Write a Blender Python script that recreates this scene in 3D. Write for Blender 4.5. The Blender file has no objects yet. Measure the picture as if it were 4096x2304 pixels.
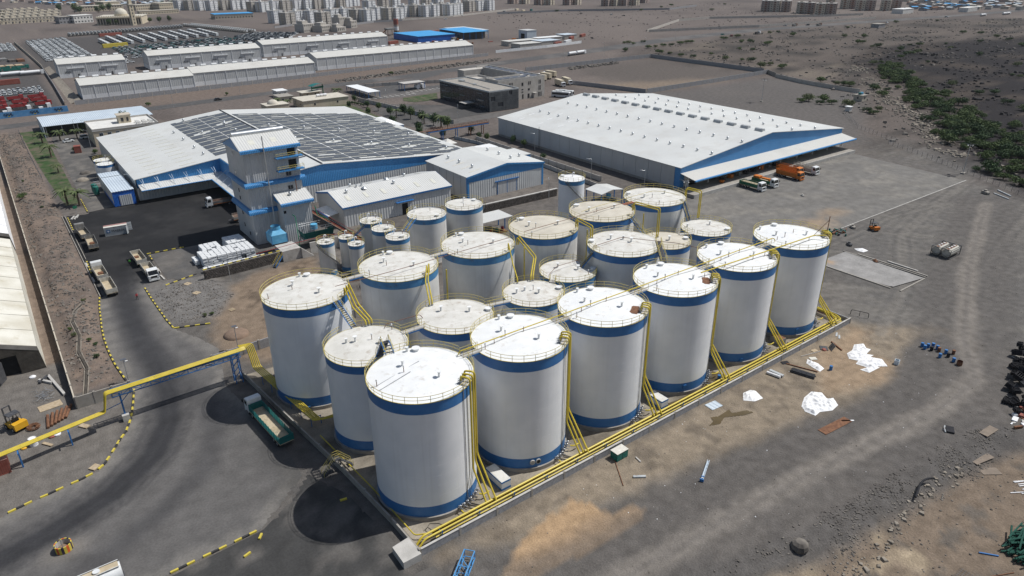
import bpy,math,random
import numpy as np
from math import sin,cos,pi,radians,atan2,hypot,sqrt
from mathutils import Vector,Matrix
# camera, sky, sun, exposure
# World axes follow the plant's own building grid: X along the tank rows, Y across them, metres.
sc=bpy.context.scene
COL=sc.collection
AZ=radians(36.4);PITCH=radians(25.1213);ROLL=radians(-0.368);CAMZ=71.75
cam_d=bpy.data.cameras.new('camera');cam=bpy.data.objects.new('camera',cam_d);COL.objects.link(cam)
cam_d.sensor_fit='HORIZONTAL';cam_d.sensor_width=36.0;cam_d.lens=36.0*2795.56/4096.0
cam_d.clip_start=1.0;cam_d.clip_end=20000.0
_f=Vector((sin(AZ)*cos(PITCH),cos(AZ)*cos(PITCH),-sin(PITCH)))
_r0=Vector((cos(AZ),-sin(AZ),0));_u0=_r0.cross(_f)
_r=_r0*cos(ROLL)+_u0*sin(ROLL);_u=_u0*cos(ROLL)-_r0*sin(ROLL)
cam.matrix_world=Matrix(((_r.x,_u.x,-_f.x,0),(_r.y,_u.y,-_f.y,0),(_r.z,_u.z,-_f.z,CAMZ),(0,0,0,1)))
sc.camera=cam
SUN_EL=radians(58.3);SUN_D=Vector((0.957*cos(SUN_EL),-0.29*cos(SUN_EL),sin(SUN_EL)))
world=bpy.data.worlds.new('World');sc.world=world;world.use_nodes=True
wn=world.node_tree;bg=wn.nodes['Background']
sky=wn.nodes.new('ShaderNodeTexSky');sky.sky_type='NISHITA';sky.sun_disc=False
sky.sun_elevation=SUN_EL;sky.sun_rotation=atan2(SUN_D.x,SUN_D.y);sky.air_density=1.2;sky.dust_density=2.0
wn.links.new(sky.outputs[0],bg.inputs[0]);bg.inputs[1].default_value=0.074
sun_d=bpy.data.lights.new('sun','SUN');sun=bpy.data.objects.new('sun',sun_d);COL.objects.link(sun)
sun_d.energy=4.0;sun_d.angle=radians(0.53);sun_d.color=(1.0,0.985,0.95)
sun.rotation_euler=SUN_D.to_track_quat('Z','Y').to_euler();sun.location=(60,60,200)
vs=sc.view_settings;vs.view_transform='Standard';vs.look='None';vs.gamma=1.0;vs.use_curve_mapping=False
vs.exposure=0.0
sc.cycles.max_bounces=6;sc.cycles.diffuse_bounces=3;sc.cycles.glossy_bounces=2;sc.cycles.transmission_bounces=2
sc.cycles.volume_bounces=0;sc.cycles.transparent_max_bounces=4
sc.cycles.caustics_reflective=False;sc.cycles.caustics_refractive=False
RNG=random.Random(11)
# survey helper: picture point -> ground point at height z
def G(px,py,z=0.0):
    du,dv=px-2048.0,py-1152.0
    cr,sr=cos(ROLL),sin(ROLL)
    u=du*cr+dv*sr;v=-du*sr+dv*cr
    a,b,c=u/2795.56,cos(PITCH)-v/2795.56*sin(PITCH),-sin(PITCH)-v/2795.56*cos(PITCH)
    t=(z-CAMZ)/c
    x,y=a*t,b*t
    return(x*cos(AZ)+y*sin(AZ),-x*sin(AZ)+y*cos(AZ))
def Q(i,j,x,y,z=0.0):
    k=1024/2576.0
    return G(1024*i+x*k,576*j+y*k,z)
# materials
MATS={}
def _n(nt,t,**kw):
    n=nt.nodes.new(t)
    for k,v in kw.items():setattr(n,k,v)
    return n
def rgba(c):return(c[0],c[1],c[2],1.0)
def pmat(name,c,c2=None,scale=1.0,rough=0.7,metal=0.0,bump=0.0,bscale=8.0,rib=None,streak=0.0,spec=0.3,attr=False,dirt=None,dscale=0.3,dlo=0.55,dhi=0.75,coord='Position',detail=4.0,alpha=None,vcol=0.35):
    """procedural material: two-tone noise, optional ribs (axis, pitch, depth), vertical streaks, dirt blotches, bump"""
    if name in MATS:return MATS[name]
    m=bpy.data.materials.new(name);m.use_nodes=True;MATS[name]=m
    nt=m.node_tree;L=nt.links;b=nt.nodes['Principled BSDF']
    b.inputs['Roughness'].default_value=rough;b.inputs['Metallic'].default_value=metal
    b.inputs['Specular IOR Level'].default_value=spec
    if coord=='Position':pos=_n(nt,'ShaderNodeNewGeometry').outputs['Position']
    else:pos=_n(nt,'ShaderNodeTexCoord').outputs['Object']
    nz=_n(nt,'ShaderNodeTexNoise');nz.inputs['Scale'].default_value=scale;nz.inputs['Detail'].default_value=detail
    L.new(pos,nz.inputs['Vector'])
    if attr:
        at=_n(nt,'ShaderNodeAttribute',attribute_name='Col')
        mr=_n(nt,'ShaderNodeMapRange');mr.inputs['From Min'].default_value=0.3;mr.inputs['From Max'].default_value=0.7
        mr.inputs['To Min'].default_value=1-vcol;mr.inputs['To Max'].default_value=1+vcol
        L.new(nz.outputs['Fac'],mr.inputs['Value'])
        nz2=_n(nt,'ShaderNodeTexNoise');nz2.inputs['Scale'].default_value=scale*9;nz2.inputs['Detail'].default_value=3
        L.new(pos,nz2.inputs['Vector'])
        mr2=_n(nt,'ShaderNodeMapRange');mr2.inputs['From Min'].default_value=0.3;mr2.inputs['From Max'].default_value=0.7
        mr2.inputs['To Min'].default_value=1-vcol*0.8;mr2.inputs['To Max'].default_value=1+vcol*0.8
        L.new(nz2.outputs['Fac'],mr2.inputs['Value'])
        mm=_n(nt,'ShaderNodeMath',operation='MULTIPLY');L.new(mr.outputs[0],mm.inputs[0]);L.new(mr2.outputs[0],mm.inputs[1])
        mx=_n(nt,'ShaderNodeVectorMath',operation='SCALE');L.new(at.outputs['Color'],mx.inputs[0]);L.new(mm.outputs[0],mx.inputs['Scale'])
        col=mx.outputs[0]
    else:
        cr=_n(nt,'ShaderNodeValToRGB');cr.color_ramp.elements[0].position=0.35;cr.color_ramp.elements[1].position=0.65
        cr.color_ramp.elements[0].color=rgba(c);cr.color_ramp.elements[1].color=rgba(c2 or c)
        L.new(nz.outputs['Fac'],cr.inputs['Fac']);col=cr.outputs['Color']
    if dirt:
        dn=_n(nt,'ShaderNodeTexNoise');dn.inputs['Scale'].default_value=dscale;dn.inputs['Detail'].default_value=8;dn.inputs['Roughness'].default_value=0.7
        L.new(pos,dn.inputs['Vector'])
        r=_n(nt,'ShaderNodeMapRange');r.inputs['From Min'].default_value=dlo;r.inputs['From Max'].default_value=dhi
        L.new(dn.outputs['Fac'],r.inputs['Value'])
        mi=_n(nt,'ShaderNodeMix',data_type='RGBA');L.new(r.outputs[0],mi.inputs['Factor']);L.new(col,mi.inputs['A']);mi.inputs['B'].default_value=rgba(dirt)
        col=mi.outputs['Result']
    if streak:
        mp=_n(nt,'ShaderNodeMapping');mp.inputs['Scale'].default_value=(1.6,1.6,0.05);L.new(pos,mp.inputs['Vector'])
        sn=_n(nt,'ShaderNodeTexNoise');sn.inputs['Scale'].default_value=1.0;sn.inputs['Detail'].default_value=5;L.new(mp.outputs[0],sn.inputs['Vector'])
        r=_n(nt,'ShaderNodeMapRange');r.inputs['From Min'].default_value=0.52;r.inputs['From Max'].default_value=0.8
        r.inputs['To Max'].default_value=streak;L.new(sn.outputs['Fac'],r.inputs['Value'])
        mi=_n(nt,'ShaderNodeMix',data_type='RGBA');L.new(r.outputs[0],mi.inputs['Factor']);L.new(col,mi.inputs['A']);mi.inputs['B'].default_value=(0.30,0.25,0.2,1)
        col=mi.outputs['Result']
    L.new(col,b.inputs['Base Color'])
    h=None
    if rib:
        ax,pitch,depth=rib
        sx=_n(nt,'ShaderNodeSeparateXYZ');L.new(pos,sx.inputs[0])
        src={'x':sx.outputs['X'],'y':sx.outputs['Y'],'z':sx.outputs['Z']}.get(ax)
        if ax=='xy':
            ad=_n(nt,'ShaderNodeMath',operation='ADD');L.new(sx.outputs['X'],ad.inputs[0]);L.new(sx.outputs['Y'],ad.inputs[1]);src=ad.outputs[0]
        m1=_n(nt,'ShaderNodeMath',operation='MULTIPLY');m1.inputs[1].default_value=2*pi/pitch;L.new(src,m1.inputs[0])
        m2=_n(nt,'ShaderNodeMath',operation='SINE');L.new(m1.outputs[0],m2.inputs[0])
        m3=_n(nt,'ShaderNodeMath',operation='MULTIPLY');m3.inputs[1].default_value=depth;L.new(m2.outputs[0],m3.inputs[0]);h=m3.outputs[0]
    if bump:
        bn=_n(nt,'ShaderNodeTexNoise');bn.inputs['Scale'].default_value=bscale;bn.inputs['Detail'].default_value=5;L.new(pos,bn.inputs['Vector'])
        m4=_n(nt,'ShaderNodeMath',operation='MULTIPLY');m4.inputs[1].default_value=bump;L.new(bn.outputs['Fac'],m4.inputs[0])
        if h is None:h=m4.outputs[0]
        else:
            ad=_n(nt,'ShaderNodeMath',operation='ADD');L.new(h,ad.inputs[0]);L.new(m4.outputs[0],ad.inputs[1]);h=ad.outputs[0]
    if h is not None:
        bp=_n(nt,'ShaderNodeBump');bp.inputs['Strength'].default_value=1.0;bp.inputs['Distance'].default_value=1.0
        L.new(h,bp.inputs['Height']);L.new(bp.outputs[0],b.inputs['Normal'])
    return m
def M(name):return MATS[name]
pmat('tank_white',(0.74,0.755,0.775),(0.80,0.81,0.825),0.35,0.42,streak=0.10,bump=0.01,bscale=0.7,spec=0.4)
pmat('tank_cream',(0.64,0.63,0.60),(0.72,0.71,0.685),0.35,0.5,streak=0.22,bump=0.01,bscale=0.7)
pmat('roof_white',(0.72,0.725,0.72),(0.78,0.785,0.78),0.6,0.55,dirt=(0.40,0.34,0.27),dscale=0.7,dlo=0.56,dhi=0.82)
pmat('roof_dusty',(0.58,0.565,0.52),(0.67,0.655,0.615),0.5,0.65,dirt=(0.32,0.26,0.20),dscale=0.6,dlo=0.53,dhi=0.78)
pmat('roof_cream',(0.50,0.46,0.385),(0.58,0.54,0.46),0.4,0.7,dirt=(0.34,0.29,0.22),dscale=0.5,dlo=0.58,dhi=0.85)
pmat('band_blue',(0.03,0.145,0.37),(0.042,0.17,0.41),0.8,0.42,spec=0.4,dirt=(0.06,0.09,0.14),dscale=0.8,dlo=0.6,dhi=0.9)
pmat('band_faded',(0.06,0.20,0.40),(0.085,0.25,0.45),0.8,0.5,dirt=(0.10,0.11,0.13),dscale=0.6)
pmat('steel_blue',(0.03,0.14,0.37),(0.04,0.17,0.42),1.0,0.45,dirt=(0.12,0.08,0.06),dscale=2.0,dlo=0.6,dhi=0.8)
pmat('pipe_yellow',(0.52,0.40,0.035),(0.60,0.47,0.06),0.6,0.42,dirt=(0.22,0.15,0.05),dscale=1.3,dlo=0.58,dhi=0.8)
pmat('rail_yellow',(0.55,0.47,0.16),(0.48,0.38,0.10),1.5,0.5)
pmat('pipe_rust',(0.16,0.075,0.05),(0.24,0.14,0.10),2.0,0.7)
pmat('rust',(0.13,0.06,0.035),(0.22,0.11,0.06),2.0,0.85)
pmat('dark_steel',(0.05,0.052,0.058),(0.09,0.09,0.095),2.0,0.55)
pmat('grey_steel',(0.34,0.35,0.37),(0.44,0.45,0.46),1.5,0.4,metal=0.5)
pmat('galv',(0.5,0.52,0.54),(0.6,0.62,0.63),1.0,0.35,metal=0.7)
pmat('concrete',(0.27,0.25,0.22),(0.36,0.335,0.30),0.8,0.85,bump=0.02,bscale=6,dirt=(0.16,0.13,0.10),dscale=0.4,dlo=0.52,dhi=0.8)
pmat('concrete_light',(0.40,0.385,0.36),(0.5,0.48,0.45),0.7,0.85,bump=0.02,bscale=5,dirt=(0.25,0.22,0.19),dscale=0.3)
pmat('concrete_floor',(0.30,0.27,0.225),(0.38,0.345,0.29),0.35,0.85,bump=0.01,bscale=5,dirt=(0.13,0.115,0.095),dscale=0.22,dlo=0.5,dhi=0.72)
pmat('block_grey',(0.24,0.24,0.25),(0.33,0.33,0.34),2.2,0.85,bump=0.03,bscale=9)
pmat('wall_white',(0.62,0.61,0.58),(0.7,0.69,0.66),0.5,0.7,streak=0.3)
pmat('wall_cream',(0.52,0.45,0.33),(0.58,0.51,0.39),0.4,0.8,streak=0.25)
pmat('wall_beige',(0.46,0.41,0.33),(0.54,0.485,0.40),0.4,0.8,streak=0.2)
pmat('wall_stone',(0.42,0.39,0.35),(0.50,0.47,0.43),0.4,0.8)
pmat('wall_mauve',(0.34,0.27,0.235),(0.40,0.325,0.29),0.2,0.8)
pmat('wall_redbrown',(0.24,0.105,0.075),(0.30,0.14,0.10),0.3,0.8)
pmat('clad_grey',(0.52,0.53,0.53),(0.58,0.59,0.585),0.3,0.5,rib=('xy',0.9,0.04),streak=0.2)
pmat('clad_grey_fine',(0.46,0.47,0.48),(0.52,0.53,0.54),0.3,0.5,rib=('xy',0.6,0.025),streak=0.25)
pmat('clad_panel',(0.46,0.455,0.445),(0.52,0.515,0.50),0.12,0.6,streak=0.15)
pmat('clad_blue',(0.05,0.225,0.50),(0.06,0.25,0.54),0.2,0.45,rib=('xy',0.6,0.025),spec=0.4)
pmat('trim_blue',(0.05,0.21,0.47),(0.065,0.25,0.52),0.6,0.4,rib=('xy',0.45,0.03))
pmat('shed_blue',(0.02,0.12,0.48),(0.03,0.15,0.55),0.5,0.45,rib=('xy',0.4,0.05))
pmat('sheet_roof',(0.565,0.57,0.555),(0.62,0.625,0.605),0.07,0.5,rib=('y',0.9,0.014),dirt=(0.50,0.485,0.45),dscale=0.1,dlo=0.5,dhi=0.8)
pmat('sheet_roof_x',(0.54,0.54,0.52),(0.60,0.60,0.58),0.1,0.5,rib=('x',0.7,0.028),dirt=(0.52,0.49,0.43),dscale=0.2)
pmat('sheet_roof_y',(0.54,0.54,0.52),(0.60,0.60,0.58),0.1,0.5,rib=('y',0.7,0.028),dirt=(0.52,0.49,0.43),dscale=0.2)
pmat('sheet_roof_far',(0.52,0.51,0.475),(0.585,0.575,0.54),0.06,0.6,dirt=(0.42,0.40,0.36),dscale=0.06,dlo=0.5,dhi=0.8)
pmat('clad_far',(0.47,0.48,0.485),(0.54,0.55,0.55),0.1,0.6,rib=('xy',1.2,0.02),streak=0.25)
pmat('paint_far',(0.68,0.69,0.70),(0.76,0.77,0.78),0.2,0.7,streak=0.2)
pmat('roof_sky',(0.48,0.55,0.62),(0.55,0.62,0.68),0.15,0.5,rib=('x',0.8,0.05))
pmat('roof_bluebright',(0.05,0.30,0.62),(0.07,0.35,0.68),0.1,0.5)
pmat('skylight',(0.58,0.57,0.50),(0.66,0.65,0.58),1.0,0.35)
pmat('solar',(0.088,0.093,0.108),(0.105,0.11,0.126),0.4,0.32,spec=0.5)
pmat('glass_dark',(0.012,0.015,0.02),(0.02,0.024,0.03),1.0,0.12,spec=0.6)
pmat('dark',(0.012,0.012,0.013),(0.02,0.02,0.02),1.0,0.8)
pmat('rubber',(0.018,0.018,0.019),(0.03,0.03,0.03),3.0,0.85)
pmat('truck_white',(0.66,0.67,0.67),(0.73,0.74,0.73),2.0,0.35,spec=0.5)
pmat('bed_grey',(0.42,0.40,0.35),(0.52,0.50,0.45),1.5,0.6,dirt=(0.22,0.17,0.12),dscale=1.2,rib=None)
pmat('bed_dark',(0.17,0.17,0.165),(0.24,0.235,0.225),1.5,0.65,dirt=(0.14,0.10,0.07),dscale=1.2)
pmat('bed_wood',(0.40,0.33,0.22),(0.50,0.42,0.30),0.9,0.85,dirt=(0.24,0.19,0.13),dscale=1.0)
pmat('teal',(0.014,0.125,0.118),(0.02,0.16,0.15),2.0,0.5)
pmat('orange',(0.52,0.15,0.02),(0.60,0.19,0.03),2.0,0.5)
pmat('green',(0.015,0.12,0.065),(0.02,0.15,0.08),2.0,0.5)
pmat('green_teal',(0.012,0.13,0.105),(0.018,0.16,0.13),2.0,0.55,dirt=(0.10,0.09,0.07),dscale=2)
pmat('red_brown',(0.24,0.07,0.05),(0.30,0.10,0.075),1.0,0.65,dirt=(0.16,0.07,0.05),dscale=1.0)
pmat('red_truck',(0.24,0.028,0.03),(0.30,0.04,0.04),1.0,0.5)
pmat('forklift_yellow',(0.62,0.33,0.02),(0.68,0.38,0.03),1.0,0.45)
pmat('cooling_blue',(0.10,0.36,0.58),(0.14,0.42,0.64),1.0,0.5)
pmat('bag_white',(0.60,0.61,0.62),(0.70,0.71,0.71),1.5,0.75,bump=0.06,bscale=3)
pmat('tarp_white',(0.72,0.72,0.73),(0.82,0.82,0.82),1.0,0.8,bump=0.12,bscale=2.2)
pmat('tent_cloth',(0.52,0.49,0.41),(0.66,0.64,0.57),0.16,0.8,bump=0.02,bscale=1.0,dirt=(0.42,0.37,0.27),dscale=0.25)
pmat('tent_dark',(0.055,0.048,0.04),(0.085,0.075,0.062),0.7,0.85,bump=0.08,bscale=1.2)
pmat('stone_dark',(0.075,0.065,0.058),(0.16,0.14,0.125),1.6,0.9,bump=0.05,bscale=4)
pmat('mortar',(0.10,0.09,0.08),(0.14,0.125,0.11),2.0,0.95)
pmat('wood',(0.36,0.28,0.18),(0.46,0.37,0.26),2.0,0.85)
pmat('kerb_yellow',(0.62,0.50,0.06),(0.52,0.42,0.08),2.5,0.75)
pmat('kerb_black',(0.03,0.03,0.032),(0.06,0.058,0.055),2.5,0.8)
pmat('paint_orange',(0.52,0.10,0.03),(0.58,0.13,0.04),2.0,0.7)
pmat('paint_dark',(0.045,0.03,0.05),(0.07,0.05,0.07),2.0,0.7)
pmat('blue_wall',(0.07,0.22,0.44),(0.11,0.28,0.50),0.5,0.8,dirt=(0.22,0.28,0.36),dscale=0.5)
pmat('ink',(0.012,0.012,0.016),(0.02,0.02,0.024),1.0,0.8)
pmat('logo_blue',(0.03,0.12,0.30),(0.04,0.15,0.34),1.0,0.7)
pmat('cont_side',(0.36,0.385,0.40),(0.45,0.47,0.48),0.7,0.6,dirt=(0.24,0.16,0.11),dscale=1.0)
pmat('cont_roof_pale',(0.55,0.53,0.47),(0.66,0.64,0.58),2.0,0.7)
pmat('cont_roof_red',(0.30,0.17,0.15),(0.36,0.21,0.19),0.8,0.7)
pmat('foliage',(0.052,0.088,0.024),(0.095,0.135,0.04),0.9,0.75,coord='Object')
pmat('foliage_dark',(0.028,0.06,0.02),(0.055,0.095,0.03),0.9,0.75,coord='Object')
pmat('foliage_grey',(0.085,0.11,0.045),(0.12,0.14,0.06),0.9,0.8,coord='Object')
pmat('palm_leaf',(0.05,0.075,0.025),(0.095,0.12,0.045),0.9,0.7,coord='Object')
pmat('grass',(0.022,0.055,0.012),(0.04,0.082,0.02),0.3,0.9,bump=0.1,bscale=4,dirt=(0.12,0.10,0.07),dscale=0.2,dlo=0.42,dhi=0.62)
pmat('bark',(0.10,0.075,0.05),(0.16,0.12,0.085),3.0,0.9)
pmat('rock',(0.085,0.076,0.068),(0.20,0.18,0.158),0.45,0.95,bump=0.05,bscale=3)
pmat('rock_lava',(0.022,0.02,0.021),(0.062,0.055,0.052),0.3,0.95,bump=0.05,bscale=3)
pmat('rock_tan',(0.19,0.165,0.135),(0.30,0.265,0.22),0.6,0.95,bump=0.04,bscale=3)
pmat('mud',(0.095,0.072,0.038),(0.12,0.09,0.05),0.5,0.12,spec=0.5)
pmat('plate_brown',(0.17,0.135,0.105),(0.22,0.175,0.135),1.0,0.7)
pmat('green_dark',(0.01,0.062,0.045),(0.016,0.085,0.06),2.0,0.6)
pmat('lattice_blue',(0.08,0.26,0.52),(0.10,0.30,0.56),1.0,0.5)
pmat('soil',(0.19,0.135,0.10),(0.24,0.17,0.125),1.5,0.95,bump=0.06,bscale=4)
pmat('ground',None,attr=True,scale=0.55,rough=0.95,bump=0.14,bscale=3.0,spec=0.1,detail=8.0,vcol=0.20)
pmat('asphalt',None,attr=True,scale=0.35,rough=0.85,bump=0.015,bscale=6,spec=0.2,detail=6.0,vcol=0.16)
# mesh builder and scene-object helpers
class MB:
    def __init__(s):s.v=[];s.f=[];s.m=[];s.T=None
    def _add(s,vs,fs,mi=0):
        o=len(s.v)
        if s.T is not None:vs=[tuple(s.T@Vector(p))for p in vs]
        s.v.extend(vs);s.f.extend([tuple(i+o for i in f)for f in fs]);s.m.extend([mi]*len(fs));return s
    def box(s,x0,x1,y0,y1,z0,z1,mi=0):
        return s._add([(x0,y0,z0),(x1,y0,z0),(x1,y1,z0),(x0,y1,z0),(x0,y0,z1),(x1,y0,z1),(x1,y1,z1),(x0,y1,z1)],[(0,3,2,1),(4,5,6,7),(0,1,5,4),(1,2,6,5),(2,3,7,6),(3,0,4,7)],mi)
    def obox(s,c,d,rz=0,mi=0):
        ca,sa=cos(rz),sin(rz);P=[]
        for k in(0,1):
            for a,b in((-1,-1),(1,-1),(1,1),(-1,1)):
                x,y=a*d[0]/2,b*d[1]/2;P.append((c[0]+x*ca-y*sa,c[1]+x*sa+y*ca,c[2]+k*d[2]))
        return s._add(P,[(0,3,2,1),(4,5,6,7),(0,1,5,4),(1,2,6,5),(2,3,7,6),(3,0,4,7)],mi)
    def poly(s,pts,mi=0):return s._add([tuple(p)for p in pts],[tuple(range(len(pts)))],mi)
    def prism(s,pts,z0,z1,mi=0,top=True,bot=True):
        n=len(pts);fs=[(i,(i+1)%n,n+(i+1)%n,n+i)for i in range(n)]
        if top:fs.append(tuple(range(n,2*n)))
        if bot:fs.append(tuple(range(n-1,-1,-1)))
        return s._add([(p[0],p[1],z0)for p in pts]+[(p[0],p[1],z1)for p in pts],fs,mi)
    def extr(s,pts,axis,a,b,mi=0):
        """profile in the plane normal to axis ('x': pts=(y,z), 'y': pts=(x,z)), pushed from a to b"""
        n=len(pts);mk=(lambda t,p:(t,p[0],p[1]))if axis=='x' else(lambda t,p:(p[0],t,p[1]))
        vs=[mk(a,p)for p in pts]+[mk(b,p)for p in pts]
        return s._add(vs,[(i,(i+1)%n,n+(i+1)%n,n+i)for i in range(n)]+[tuple(range(n-1,-1,-1)),tuple(range(n,2*n))],mi)
    def cyl(s,cx,cy,z0,z1,r,n=12,r2=None,mi=0,top=True,bot=True):
        r2=r if r2 is None else r2
        vs=[(cx+r*cos(2*pi*i/n),cy+r*sin(2*pi*i/n),z0)for i in range(n)]+[(cx+r2*cos(2*pi*i/n),cy+r2*sin(2*pi*i/n),z1)for i in range(n)]
        fs=[(i,(i+1)%n,n+(i+1)%n,n+i)for i in range(n)]
        if top:fs.append(tuple(range(n,2*n)))
        if bot:fs.append(tuple(range(n-1,-1,-1)))
        return s._add(vs,fs,mi)
    def tube(s,path,r,n=6,mi=0,closed=False,caps=True):
        P=[Vector(p)for p in path];m=len(P);vs=[];prev=None
        for i in range(m):
            if closed:d=(P[(i+1)%m]-P[i-1])
            else:d=P[min(i+1,m-1)]-P[max(i-1,0)]
            if d.length<1e-9:d=Vector((0,0,1))
            d.normalize()
            if prev is None:a=d.orthogonal().normalized()
            else:
                a=prev-d*prev.dot(d);a=d.orthogonal()if a.length<1e-6 else a;a.normalize()
            prev=a;b=d.cross(a)
            for k in range(n):
                t=2*pi*k/n;q=P[i]+a*(r*cos(t))+b*(r*sin(t));vs.append(tuple(q))
        fs=[]
        for i in range(m if closed else m-1):
            j=(i+1)%m
            for k in range(n):fs.append((i*n+k,i*n+(k+1)%n,j*n+(k+1)%n,j*n+k))
        if caps and not closed:fs+=[tuple(range(n-1,-1,-1)),tuple(range((m-1)*n,m*n))]
        return s._add(vs,fs,mi)
    def bend(s,path,r,rad=0.6,n=8,mi=0,k=4):
        """tube with rounded corners"""
        P=[Vector(p)for p in path];out=[P[0]]
        for i in range(1,len(P)-1):
            a,b=(P[i-1]-P[i]),(P[i+1]-P[i]);t=min(rad,a.length*0.45,b.length*0.45)
            p0,p1=P[i]+a.normalized()*t,P[i]+b.normalized()*t
            for q in range(k+1):
                w=q/k;out.append(p0*(1-w)**2+P[i]*2*w*(1-w)+p1*w*w)
        out.append(P[-1]);return s.tube(out,r,n,mi)
    def ring(s,cx,cy,z,r,tr,n=48,k=4,mi=0,a0=0,a1=2*pi):
        full=abs(a1-a0-2*pi)<1e-6;N=n if full else n+1
        return s.tube([(cx+r*cos(a0+(a1-a0)*i/n),cy+r*sin(a0+(a1-a0)*i/n),z)for i in range(N)],tr,k,mi,closed=full)
    def sphere(s,c,r,nu=8,nv=5,sz=1.0,mi=0,half=False):
        vs=[];fs=[];v0=0 if half else -pi/2
        for j in range(nv+1):
            ph=v0+(pi/2-v0)*j/nv
            for i in range(nu):t=2*pi*i/nu;vs.append((c[0]+r*cos(ph)*cos(t),c[1]+r*cos(ph)*sin(t),c[2]+r*sz*sin(ph)))
        for j in range(nv):
            for i in range(nu):fs.append((j*nu+i,j*nu+(i+1)%nu,(j+1)*nu+(i+1)%nu,(j+1)*nu+i))
        return s._add(vs,fs,mi)
    def mesh(s,name,mats,smooth=False):
        me=bpy.data.meshes.new(name);me.from_pydata(s.v,[],s.f)
        for m in(mats if isinstance(mats,(list,tuple))else[mats]):me.materials.append(MATS[m]if isinstance(m,str)else m)
        if any(s.m):me.polygons.foreach_set('material_index',s.m)
        if smooth:
            me.polygons.foreach_set('use_smooth',[True]*len(me.polygons))
            try:me.set_sharp_from_angle(angle=radians(35))
            except Exception:pass
        me.update();return me
    def build(s,name,mats,parent=None,smooth=False,loc=None,rz=0):
        return link(name,s.mesh(name,mats,smooth),parent,loc,rz)
def link(name,me,parent=None,loc=None,rz=0):
    o=bpy.data.objects.new(name,me);COL.objects.link(o)
    if parent is not None:o.parent=parent
    if loc is not None:o.location=loc
    if rz:o.rotation_euler=(0,0,rz)
    return o
def tag(o,label,cat,group=None):
    o['label']=label;o['category']=cat
    if group:o['group']=group
    return o
def thing(name,label,cat,loc=(0,0,0),rz=0,group=None):
    o=bpy.data.objects.new(name,None);COL.objects.link(o);o.empty_display_size=0.5
    o.location=loc if len(loc)==3 else(loc[0],loc[1],0);o.rotation_euler=(0,0,rz);return tag(o,label,cat,group)
def struct(o,kind='structure'):o['kind']=kind;return o
def kids(o):return KIDS.get(o.name,[])
KIDS={}
def clone(o,loc=None,rz=None,label=None,group=None,parent=None,scale=None):
    c=o.copy();COL.objects.link(c)
    if parent is not None:c.parent=parent
    if loc is not None:c.location=loc if len(loc)==3 else(loc[0],loc[1],0)
    if rz is not None:c.rotation_euler=(0,0,rz)
    if scale is not None:c.scale=scale
    if label:c['label']=label
    if group:c['group']=group
    for ch in list(o.children):clone(ch,parent=c)
    return c
# numpy noise, polygons, sheets
_tab=np.random.RandomState(3).rand(256,256)
def vnoise(x,y):
    xi=np.floor(x).astype(int);yi=np.floor(y).astype(int);fx=x-xi;fy=y-yi
    fx=fx*fx*(3-2*fx);fy=fy*fy*(3-2*fy)
    g=lambda a,b:_tab[a%256,b%256]
    return(g(xi,yi)*(1-fx)+g(xi+1,yi)*fx)*(1-fy)+(g(xi,yi+1)*(1-fx)+g(xi+1,yi+1)*fx)*fy
def fbm(x,y,o=4):
    r=0;a=0.5;t=0
    for k in range(o):r=r+a*vnoise(x*2**k+17.3*k,y*2**k+5.1*k);t+=a;a*=0.55
    return r/t
def pdist(poly,X,Y):
    """signed distance to a polygon, positive inside"""
    d=np.full(X.shape,1e9);ins=np.zeros(X.shape,bool);n=len(poly)
    for i in range(n):
        (ax,ay),(bx,by)=poly[i],poly[(i+1)%n];ex,ey=bx-ax,by-ay
        t=np.clip(((X-ax)*ex+(Y-ay)*ey)/(ex*ex+ey*ey+1e-12),0,1)
        d=np.minimum(d,(X-ax-t*ex)**2+(Y-ay-t*ey)**2)
        c=((ay>Y)!=(by>Y))&(X<(bx-ax)*(Y-ay)/(by-ay+1e-12)+ax);ins^=c
    d=np.sqrt(d);return np.where(ins,d,-d)
def ldist(path,X,Y):
    d=np.full(X.shape,1e9)
    for(ax,ay),(bx,by)in zip(path[:-1],path[1:]):
        ex,ey=bx-ax,by-ay;t=np.clip(((X-ax)*ex+(Y-ay)*ey)/(ex*ex+ey*ey+1e-12),0,1)
        d=np.minimum(d,(X-ax-t*ex)**2+(Y-ay-t*ey)**2)
    return np.sqrt(d)
def sstep(a,b,x):t=np.clip((x-a)/(b-a),0,1);return t*t*(3-2*t)
def setcol(me,rgb):
    at=me.color_attributes.new('Col','FLOAT_COLOR','POINT')
    buf=np.ones((len(rgb),4),np.float32);buf[:,:3]=rgb;at.data.foreach_set('color',buf.ravel())
def near_seg(poly,x,y):
    best=None;n=len(poly)
    for i in range(n):
        (ax,ay),(bx,by)=poly[i],poly[(i+1)%n];ex,ey=bx-ax,by-ay
        t=max(0,min(1,((x-ax)*ex+(y-ay)*ey)/(ex*ex+ey*ey+1e-12)));px,py=ax+t*ex,ay+t*ey
        d=(x-px)**2+(y-py)**2
        if best is None or d<best[0]:best=(d,px,py)
    return best[1],best[2]
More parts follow.
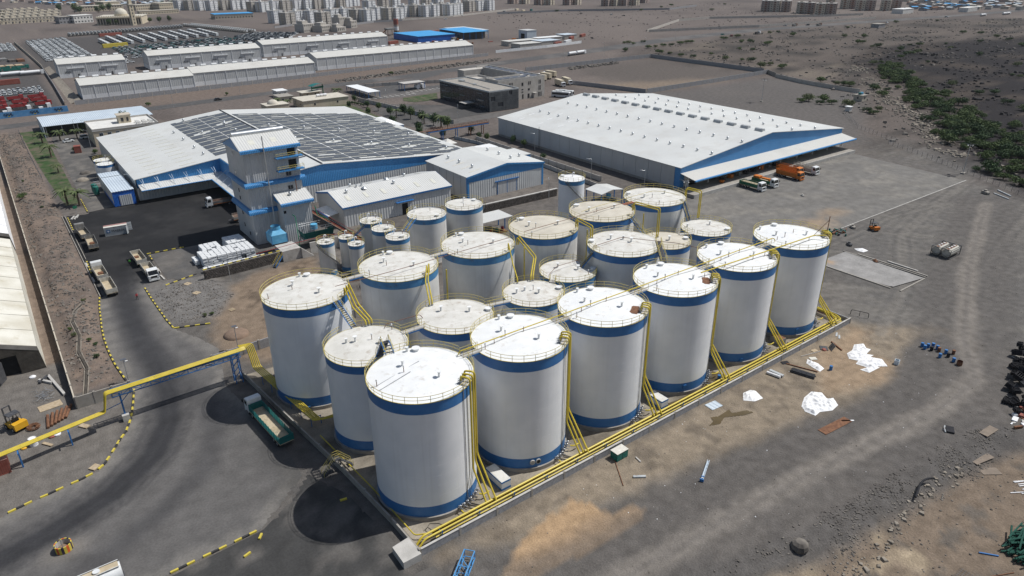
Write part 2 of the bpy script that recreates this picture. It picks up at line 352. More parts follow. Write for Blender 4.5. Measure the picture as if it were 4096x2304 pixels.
def sheet(name,poly,z,cell,colf,mat,kind='structure',zf=None,parent=None):
    xs=[p[0]for p in poly];ys=[p[1]for p in poly]
    gx=np.arange(min(xs)-cell,max(xs)+2*cell,cell);gy=np.arange(min(ys)-cell,max(ys)+2*cell,cell)
    X,Y=np.meshgrid(gx,gy);D=pdist(poly,X,Y);ok=D>-0.72*cell
    cellok=ok[:-1,:-1]&ok[1:,:-1]&ok[:-1,1:]&ok[1:,1:]
    idx=np.full(X.shape,-1);vs=[];fs=[]
    for j,i in zip(*np.nonzero(cellok)):
        q=[]
        for(b,a)in((j,i),(j,i+1),(j+1,i+1),(j+1,i)):
            if idx[b,a]<0:
                x,y=X[b,a],Y[b,a]
                if D[b,a]<0.35*cell:x,y=near_seg(poly,x,y)
                idx[b,a]=len(vs);vs.append((x,y,z))
            q.append(int(idx[b,a]))
        fs.append(tuple(q))
    V=np.array(vs)
    if zf is not None:V[:,2]+=zf(V[:,0],V[:,1])
    me=bpy.data.meshes.new(name);me.from_pydata(V.tolist(),[],fs);me.materials.append(MATS[mat])
    if colf is not None:setcol(me,colf(V[:,0],V[:,1]))
    o=link(name,me,parent)
    if kind:o['kind']=kind
    return o
def scatter_rocks(name,pts,mat,label=None,cat=None,seed=1):
    """many small angular stones joined into one uncountable mass; pts = (x, y, z, size)"""
    r=np.random.RandomState(seed);base=np.array([(-1,-1,-.6),(1,-1,-.6),(1,1,-.6),(-1,1,-.6),(-.7,-.6,.6),(.8,-.7,.5),(.6,.7,.75),(-.6,.8,.55)])*0.5
    F=[(4,5,6,7),(0,1,5,4),(1,2,6,5),(2,3,7,6),(3,0,4,7)]
    vs=[];fs=[]
    P=np.array(pts)
    for k in range(len(P)):
        x,y,z,s=P[k];a=r.rand()*6.28;c,sn=cos(a),sin(a);b=base*(1+0.5*(r.rand(8,3)-.5))*s*np.array([1+.5*r.rand(),1,.6+.6*r.rand()])
        o=len(vs);vs.extend(zip(x+b[:,0]*c-b[:,1]*sn,y+b[:,0]*sn+b[:,1]*c,z+b[:,2]+0.15*s));fs.extend([tuple(i+o for i in f)for f in F])
    me=bpy.data.meshes.new(name);me.from_pydata([tuple(map(float,p))for p in vs],[],fs);me.materials.append(MATS[mat]);o=link(name,me);o['kind']='stuff'
    if label:o['label']=label;o['category']=cat
    return o
def text_mesh(s,size,mat,name='lettering',parent=None,M4=None,depth=0.01):
    cu=bpy.data.curves.new('t','FONT');cu.body=s;cu.size=size;cu.extrude=depth;cu.align_x='CENTER';cu.resolution_u=2
    t=bpy.data.objects.new('t',cu);COL.objects.link(t)
    me=bpy.data.meshes.new_from_object(t.evaluated_get(bpy.context.evaluated_depsgraph_get()));bpy.data.objects.remove(t);bpy.data.curves.remove(cu)
    if M4 is not None:me.transform(M4)
    me.materials.clear();me.materials.append(MATS[mat]);me.name=name
    return link(name,me,parent)
# ground: one sheet, real soil colours by zone, gentle relief
def axis(a,b,fine,lo,hi,k=1.07):
    out=list(np.arange(a,b,fine));st=fine;x=b
    while x<hi:out.append(x);st*=k;x+=st
    out.append(hi);st=fine;x=a;left=[]
    while x>lo:st*=k;x-=st;left.append(max(x,lo))
    return np.array(sorted(set([round(t,3)for t in left+out])))
BERM_TOP=[(20,45),(55,40),(70,36.9),(73,35.8),(90,33.8),(108,32.2),(119,30.7),(128,26),(150,18),(190,0)]
SAND=[(37,50.5),(43.1,51),(49.6,49.7),(52.7,50.2),(58.9,50.0),(60.8,51.3),(60.7,52.9),(56.7,53.9),(56.2,57.0),(54.2,59.1),(50.9,58.5),(45.6,57.6),(40.3,55.5),(36,53)]
TANSTRIP=[(33,61.5),(48,56),(62,55),(78,53),(100,49.5),(112,46.5),(122,46.8),(130,50),(142,52),(150,50),(146,43),(152,44),(151,53),(140,62),(138,66),(110,64.5),(60,63.2)]
LAVA=[(296,108),(318,124),(345,140),(372.6,153.5),(452,201),(500,262),(545,300),(640,330),(800,300),(1000,240),(1000,-100),(250,-60),(256,40),(276,80)]
SCRUB=[(300,140),(330,175),(420,240),(440,300),(441,420),(480,455),(700,480),(1000,450),(1200,300),(900,200),(500,240),(380,155)]
CARLOT=[(42,640),(42,890),(90,925),(215,1000),(262,850),(232,720),(200,640),(100,640)]
YARD2=[(315,296),(438,297),(440,406),(314,408),(303,346)]
def berm_z(X,Y):
    yt=np.interp(X,[p[0]for p in BERM_TOP],[p[1]for p in BERM_TOP]);w=5.5+1.5*fbm(X*0.15,Y*0.15,2)
    return -1.5*sstep(0,1,(yt-Y)/w)
def gz(X,Y):
    z=berm_z(X,Y)
    z=z+0.22*(fbm(X*0.25,Y*0.25,4)-0.5)*sstep(-1,2,-pdist([(-1,178),(9,178),(7,150),(7,136),(-1,134)],X,Y))*0
    xe=np.interp(Y,[130,138,150,160,172,180,200,250,400],[7.2,6.8,6.4,6.8,8.0,9.2,9.6,9.8,9.8]);mound=sstep(0.2,2.6,X)*sstep(0.0,2.2,xe-X)*sstep(135,150,Y)*sstep(0,30,400-Y)
    z=z+mound*(0.25+1.1*fbm(X*0.22,Y*0.13,4))
    dl=sstep(0,14,pdist(LAVA,X,Y));z=z+dl*(1.9*(fbm(X*0.09,Y*0.09,5)-0.45))
    ds=sstep(0,25,pdist(SCRUB,X,Y));z=z+ds*1.6*(fbm(X*0.045,Y*0.045,5)-0.42)
    m2=sstep(0,6,178-Y)*sstep(0,6,Y-149)*sstep(0,2,X-21)*sstep(0,5,38-X);z=z+m2*0.8*fbm(X*0.2,Y*0.2,3)
    return z
def mixc(c,col,w):return c+(np.array(col)[None,:]-c)*w[:,None]
def gcol(X,Y):
    n1=fbm(X*0.06,Y*0.06,5);n2=fbm(X*0.35+9,Y*0.35,4);n3=fbm(X*0.018,Y*0.018,4)
    wob=(n2-0.5)*3.2+(n1-0.5)*3
    far=sstep(150,420,np.hypot(X,Y))
    c=np.empty((len(X),3));c[:]=(0.125,0.115,0.106)
    c=mixc(c,(0.172,0.155,0.138),sstep(0.42,0.72,n1));c=mixc(c,(0.085,0.081,0.079),sstep(0.55,0.8,n2)*0.7)
    desert=np.empty_like(c);desert[:]=(0.152,0.128,0.116)
    desert=mixc(desert,(0.105,0.089,0.082),sstep(0.45,0.7,n3));desert=mixc(desert,(0.185,0.155,0.135),sstep(0.55,0.75,n1)*0.6)
    c=c+(desert-c)*far[:,None]
    def zone(poly,col,soft,amp=1.0,w=1.0):return sstep(-soft,soft,pdist(poly,X,Y)+wob*amp)*w
    # plant yard to the right: compacted grey stone dust with tyre sweeps
    yard=[(139,66),(190,98),(300,98),(320,150),(280,145),(272,98),(262,72),(255,30),(150,20),(140,50)]
    c=mixc(c,(0.138,0.130,0.122),zone(yard,0,6,1.5,0.85))
    sweep=sstep(0.5,0.62,fbm((X*0.8+Y*0.6)*0.25,(Y*0.8-X*0.6)*0.03,3))*sstep(135,150,X)*sstep(0,40,330-X)*sstep(0,10,150-Y)
    c=mixc(c,(0.19,0.176,0.158),sweep*0.6)
    # earth beside the bund, tan strip, ochre sand
    c=mixc(c,(0.275,0.225,0.168),zone(TANSTRIP,0,2.0,0.9,0.9));c=mixc(c,(0.15,0.125,0.10),sstep(0.5,0.7,n2)*zone(TANSTRIP,0,2,0.5,0.75))
    c=mixc(c,(0.40,0.275,0.165),zone(SAND,0,0.35,0.55));c=mixc(c,(0.33,0.24,0.16),zone([(108,52),(122,47),(131,50),(128,56),(138,60),(136,63),(120,61)],0,2,0.8,0.75))
    for k,(pa,wd)in enumerate((([(139,58),(165,66),(200,84),(240,92),(275,97)],5),([(150,46),(185,58),(225,66),(262,72)],7),([(178,92),(215,94),(250,88),(262,70),(250,50)],4),([(140,75),(158,92),(176,100)],4))):
        dd=ldist(pa,X,Y)+(n2-.5)*.8;c=mixc(c,(0.205,0.188,0.168),sstep(wd,0,dd)*sstep(.2,.9,np.sin(dd*2.6+k)*.5+.5)*.55);c=mixc(c,(0.088,0.083,0.079),sstep(wd,0,dd)*sstep(.75,1.,np.sin(dd*2.6+k+2.4)*.5+.5)*.5)
    # dark gravel drifts and the worn track beyond them
    trk=ldist([(30,46.5),(52,44),(75,42.5),(100,40),(120,37.5),(136,38),(150,46),(190,62),(250,82)],X,Y)
    c=mixc(c,(0.118,0.108,0.101),sstep(7.5,3.0,np.abs(trk-4.2)+wob*0.7)*sstep(25,35,X)*0.7)
    c=mixc(c,(0.208,0.187,0.166),sstep(3.0,0.6,trk+wob*0.45));c=mixc(c,(0.15,0.137,0.126),sstep(0.55,0.15,np.abs(trk-0.2))*0.6)
    # lower ground past the berm
    yt=np.interp(X,[p[0]for p in BERM_TOP],[p[1]for p in BERM_TOP]);low=sstep(3.5,6.5,yt-Y+wob*0.4);slope=sstep(-0.5,1,yt-Y+wob*0.3)*(1-low)
    c=mixc(c,(0.112,0.104,0.098),slope*0.9);c=mixc(c,(0.195,0.152,0.115),low);c=mixc(c,(0.36,0.29,0.205),low*sstep(0.62,0.70,n1))
    c=mixc(c,(0.13,0.115,0.10),low*sstep(0.56,0.72,n2)*0.8)
    # rubble verge west of the plant road, track west of it
    c=mixc(c,(0.20,0.155,0.125),zone([(-0.5,135),(10,135),(10,400),(-0.5,400)],0,0.5,0.1));c=mixc(c,(0.145,0.12,0.105),sstep(0.45,0.6,n2)*zone([(-0.5,130),(10,130),(10,400),(-0.5,400)],0,1,0.1,0.8))
    c=mixc(c,(0.165,0.15,0.135),zone([(-60,100),(-1,104),(4,116),(8,130),(-0.9,132),(-0.9,150),(-60,150)],0,1.5,0.6))
    c=mixc(c,(0.255,0.198,0.155),zone([(-60,150),(-1.2,150),(-1.2,420),(-60,420)],0,1.0,0.3,0.9));c=mixc(c,(0.15,0.11,0.085),zone([(-3.2,150),(-1,150),(-1,300),(-3.4,300)],0,0.6,0.2,0.6))
    # bare lot between road and first tank
    c=mixc(c,(0.225,0.172,0.127),zone([(24,133),(31,124),(36,124),(58,150),(60,172),(44,170),(30,160)],0,2,0.8));c=mixc(c,(0.185,0.175,0.165),zone([(20,152),(30,151),(36,160),(34,176),(20,178)],0,1.5,0.5))
    c=mixc(c,(0.10,0.078,0.06),sstep(0.58,0.72,n2)*zone([(24,133),(58,133),(60,172),(30,160)],0,2,0.6,0.7))
    # stockyard behind the green lot, car lots, lava field, scrubland
    c=mixc(c,(0.115,0.10,0.09),zone([(330,305),(436,298),(438,400),(345,398)],0,14,5,0.9));c=mixc(c,(0.235,0.185,0.14),zone([(312,296),(395,297),(380,312),(330,330),(305,345)],0,8,3,0.8))
    c=mixc(c,(0.088,0.082,0.08),zone(CARLOT,0,3,0.4));c=mixc(c,(0.09,0.084,0.082),zone([(-30,445),(33,447),(38,880),(-40,880)],0,3,0.3))
    c=mixc(c,(0.108,0.090,0.078),zone(SCRUB,0,30,8,0.8));c=mixc(c,(0.05,0.045,0.042),sstep(0.5,0.64,n1)*zone(SCRUB,0,25,8,0.9));c=mixc(c,(0.185,0.155,0.125),sstep(0.58,0.7,n2)*sstep(0.45,0.6,n3)*zone(SCRUB,0,25,8,0.8))
    c=mixc(c,(0.026,0.023,0.024),zone(LAVA,0,14,6));c=mixc(c,(0.075,0.06,0.05),sstep(0.54,0.68,n1)*zone(LAVA,0,10,4,0.8))
    c=mixc(c,(0.125,0.116,0.11),zone([(282,150),(300,150),(415,214),(420,245),(428,284),(300,290),(283,262)],0,5,2,0.8))
    c=mixc(c,(0.168,0.142,0.128),zone([(430,520),(800,560),(900,640),(700,980),(430,780)],0,40,10,0.6))
    c=mixc(c,(0.175,0.138,0.115),zone([(36,424),(240,452),(345,490),(345,510),(200,500),(36,476)],0,5,1,0.8))
    return np.clip(c*np.where(far>.5,.92,.9)[:,None],0.012,0.9)
gx=axis(-18,205,0.8,-5000,9000);gy=axis(8,165,0.8,-3500,9000,1.06)
GX,GY=np.meshgrid(gx,gy);fx,fy=GX.ravel(),GY.ravel()
V=np.stack([fx,fy,gz(fx,fy)],1);nx,ny=len(gx),len(gy)
ii,jj=np.meshgrid(np.arange(nx-1),np.arange(ny-1));a0=(jj*nx+ii).ravel()
FQ=np.stack([a0,a0+1,a0+nx+1,a0+nx],1)
gme=bpy.data.meshes.new('ground');gme.vertices.add(len(V));gme.vertices.foreach_set('co',V.astype(np.float32).ravel())
gme.loops.add(FQ.size);gme.loops.foreach_set('vertex_index',FQ.ravel().astype(np.int32));gme.polygons.add(len(FQ))
gme.polygons.foreach_set('loop_start',(np.arange(len(FQ))*4).astype(np.int32));gme.update(calc_edges=True);gme.validate()
gme.polygons.foreach_set('use_smooth',np.ones(len(FQ),bool));gme.materials.append(M('ground'));setcol(gme,gcol(fx,fy))
struct(link('ground',gme))
def gzs(x,y):return float(gz(np.array([x],float),np.array([y],float))[0])
# paved surfaces
KL1=[(10.6,196),(10.3,186),(9.8,177.2),(9.0,171.9),(8.4,166.2),(7.8,160.8),(7.4,155.6),(7.2,150.5),(7.2,146.0),(7.3,142.0),(7.6,138.1),(7.9,134.5)]
KL2=[(8.4,129.3),(7.6,125.5),(6.8,122.3),(6.1,119.8),(4.9,116.8),(3.2,114.1),(1.6,111.2),(0.4,109.3),(-1.2,108.0),(-3.3,107.4),(-5.2,107.1),(-7.7,106.6),(-9.3,106.4),(-11.0,106.0),(-13.6,105.4),(-17,104.6)]
KR1=[(19.6,176.5),(19.6,169.1),(19.7,164.4),(19.8,160.0),(19.9,155.7),(20.2,151.4)]
KB=[(-6,78.6),(0,79.4),(3.4,79.9),(6.8,80.1),(11.1,80.3),(15.6,80.6)]
ROADP=[(11.2,250),(10.7,205)]+KL1+KL2+[(-60,97),(-60,66),(-20,74)]+KB+[(20,84),(24.5,88),(25,100),(23.5,112),(22.5,121),(25.5,136),(23.5,143),(20.6,150)]+list(reversed(KR1))+[(24.4,178),(24.8,200),(33.8,199.4),(50,197),(62,200),(62,253),(33,253),(17.4,250),(17.2,248)]
TR=[(30,235),(18,200),(15.2,180),(14.0,165),(13.4,150),(13.8,138),(13.5,125),(11.2,115),(7,107),(0,101),(-8,97.5),(-30,92)]
TR2=[(13.6,150),(16,135),(18,120),(17,108),(13,99),(6,93),(-3,88),(-30,80)]
def roadcol(X,Y):
    n=fbm(X*0.5,Y*0.5,4);n1=fbm(X*0.12,Y*0.12,4)
    c=np.empty((len(X),3));c[:]=(0.115,0.109,0.105);c=mixc(c,(0.185,0.172,0.156),sstep(3.2,.2,pdist(ROADP,X,Y)+(n-.5)*3)*.8);c=mixc(c,(0.098,0.094,0.091),sstep(0.45,0.7,n)*0.5)
    d=ldist(TR,X,Y);d2=ldist(TR2,X,Y)
    c=mixc(c,(0.034,0.034,0.037),sstep(4.6,0.6,d+(n-0.5)*.9)*0.92);c=mixc(c,(0.055,0.054,0.056),sstep(3.4,0.4,d2+(n-0.5)*.9)*0.6)
    st=sstep(0.53,0.6,fbm(d*1.6+3,Y*0.02,2))*sstep(6,2,d);c=mixc(c,(0.03,0.03,0.033),st*0.5)
    c=mixc(c,(0.018,0.018,0.019),sstep(172,196,Y+(n1-0.5)*16));c=mixc(c,(0.034,0.033,0.033),sstep(176,196,Y)*sstep(0.5,0.72,n1)*0.6)
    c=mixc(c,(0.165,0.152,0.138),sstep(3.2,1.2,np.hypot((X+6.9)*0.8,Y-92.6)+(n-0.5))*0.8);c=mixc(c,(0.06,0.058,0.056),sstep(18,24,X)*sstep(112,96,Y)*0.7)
    return c
sheet('road',ROADP,0.03,0.7,roadcol,'asphalt')
def drivecol(X,Y):
    n=fbm(X*0.3,Y*0.3,4);c=np.empty((len(X),3));c[:]=(0.10,0.095,0.09);return mixc(c,(0.16,0.147,0.132),sstep(0.4,0.7,n))
sheet('side_road',[(17.6,250.2),(33,253.2),(33,280),(32,330),(33,405),(21,405),(18.6,330)],0.034,1.2,drivecol,'asphalt')
def lowcol(X,Y):
    n=fbm(X*0.3,Y*0.3,4);c=np.empty((len(X),3));c[:]=(0.05,0.049,0.048);return mixc(c,(0.105,0.098,0.091),sstep(0.4,0.65,n+sstep(12,2,pdist(SAND,X,Y)*-1-8)*0.2))
sheet('parking_apron',[(-40,63),(-6,78.3),(0,79.1),(15.8,80.3),(21,83.6),(25.2,88),(28.3,80),(29.5,66),(27.5,61),(31.5,60.5),(33,54),(22,49),(-10,52),(-40,50)],0.026,0.9,lowcol,'asphalt')
def apcol(X,Y):
    n=fbm(X*0.12,Y*0.12,4);n2=fbm(X*0.6,Y*0.6,3);c=np.empty((len(X),3));c[:]=(0.165,0.156,0.144)
    c=mixc(c,(0.20,0.186,0.165),sstep(0.45,0.7,n));c=mixc(c,(0.13,0.123,0.115),sstep(0.55,0.7,n2)*0.5);c=mixc(c,(0.34,0.24,0.15),sstep(7,2,np.hypot((X-203)*0.6,Y-107)+n2*3)*0.5+sstep(9,3,np.hypot((X-190)*0.7,Y-104)+n2*4)*0.6)
    return mixc(c,(0.13,0.122,0.112),sstep(0.52,0.6,fbm((X*0.3+Y)*0.3,X*0.03,3))*0.35)
sheet('concrete_apron',[(158,142.4),(158,108),(176,98),(192,98),(272.2,97.9),(277,142.4)],0.10,1.2,apcol,'asphalt')
struct(MB().box(192,272.4,97.6,97.88,-0.1,0.13).box(272.42,272.7,97.6,98,-0.1,0.13).build('kerb','concrete_light'))
sheet('loading_slab',[(163,87.5),(163,71.5),(163.5,68),(174.8,66.0),(175.6,87.0)],0.22,0.8,lambda X,Y:mixc(np.tile(np.array([[0.27,0.26,0.25]]),(len(X),1)),(0.36,0.25,0.16),sstep(3.5,1,np.hypot(X-166,Y-85.5)+2*fbm(X,Y,3))),'asphalt')
struct(MB().box(162.6,162.98,68,87.9,-.2,0.24).box(163.0,175.0,65.6,65.95,-.2,0.24).box(175.7,176.0,66,87.6,-.2,0.24).box(176.6,177.0,66,84,-.1,0.3).build('kerb','concrete'))
def hcol(X,Y):
    n=fbm(X*0.05,Y*0.05,4);c=np.empty((len(X),3));c[:]=(0.085,0.082,0.081);return mixc(c,(0.125,0.116,0.11),sstep(0.45,0.65,n))
NEAR=[(-80,408),(0,413),(68,419),(135,428),(194,432),(232,434.5),(332,449),(438,462),(566,485),(711,490),(905,470),(1117,446),(1285,436),(1700,400)]
FARE=[(1700,420),(1285,454),(1117,466),(905,492),(711,512),(566,507),(438,483),(332,466),(237,448.5),(194,445),(127,439),(68,431),(0,425),(-80,420)]
sheet('highway',NEAR+FARE,0.05,3.0,hcol,'asphalt')
sheet('office_parking',[(160,300),(209,302),(209.8,330),(196,341),(176,360),(165,350),(160,320)],0.04,2.0,lambda X,Y:mixc(np.tile(np.array([[0.075,0.072,0.07]]),(len(X),1)),(0.11,0.10,0.095),sstep(0.4,0.7,fbm(X*.1,Y*.1,3))),'asphalt')
sheet('office_road',[(163,290),(330,292.5),(330,299),(209,301.5),(160,299.6)],0.045,2.0,lambda X,Y:np.tile(np.array([[0.12,0.112,0.106]]),(len(X),1)),'asphalt')
sheet('office_driveway',[(176,377),(196,371.5),(222,374),(240,384),(262,388),(290,392),(290,402),(262,398),(230,396),(214,402),(230,420),(262,436),(255,442),(222,428),(204,412),(180,412)],0.04,2.0,hcol,'asphalt')
lm=MB()
for k in range(9):lm.obox((178+k*3.6,379.5-k*0.2,0.055),(0.35,5,0.004),0.1)
for k in range(8):lm.obox((206+k*3.2,384+k*0.3,0.055),(0.3,4.5,0.004),0.05)
struct(lm.build('parking_markings','wall_white'))
sheet('lawn',[(195.0,369.4),(219,371.5),(209.6,355),(206,352.6),(193.5,353),(190,360)],0.12,1.5,None,'grass')
sheet('lawn',[(12.5,262),(16.6,262),(17.2,300),(18.0,400),(9,400),(11,300)],0.02,1.2,None,'grass',zf=lambda X,Y:gz(X,Y))
sheet('lawn',[(156,395),(163,393),(157,290),(159,258),(148,258),(148,322),(150,390)],0.1,1.5,None,'grass')
# tank farm floor and bund wall
BW=[(31.0,63.0),(138.4,64.4),(138.6,118),(26.2,122.5),(28.4,98.8),(29.8,85.7),(30.8,70.6)]
sheet('bund_floor',BW,0.06,1.5,lambda X,Y:mixc(mixc(np.tile(np.array([[0.265,0.232,0.185]]),(len(X),1)),(0.135,0.115,0.09),sstep(0.5,0.68,fbm(X*.25,Y*.25,4))),(0.34,0.30,0.24),sstep(0.6,0.75,fbm(X*.15+4,Y*.15,4))),'asphalt')
struct(sheet('puddle',[(79,66.2),(84,65.7),(93,66.0),(95.5,67.6),(97,70),(96,66.4),(100,67),(99,69.5),(96.5,72.6),(91.5,67.0),(86,67.0),(82.5,67.6)],0.075,0.5,None,'mud'))
sheet('puddle',[(84.5,58.6),(86.5,57.8),(88.6,58.6),(91.6,57.0),(94,56.4),(93.4,57.6),(90.6,58.6),(91.2,59.6),(88.2,59.4),(86.6,60.0),(86.2,59.0)],.06,.3,None,'mud',zf=lambda X,Y:gz(X,Y))
def wallrun(name,pts,th,h,mat,z0=0.0,cap=None,parent=None):
    """a wall that follows a line: one joined run with square ends"""
    mb=MB()
    for(ax,ay),(bx,by)in zip(pts[:-1],pts[1:]):
        L=hypot(bx-ax,by-ay);mb.obox(((ax+bx)/2,(ay+by)/2,z0),(L+th*0.98,th,h),atan2(by-ay,bx-ax),0)
    o=mb.build(name,mat,parent)
    return o
def panelwall(label,pts,bay,h,mat,pmat_,cat='wall',name='boundary_wall',th=0.22,pw=0.34,base=(0,0),cap=None,limit=300,z0=-0.15):
    """block wall in bays between posts: every bay and post its own part"""
    t=thing(name,label,cat,(pts[0][0],pts[0][1],0));ox,oy=pts[0]
    panels=[]
    for(ax,ay),(bx,by)in zip(pts[:-1],pts[1:]):
        L=hypot(bx-ax,by-ay);n=max(1,round(L/bay));a=atan2(by-ay,bx-ax);s=L/n
        me=MB().obox((0,0,z0),(s-0.02,th,h),0).mesh('panel',mat);mp=MB().obox((0,0,z0),(pw,pw,h+0.15),0).mesh('post',pmat_)
        for k in range(n):
            w=(k+.5)/n;link('panel',me,t,(ax+(bx-ax)*w-ox,ay+(by-ay)*w-oy,0),a)
            w=k/n;link('post',mp,t,(ax+(bx-ax)*w-ox,ay+(by-ay)*w-oy,0.001),a)
        link('post',mp,t,(bx-ox,by-oy,0.001),a)
    return t
bw=panelwall('low grey block bund wall along the front of the white tanks',[(31.0,63.0),(138.4,64.4)],6.2,1.35,'block_grey','concrete',name='bund_wall',th=0.25)
cp=MB().obox((53.7,0.7,1.205),(107.5,0.34,0.09),atan2(1.4,107.4));cp.build('coping','concrete_light',bw)
bw2=panelwall('low bund wall beside the road west of the tanks',[(31.0,63.25),(30.8,70.6),(29.8,85.7),(28.4,98.8),(26.2,122.5)],7.5,1.25,'concrete','concrete',name='bund_wall',th=0.25)
panelwall('low bund wall closing the east end of the tank yard',[(138.5,64.7),(138.6,92),(139,118)],7.0,1.2,'block_grey','concrete',name='bund_wall')
bl=MB().prism([(28.3,65.6),(28.2,62.3),(30.85,62.3),(30.85,65.9)],-0.2,1.15)
tag(bl.build('valve_pit','concrete_light'),'square concrete pit at the corner of the bund wall','pit')
# storage tanks
YEL='rail_yellow'
def arc(n,r,z,a0=0,a1=2*pi):return[(r*cos(a0+(a1-a0)*i/n),r*sin(a0+(a1-a0)*i/n),z)for i in range(n+1)]
def railing(mb,r,z,gaps=(),posts=28,h=1.1,tr=0.035):
    """rails run round the rim except across the gaps (centre angle, half width in radians)"""
    N=96;on=[]
    for i in range(N):
        a=2*pi*i/N;on.append(all(abs((a-g+pi)%(2*pi)-pi)>w for g,w in gaps))
    st=0
    if all(on):
        for hh in(h,h*0.52):mb.ring(0,0,z+hh,r,tr,N,4)
    else:
        st=next(i for i in range(N)if not on[i]);run=[]
        for k in range(1,N+1):
            i=(st+k)%N
            if on[i]:run.append(2*pi*i/N)
            if(not on[i]or k==N)and len(run)>1:
                for hh in(h,h*0.52):mb.tube([(r*cos(a),r*sin(a),z+hh)for a in run],tr,4)
                run=[]
            elif not on[i]:run=[]
    for i in range(posts):
        a=2*pi*(i+0.5)/posts
        if all(abs((a-g+pi)%(2*pi)-pi)>w for g,w in gaps):mb.tube([(r*cos(a),r*sin(a),z),(r*cos(a),r*sin(a),z+h)],tr,4)
    return mb
_tm={}
def vent_mesh(kind):
    if kind in _tm:return _tm[kind]
    if kind=='mushroom':m=MB().cyl(0,0,0,0.85,0.17,8).cyl(0,0,0.72,0.98,0.19,10,0.38).mesh('vent','roof_white',True)
    elif kind=='stub':m=MB().cyl(0,0,0,0.75,0.2,8).cyl(0,0,0.75,0.8,0.27,8).mesh('nozzle','roof_white',True)
    elif kind=='gauge':m=MB().cyl(0,0,0,0.9,0.06,6,mi=1).cyl(0,0,0.85,1.15,0.13,6,mi=0).mesh('gauge',['roof_white','pipe_rust'])
    elif kind=='hatch':m=MB().cyl(0,0,-0.05,0.45,0.5,16).cyl(0,0,0.45,0.53,0.62,16).mesh('hatch','roof_white',True)
    elif kind=='goose':
        b=MB();b.bend([(0,0,0),(0,0,1.3),(0.55,0,1.3),(0.55,0,0.9)],0.11,0.3);m=b.mesh('gooseneck_vent','tank_white',True)
    _tm[kind]=m;return m
def tank(label,x,y,R,H,wall='tank_white',roof='roof_white',band='band_blue',bh=1.75,bb=1.75,gaps=(),found=0.75,fit=(),seg=64,group=None,seams=9,rise=None,posts=28):
    t=thing('storage_tank',label,'tank',(x,y,0),0,group)
    z0,z1=found,found+H;rise=R*0.075 if rise is None else rise
    MB().cyl(0,0,0.0,found,R+0.28,seg).build('foundation','concrete',t,True)
    MB().cyl(0,0,z0-0.02,z1,R,seg,top=False).build('shell',wall,t,True)
    b=MB().cyl(0,0,z1-bh,z1+0.02,R+0.012,seg,top=False,bot=False);b.build('upper_band',band,t,True)
    if bb:MB().cyl(0,0,z0,z0+bb,R+0.012,seg,top=False,bot=False).build('lower_band',band,t,True)
    # cone roof with rim
    rb=MB();vs=[(0,0,z1+rise)]+[(R*0.5*cos(2*pi*i/seg),R*0.5*sin(2*pi*i/seg),z1+rise*0.52)for i in range(seg)]+[((R+0.06)*cos(2*pi*i/seg),(R+0.06)*sin(2*pi*i/seg),z1+0.03)for i in range(seg)]
    fs=[(0,1+i,1+(i+1)%seg)for i in range(seg)]+[(1+i,1+seg+i,1+seg+(i+1)%seg,1+(i+1)%seg)for i in range(seg)]
    rb._add(vs,fs);ro=rb.build('roof',roof,t,True)
    MB().ring(0,0,z1+0.0,R+0.045,0.06,seg,4).build('rim_angle',YEL if R>5 else 'tank_white',t)
    railing(MB(),R+0.1,z1,gaps,posts).build('railing',YEL,t)
    if seams:
        sm=MB()
        for k in range(1,seams):sm.ring(0,0,z0+bb+(H-bh-bb)*k/seams,R+0.001,0.011,seg,3)
        sm.build('weld_seams',wall,t)
    for kind,a,rr in fit:
        rr*=R;link({'mushroom':'vent','stub':'nozzle','gauge':'gauge','hatch':'hatch','goose':'gooseneck_vent'}[kind],vent_mesh(kind),t,(rr*cos(a),rr*sin(a),z1+rise*(1-rr/R)*0.98-0.02))
    return t
def manways(t,R,angs,z=1.75,dark=()):
    for i,a in enumerate(angs):
        m=MB();m.T=Matrix.Rotation(a,4,'Z')@Matrix.Translation((R-0.1,0,z))@Matrix.Rotation(pi/2,4,'Y')
        m.cyl(0,0,0,0.28,0.42,16,mi=0).cyl(0,0,0.281,0.30,0.31 if i in dark else 0.40,16,mi=1)
        m.build('manway',['concrete_light' if dark else 'band_blue','dark' if i in dark else('concrete_light' if dark else 'band_blue')],t,True)
TY=74.4;TX=[38.9,56.2,73.5,91.2,108.7,126.5];TR_,TH=7.4,19.04;ZT=0.75+TH
FT=[('mushroom',1.95,0.42),('mushroom',-1.1,0.42),('hatch',1.15,0.86),('gauge',2.6,0.3),('gauge',3.05,0.86),('stub',1.35,0.88)]
names=['nearest and largest-looking white tank at the front corner of the bund','second white tank of the front row, with two round manways in its lower band','third white tank of the front row, with oily debris beside its roof pipes','fourth white tank of the front row, lettered near its right edge','fifth white tank of the front row, with dark drain line and lettering','last white tank of the front row at the east end']
FRONT=[]
for i,x in enumerate(TX):
    gp=[]
    if i<5:gp.append((0.05,0.10))
    if i>0:gp.append((pi+0.05,0.10))
    if i==0:gp.append((pi*0.62,0.07))
    t=tank(names[i],x,TY,TR_,TH,gaps=gp,fit=[(k,a+(0.1*i if k!='hatch' else 0),r)for k,a,r in FT]);FRONT.append(t)
manways(FRONT[1],7.4,(-1.95,-1.82),1.75,dark=(1,));manways(FRONT[3],7.4,(-1.95,));manways(FRONT[5],7.4,(-2.0,));manways(FRONT[4],7.4,(-2.05,),1.1)
AX=[36.4,54.6,72.6,89.6,106.7,124.1];AY=110.0;AR,AH=7.38,19.04
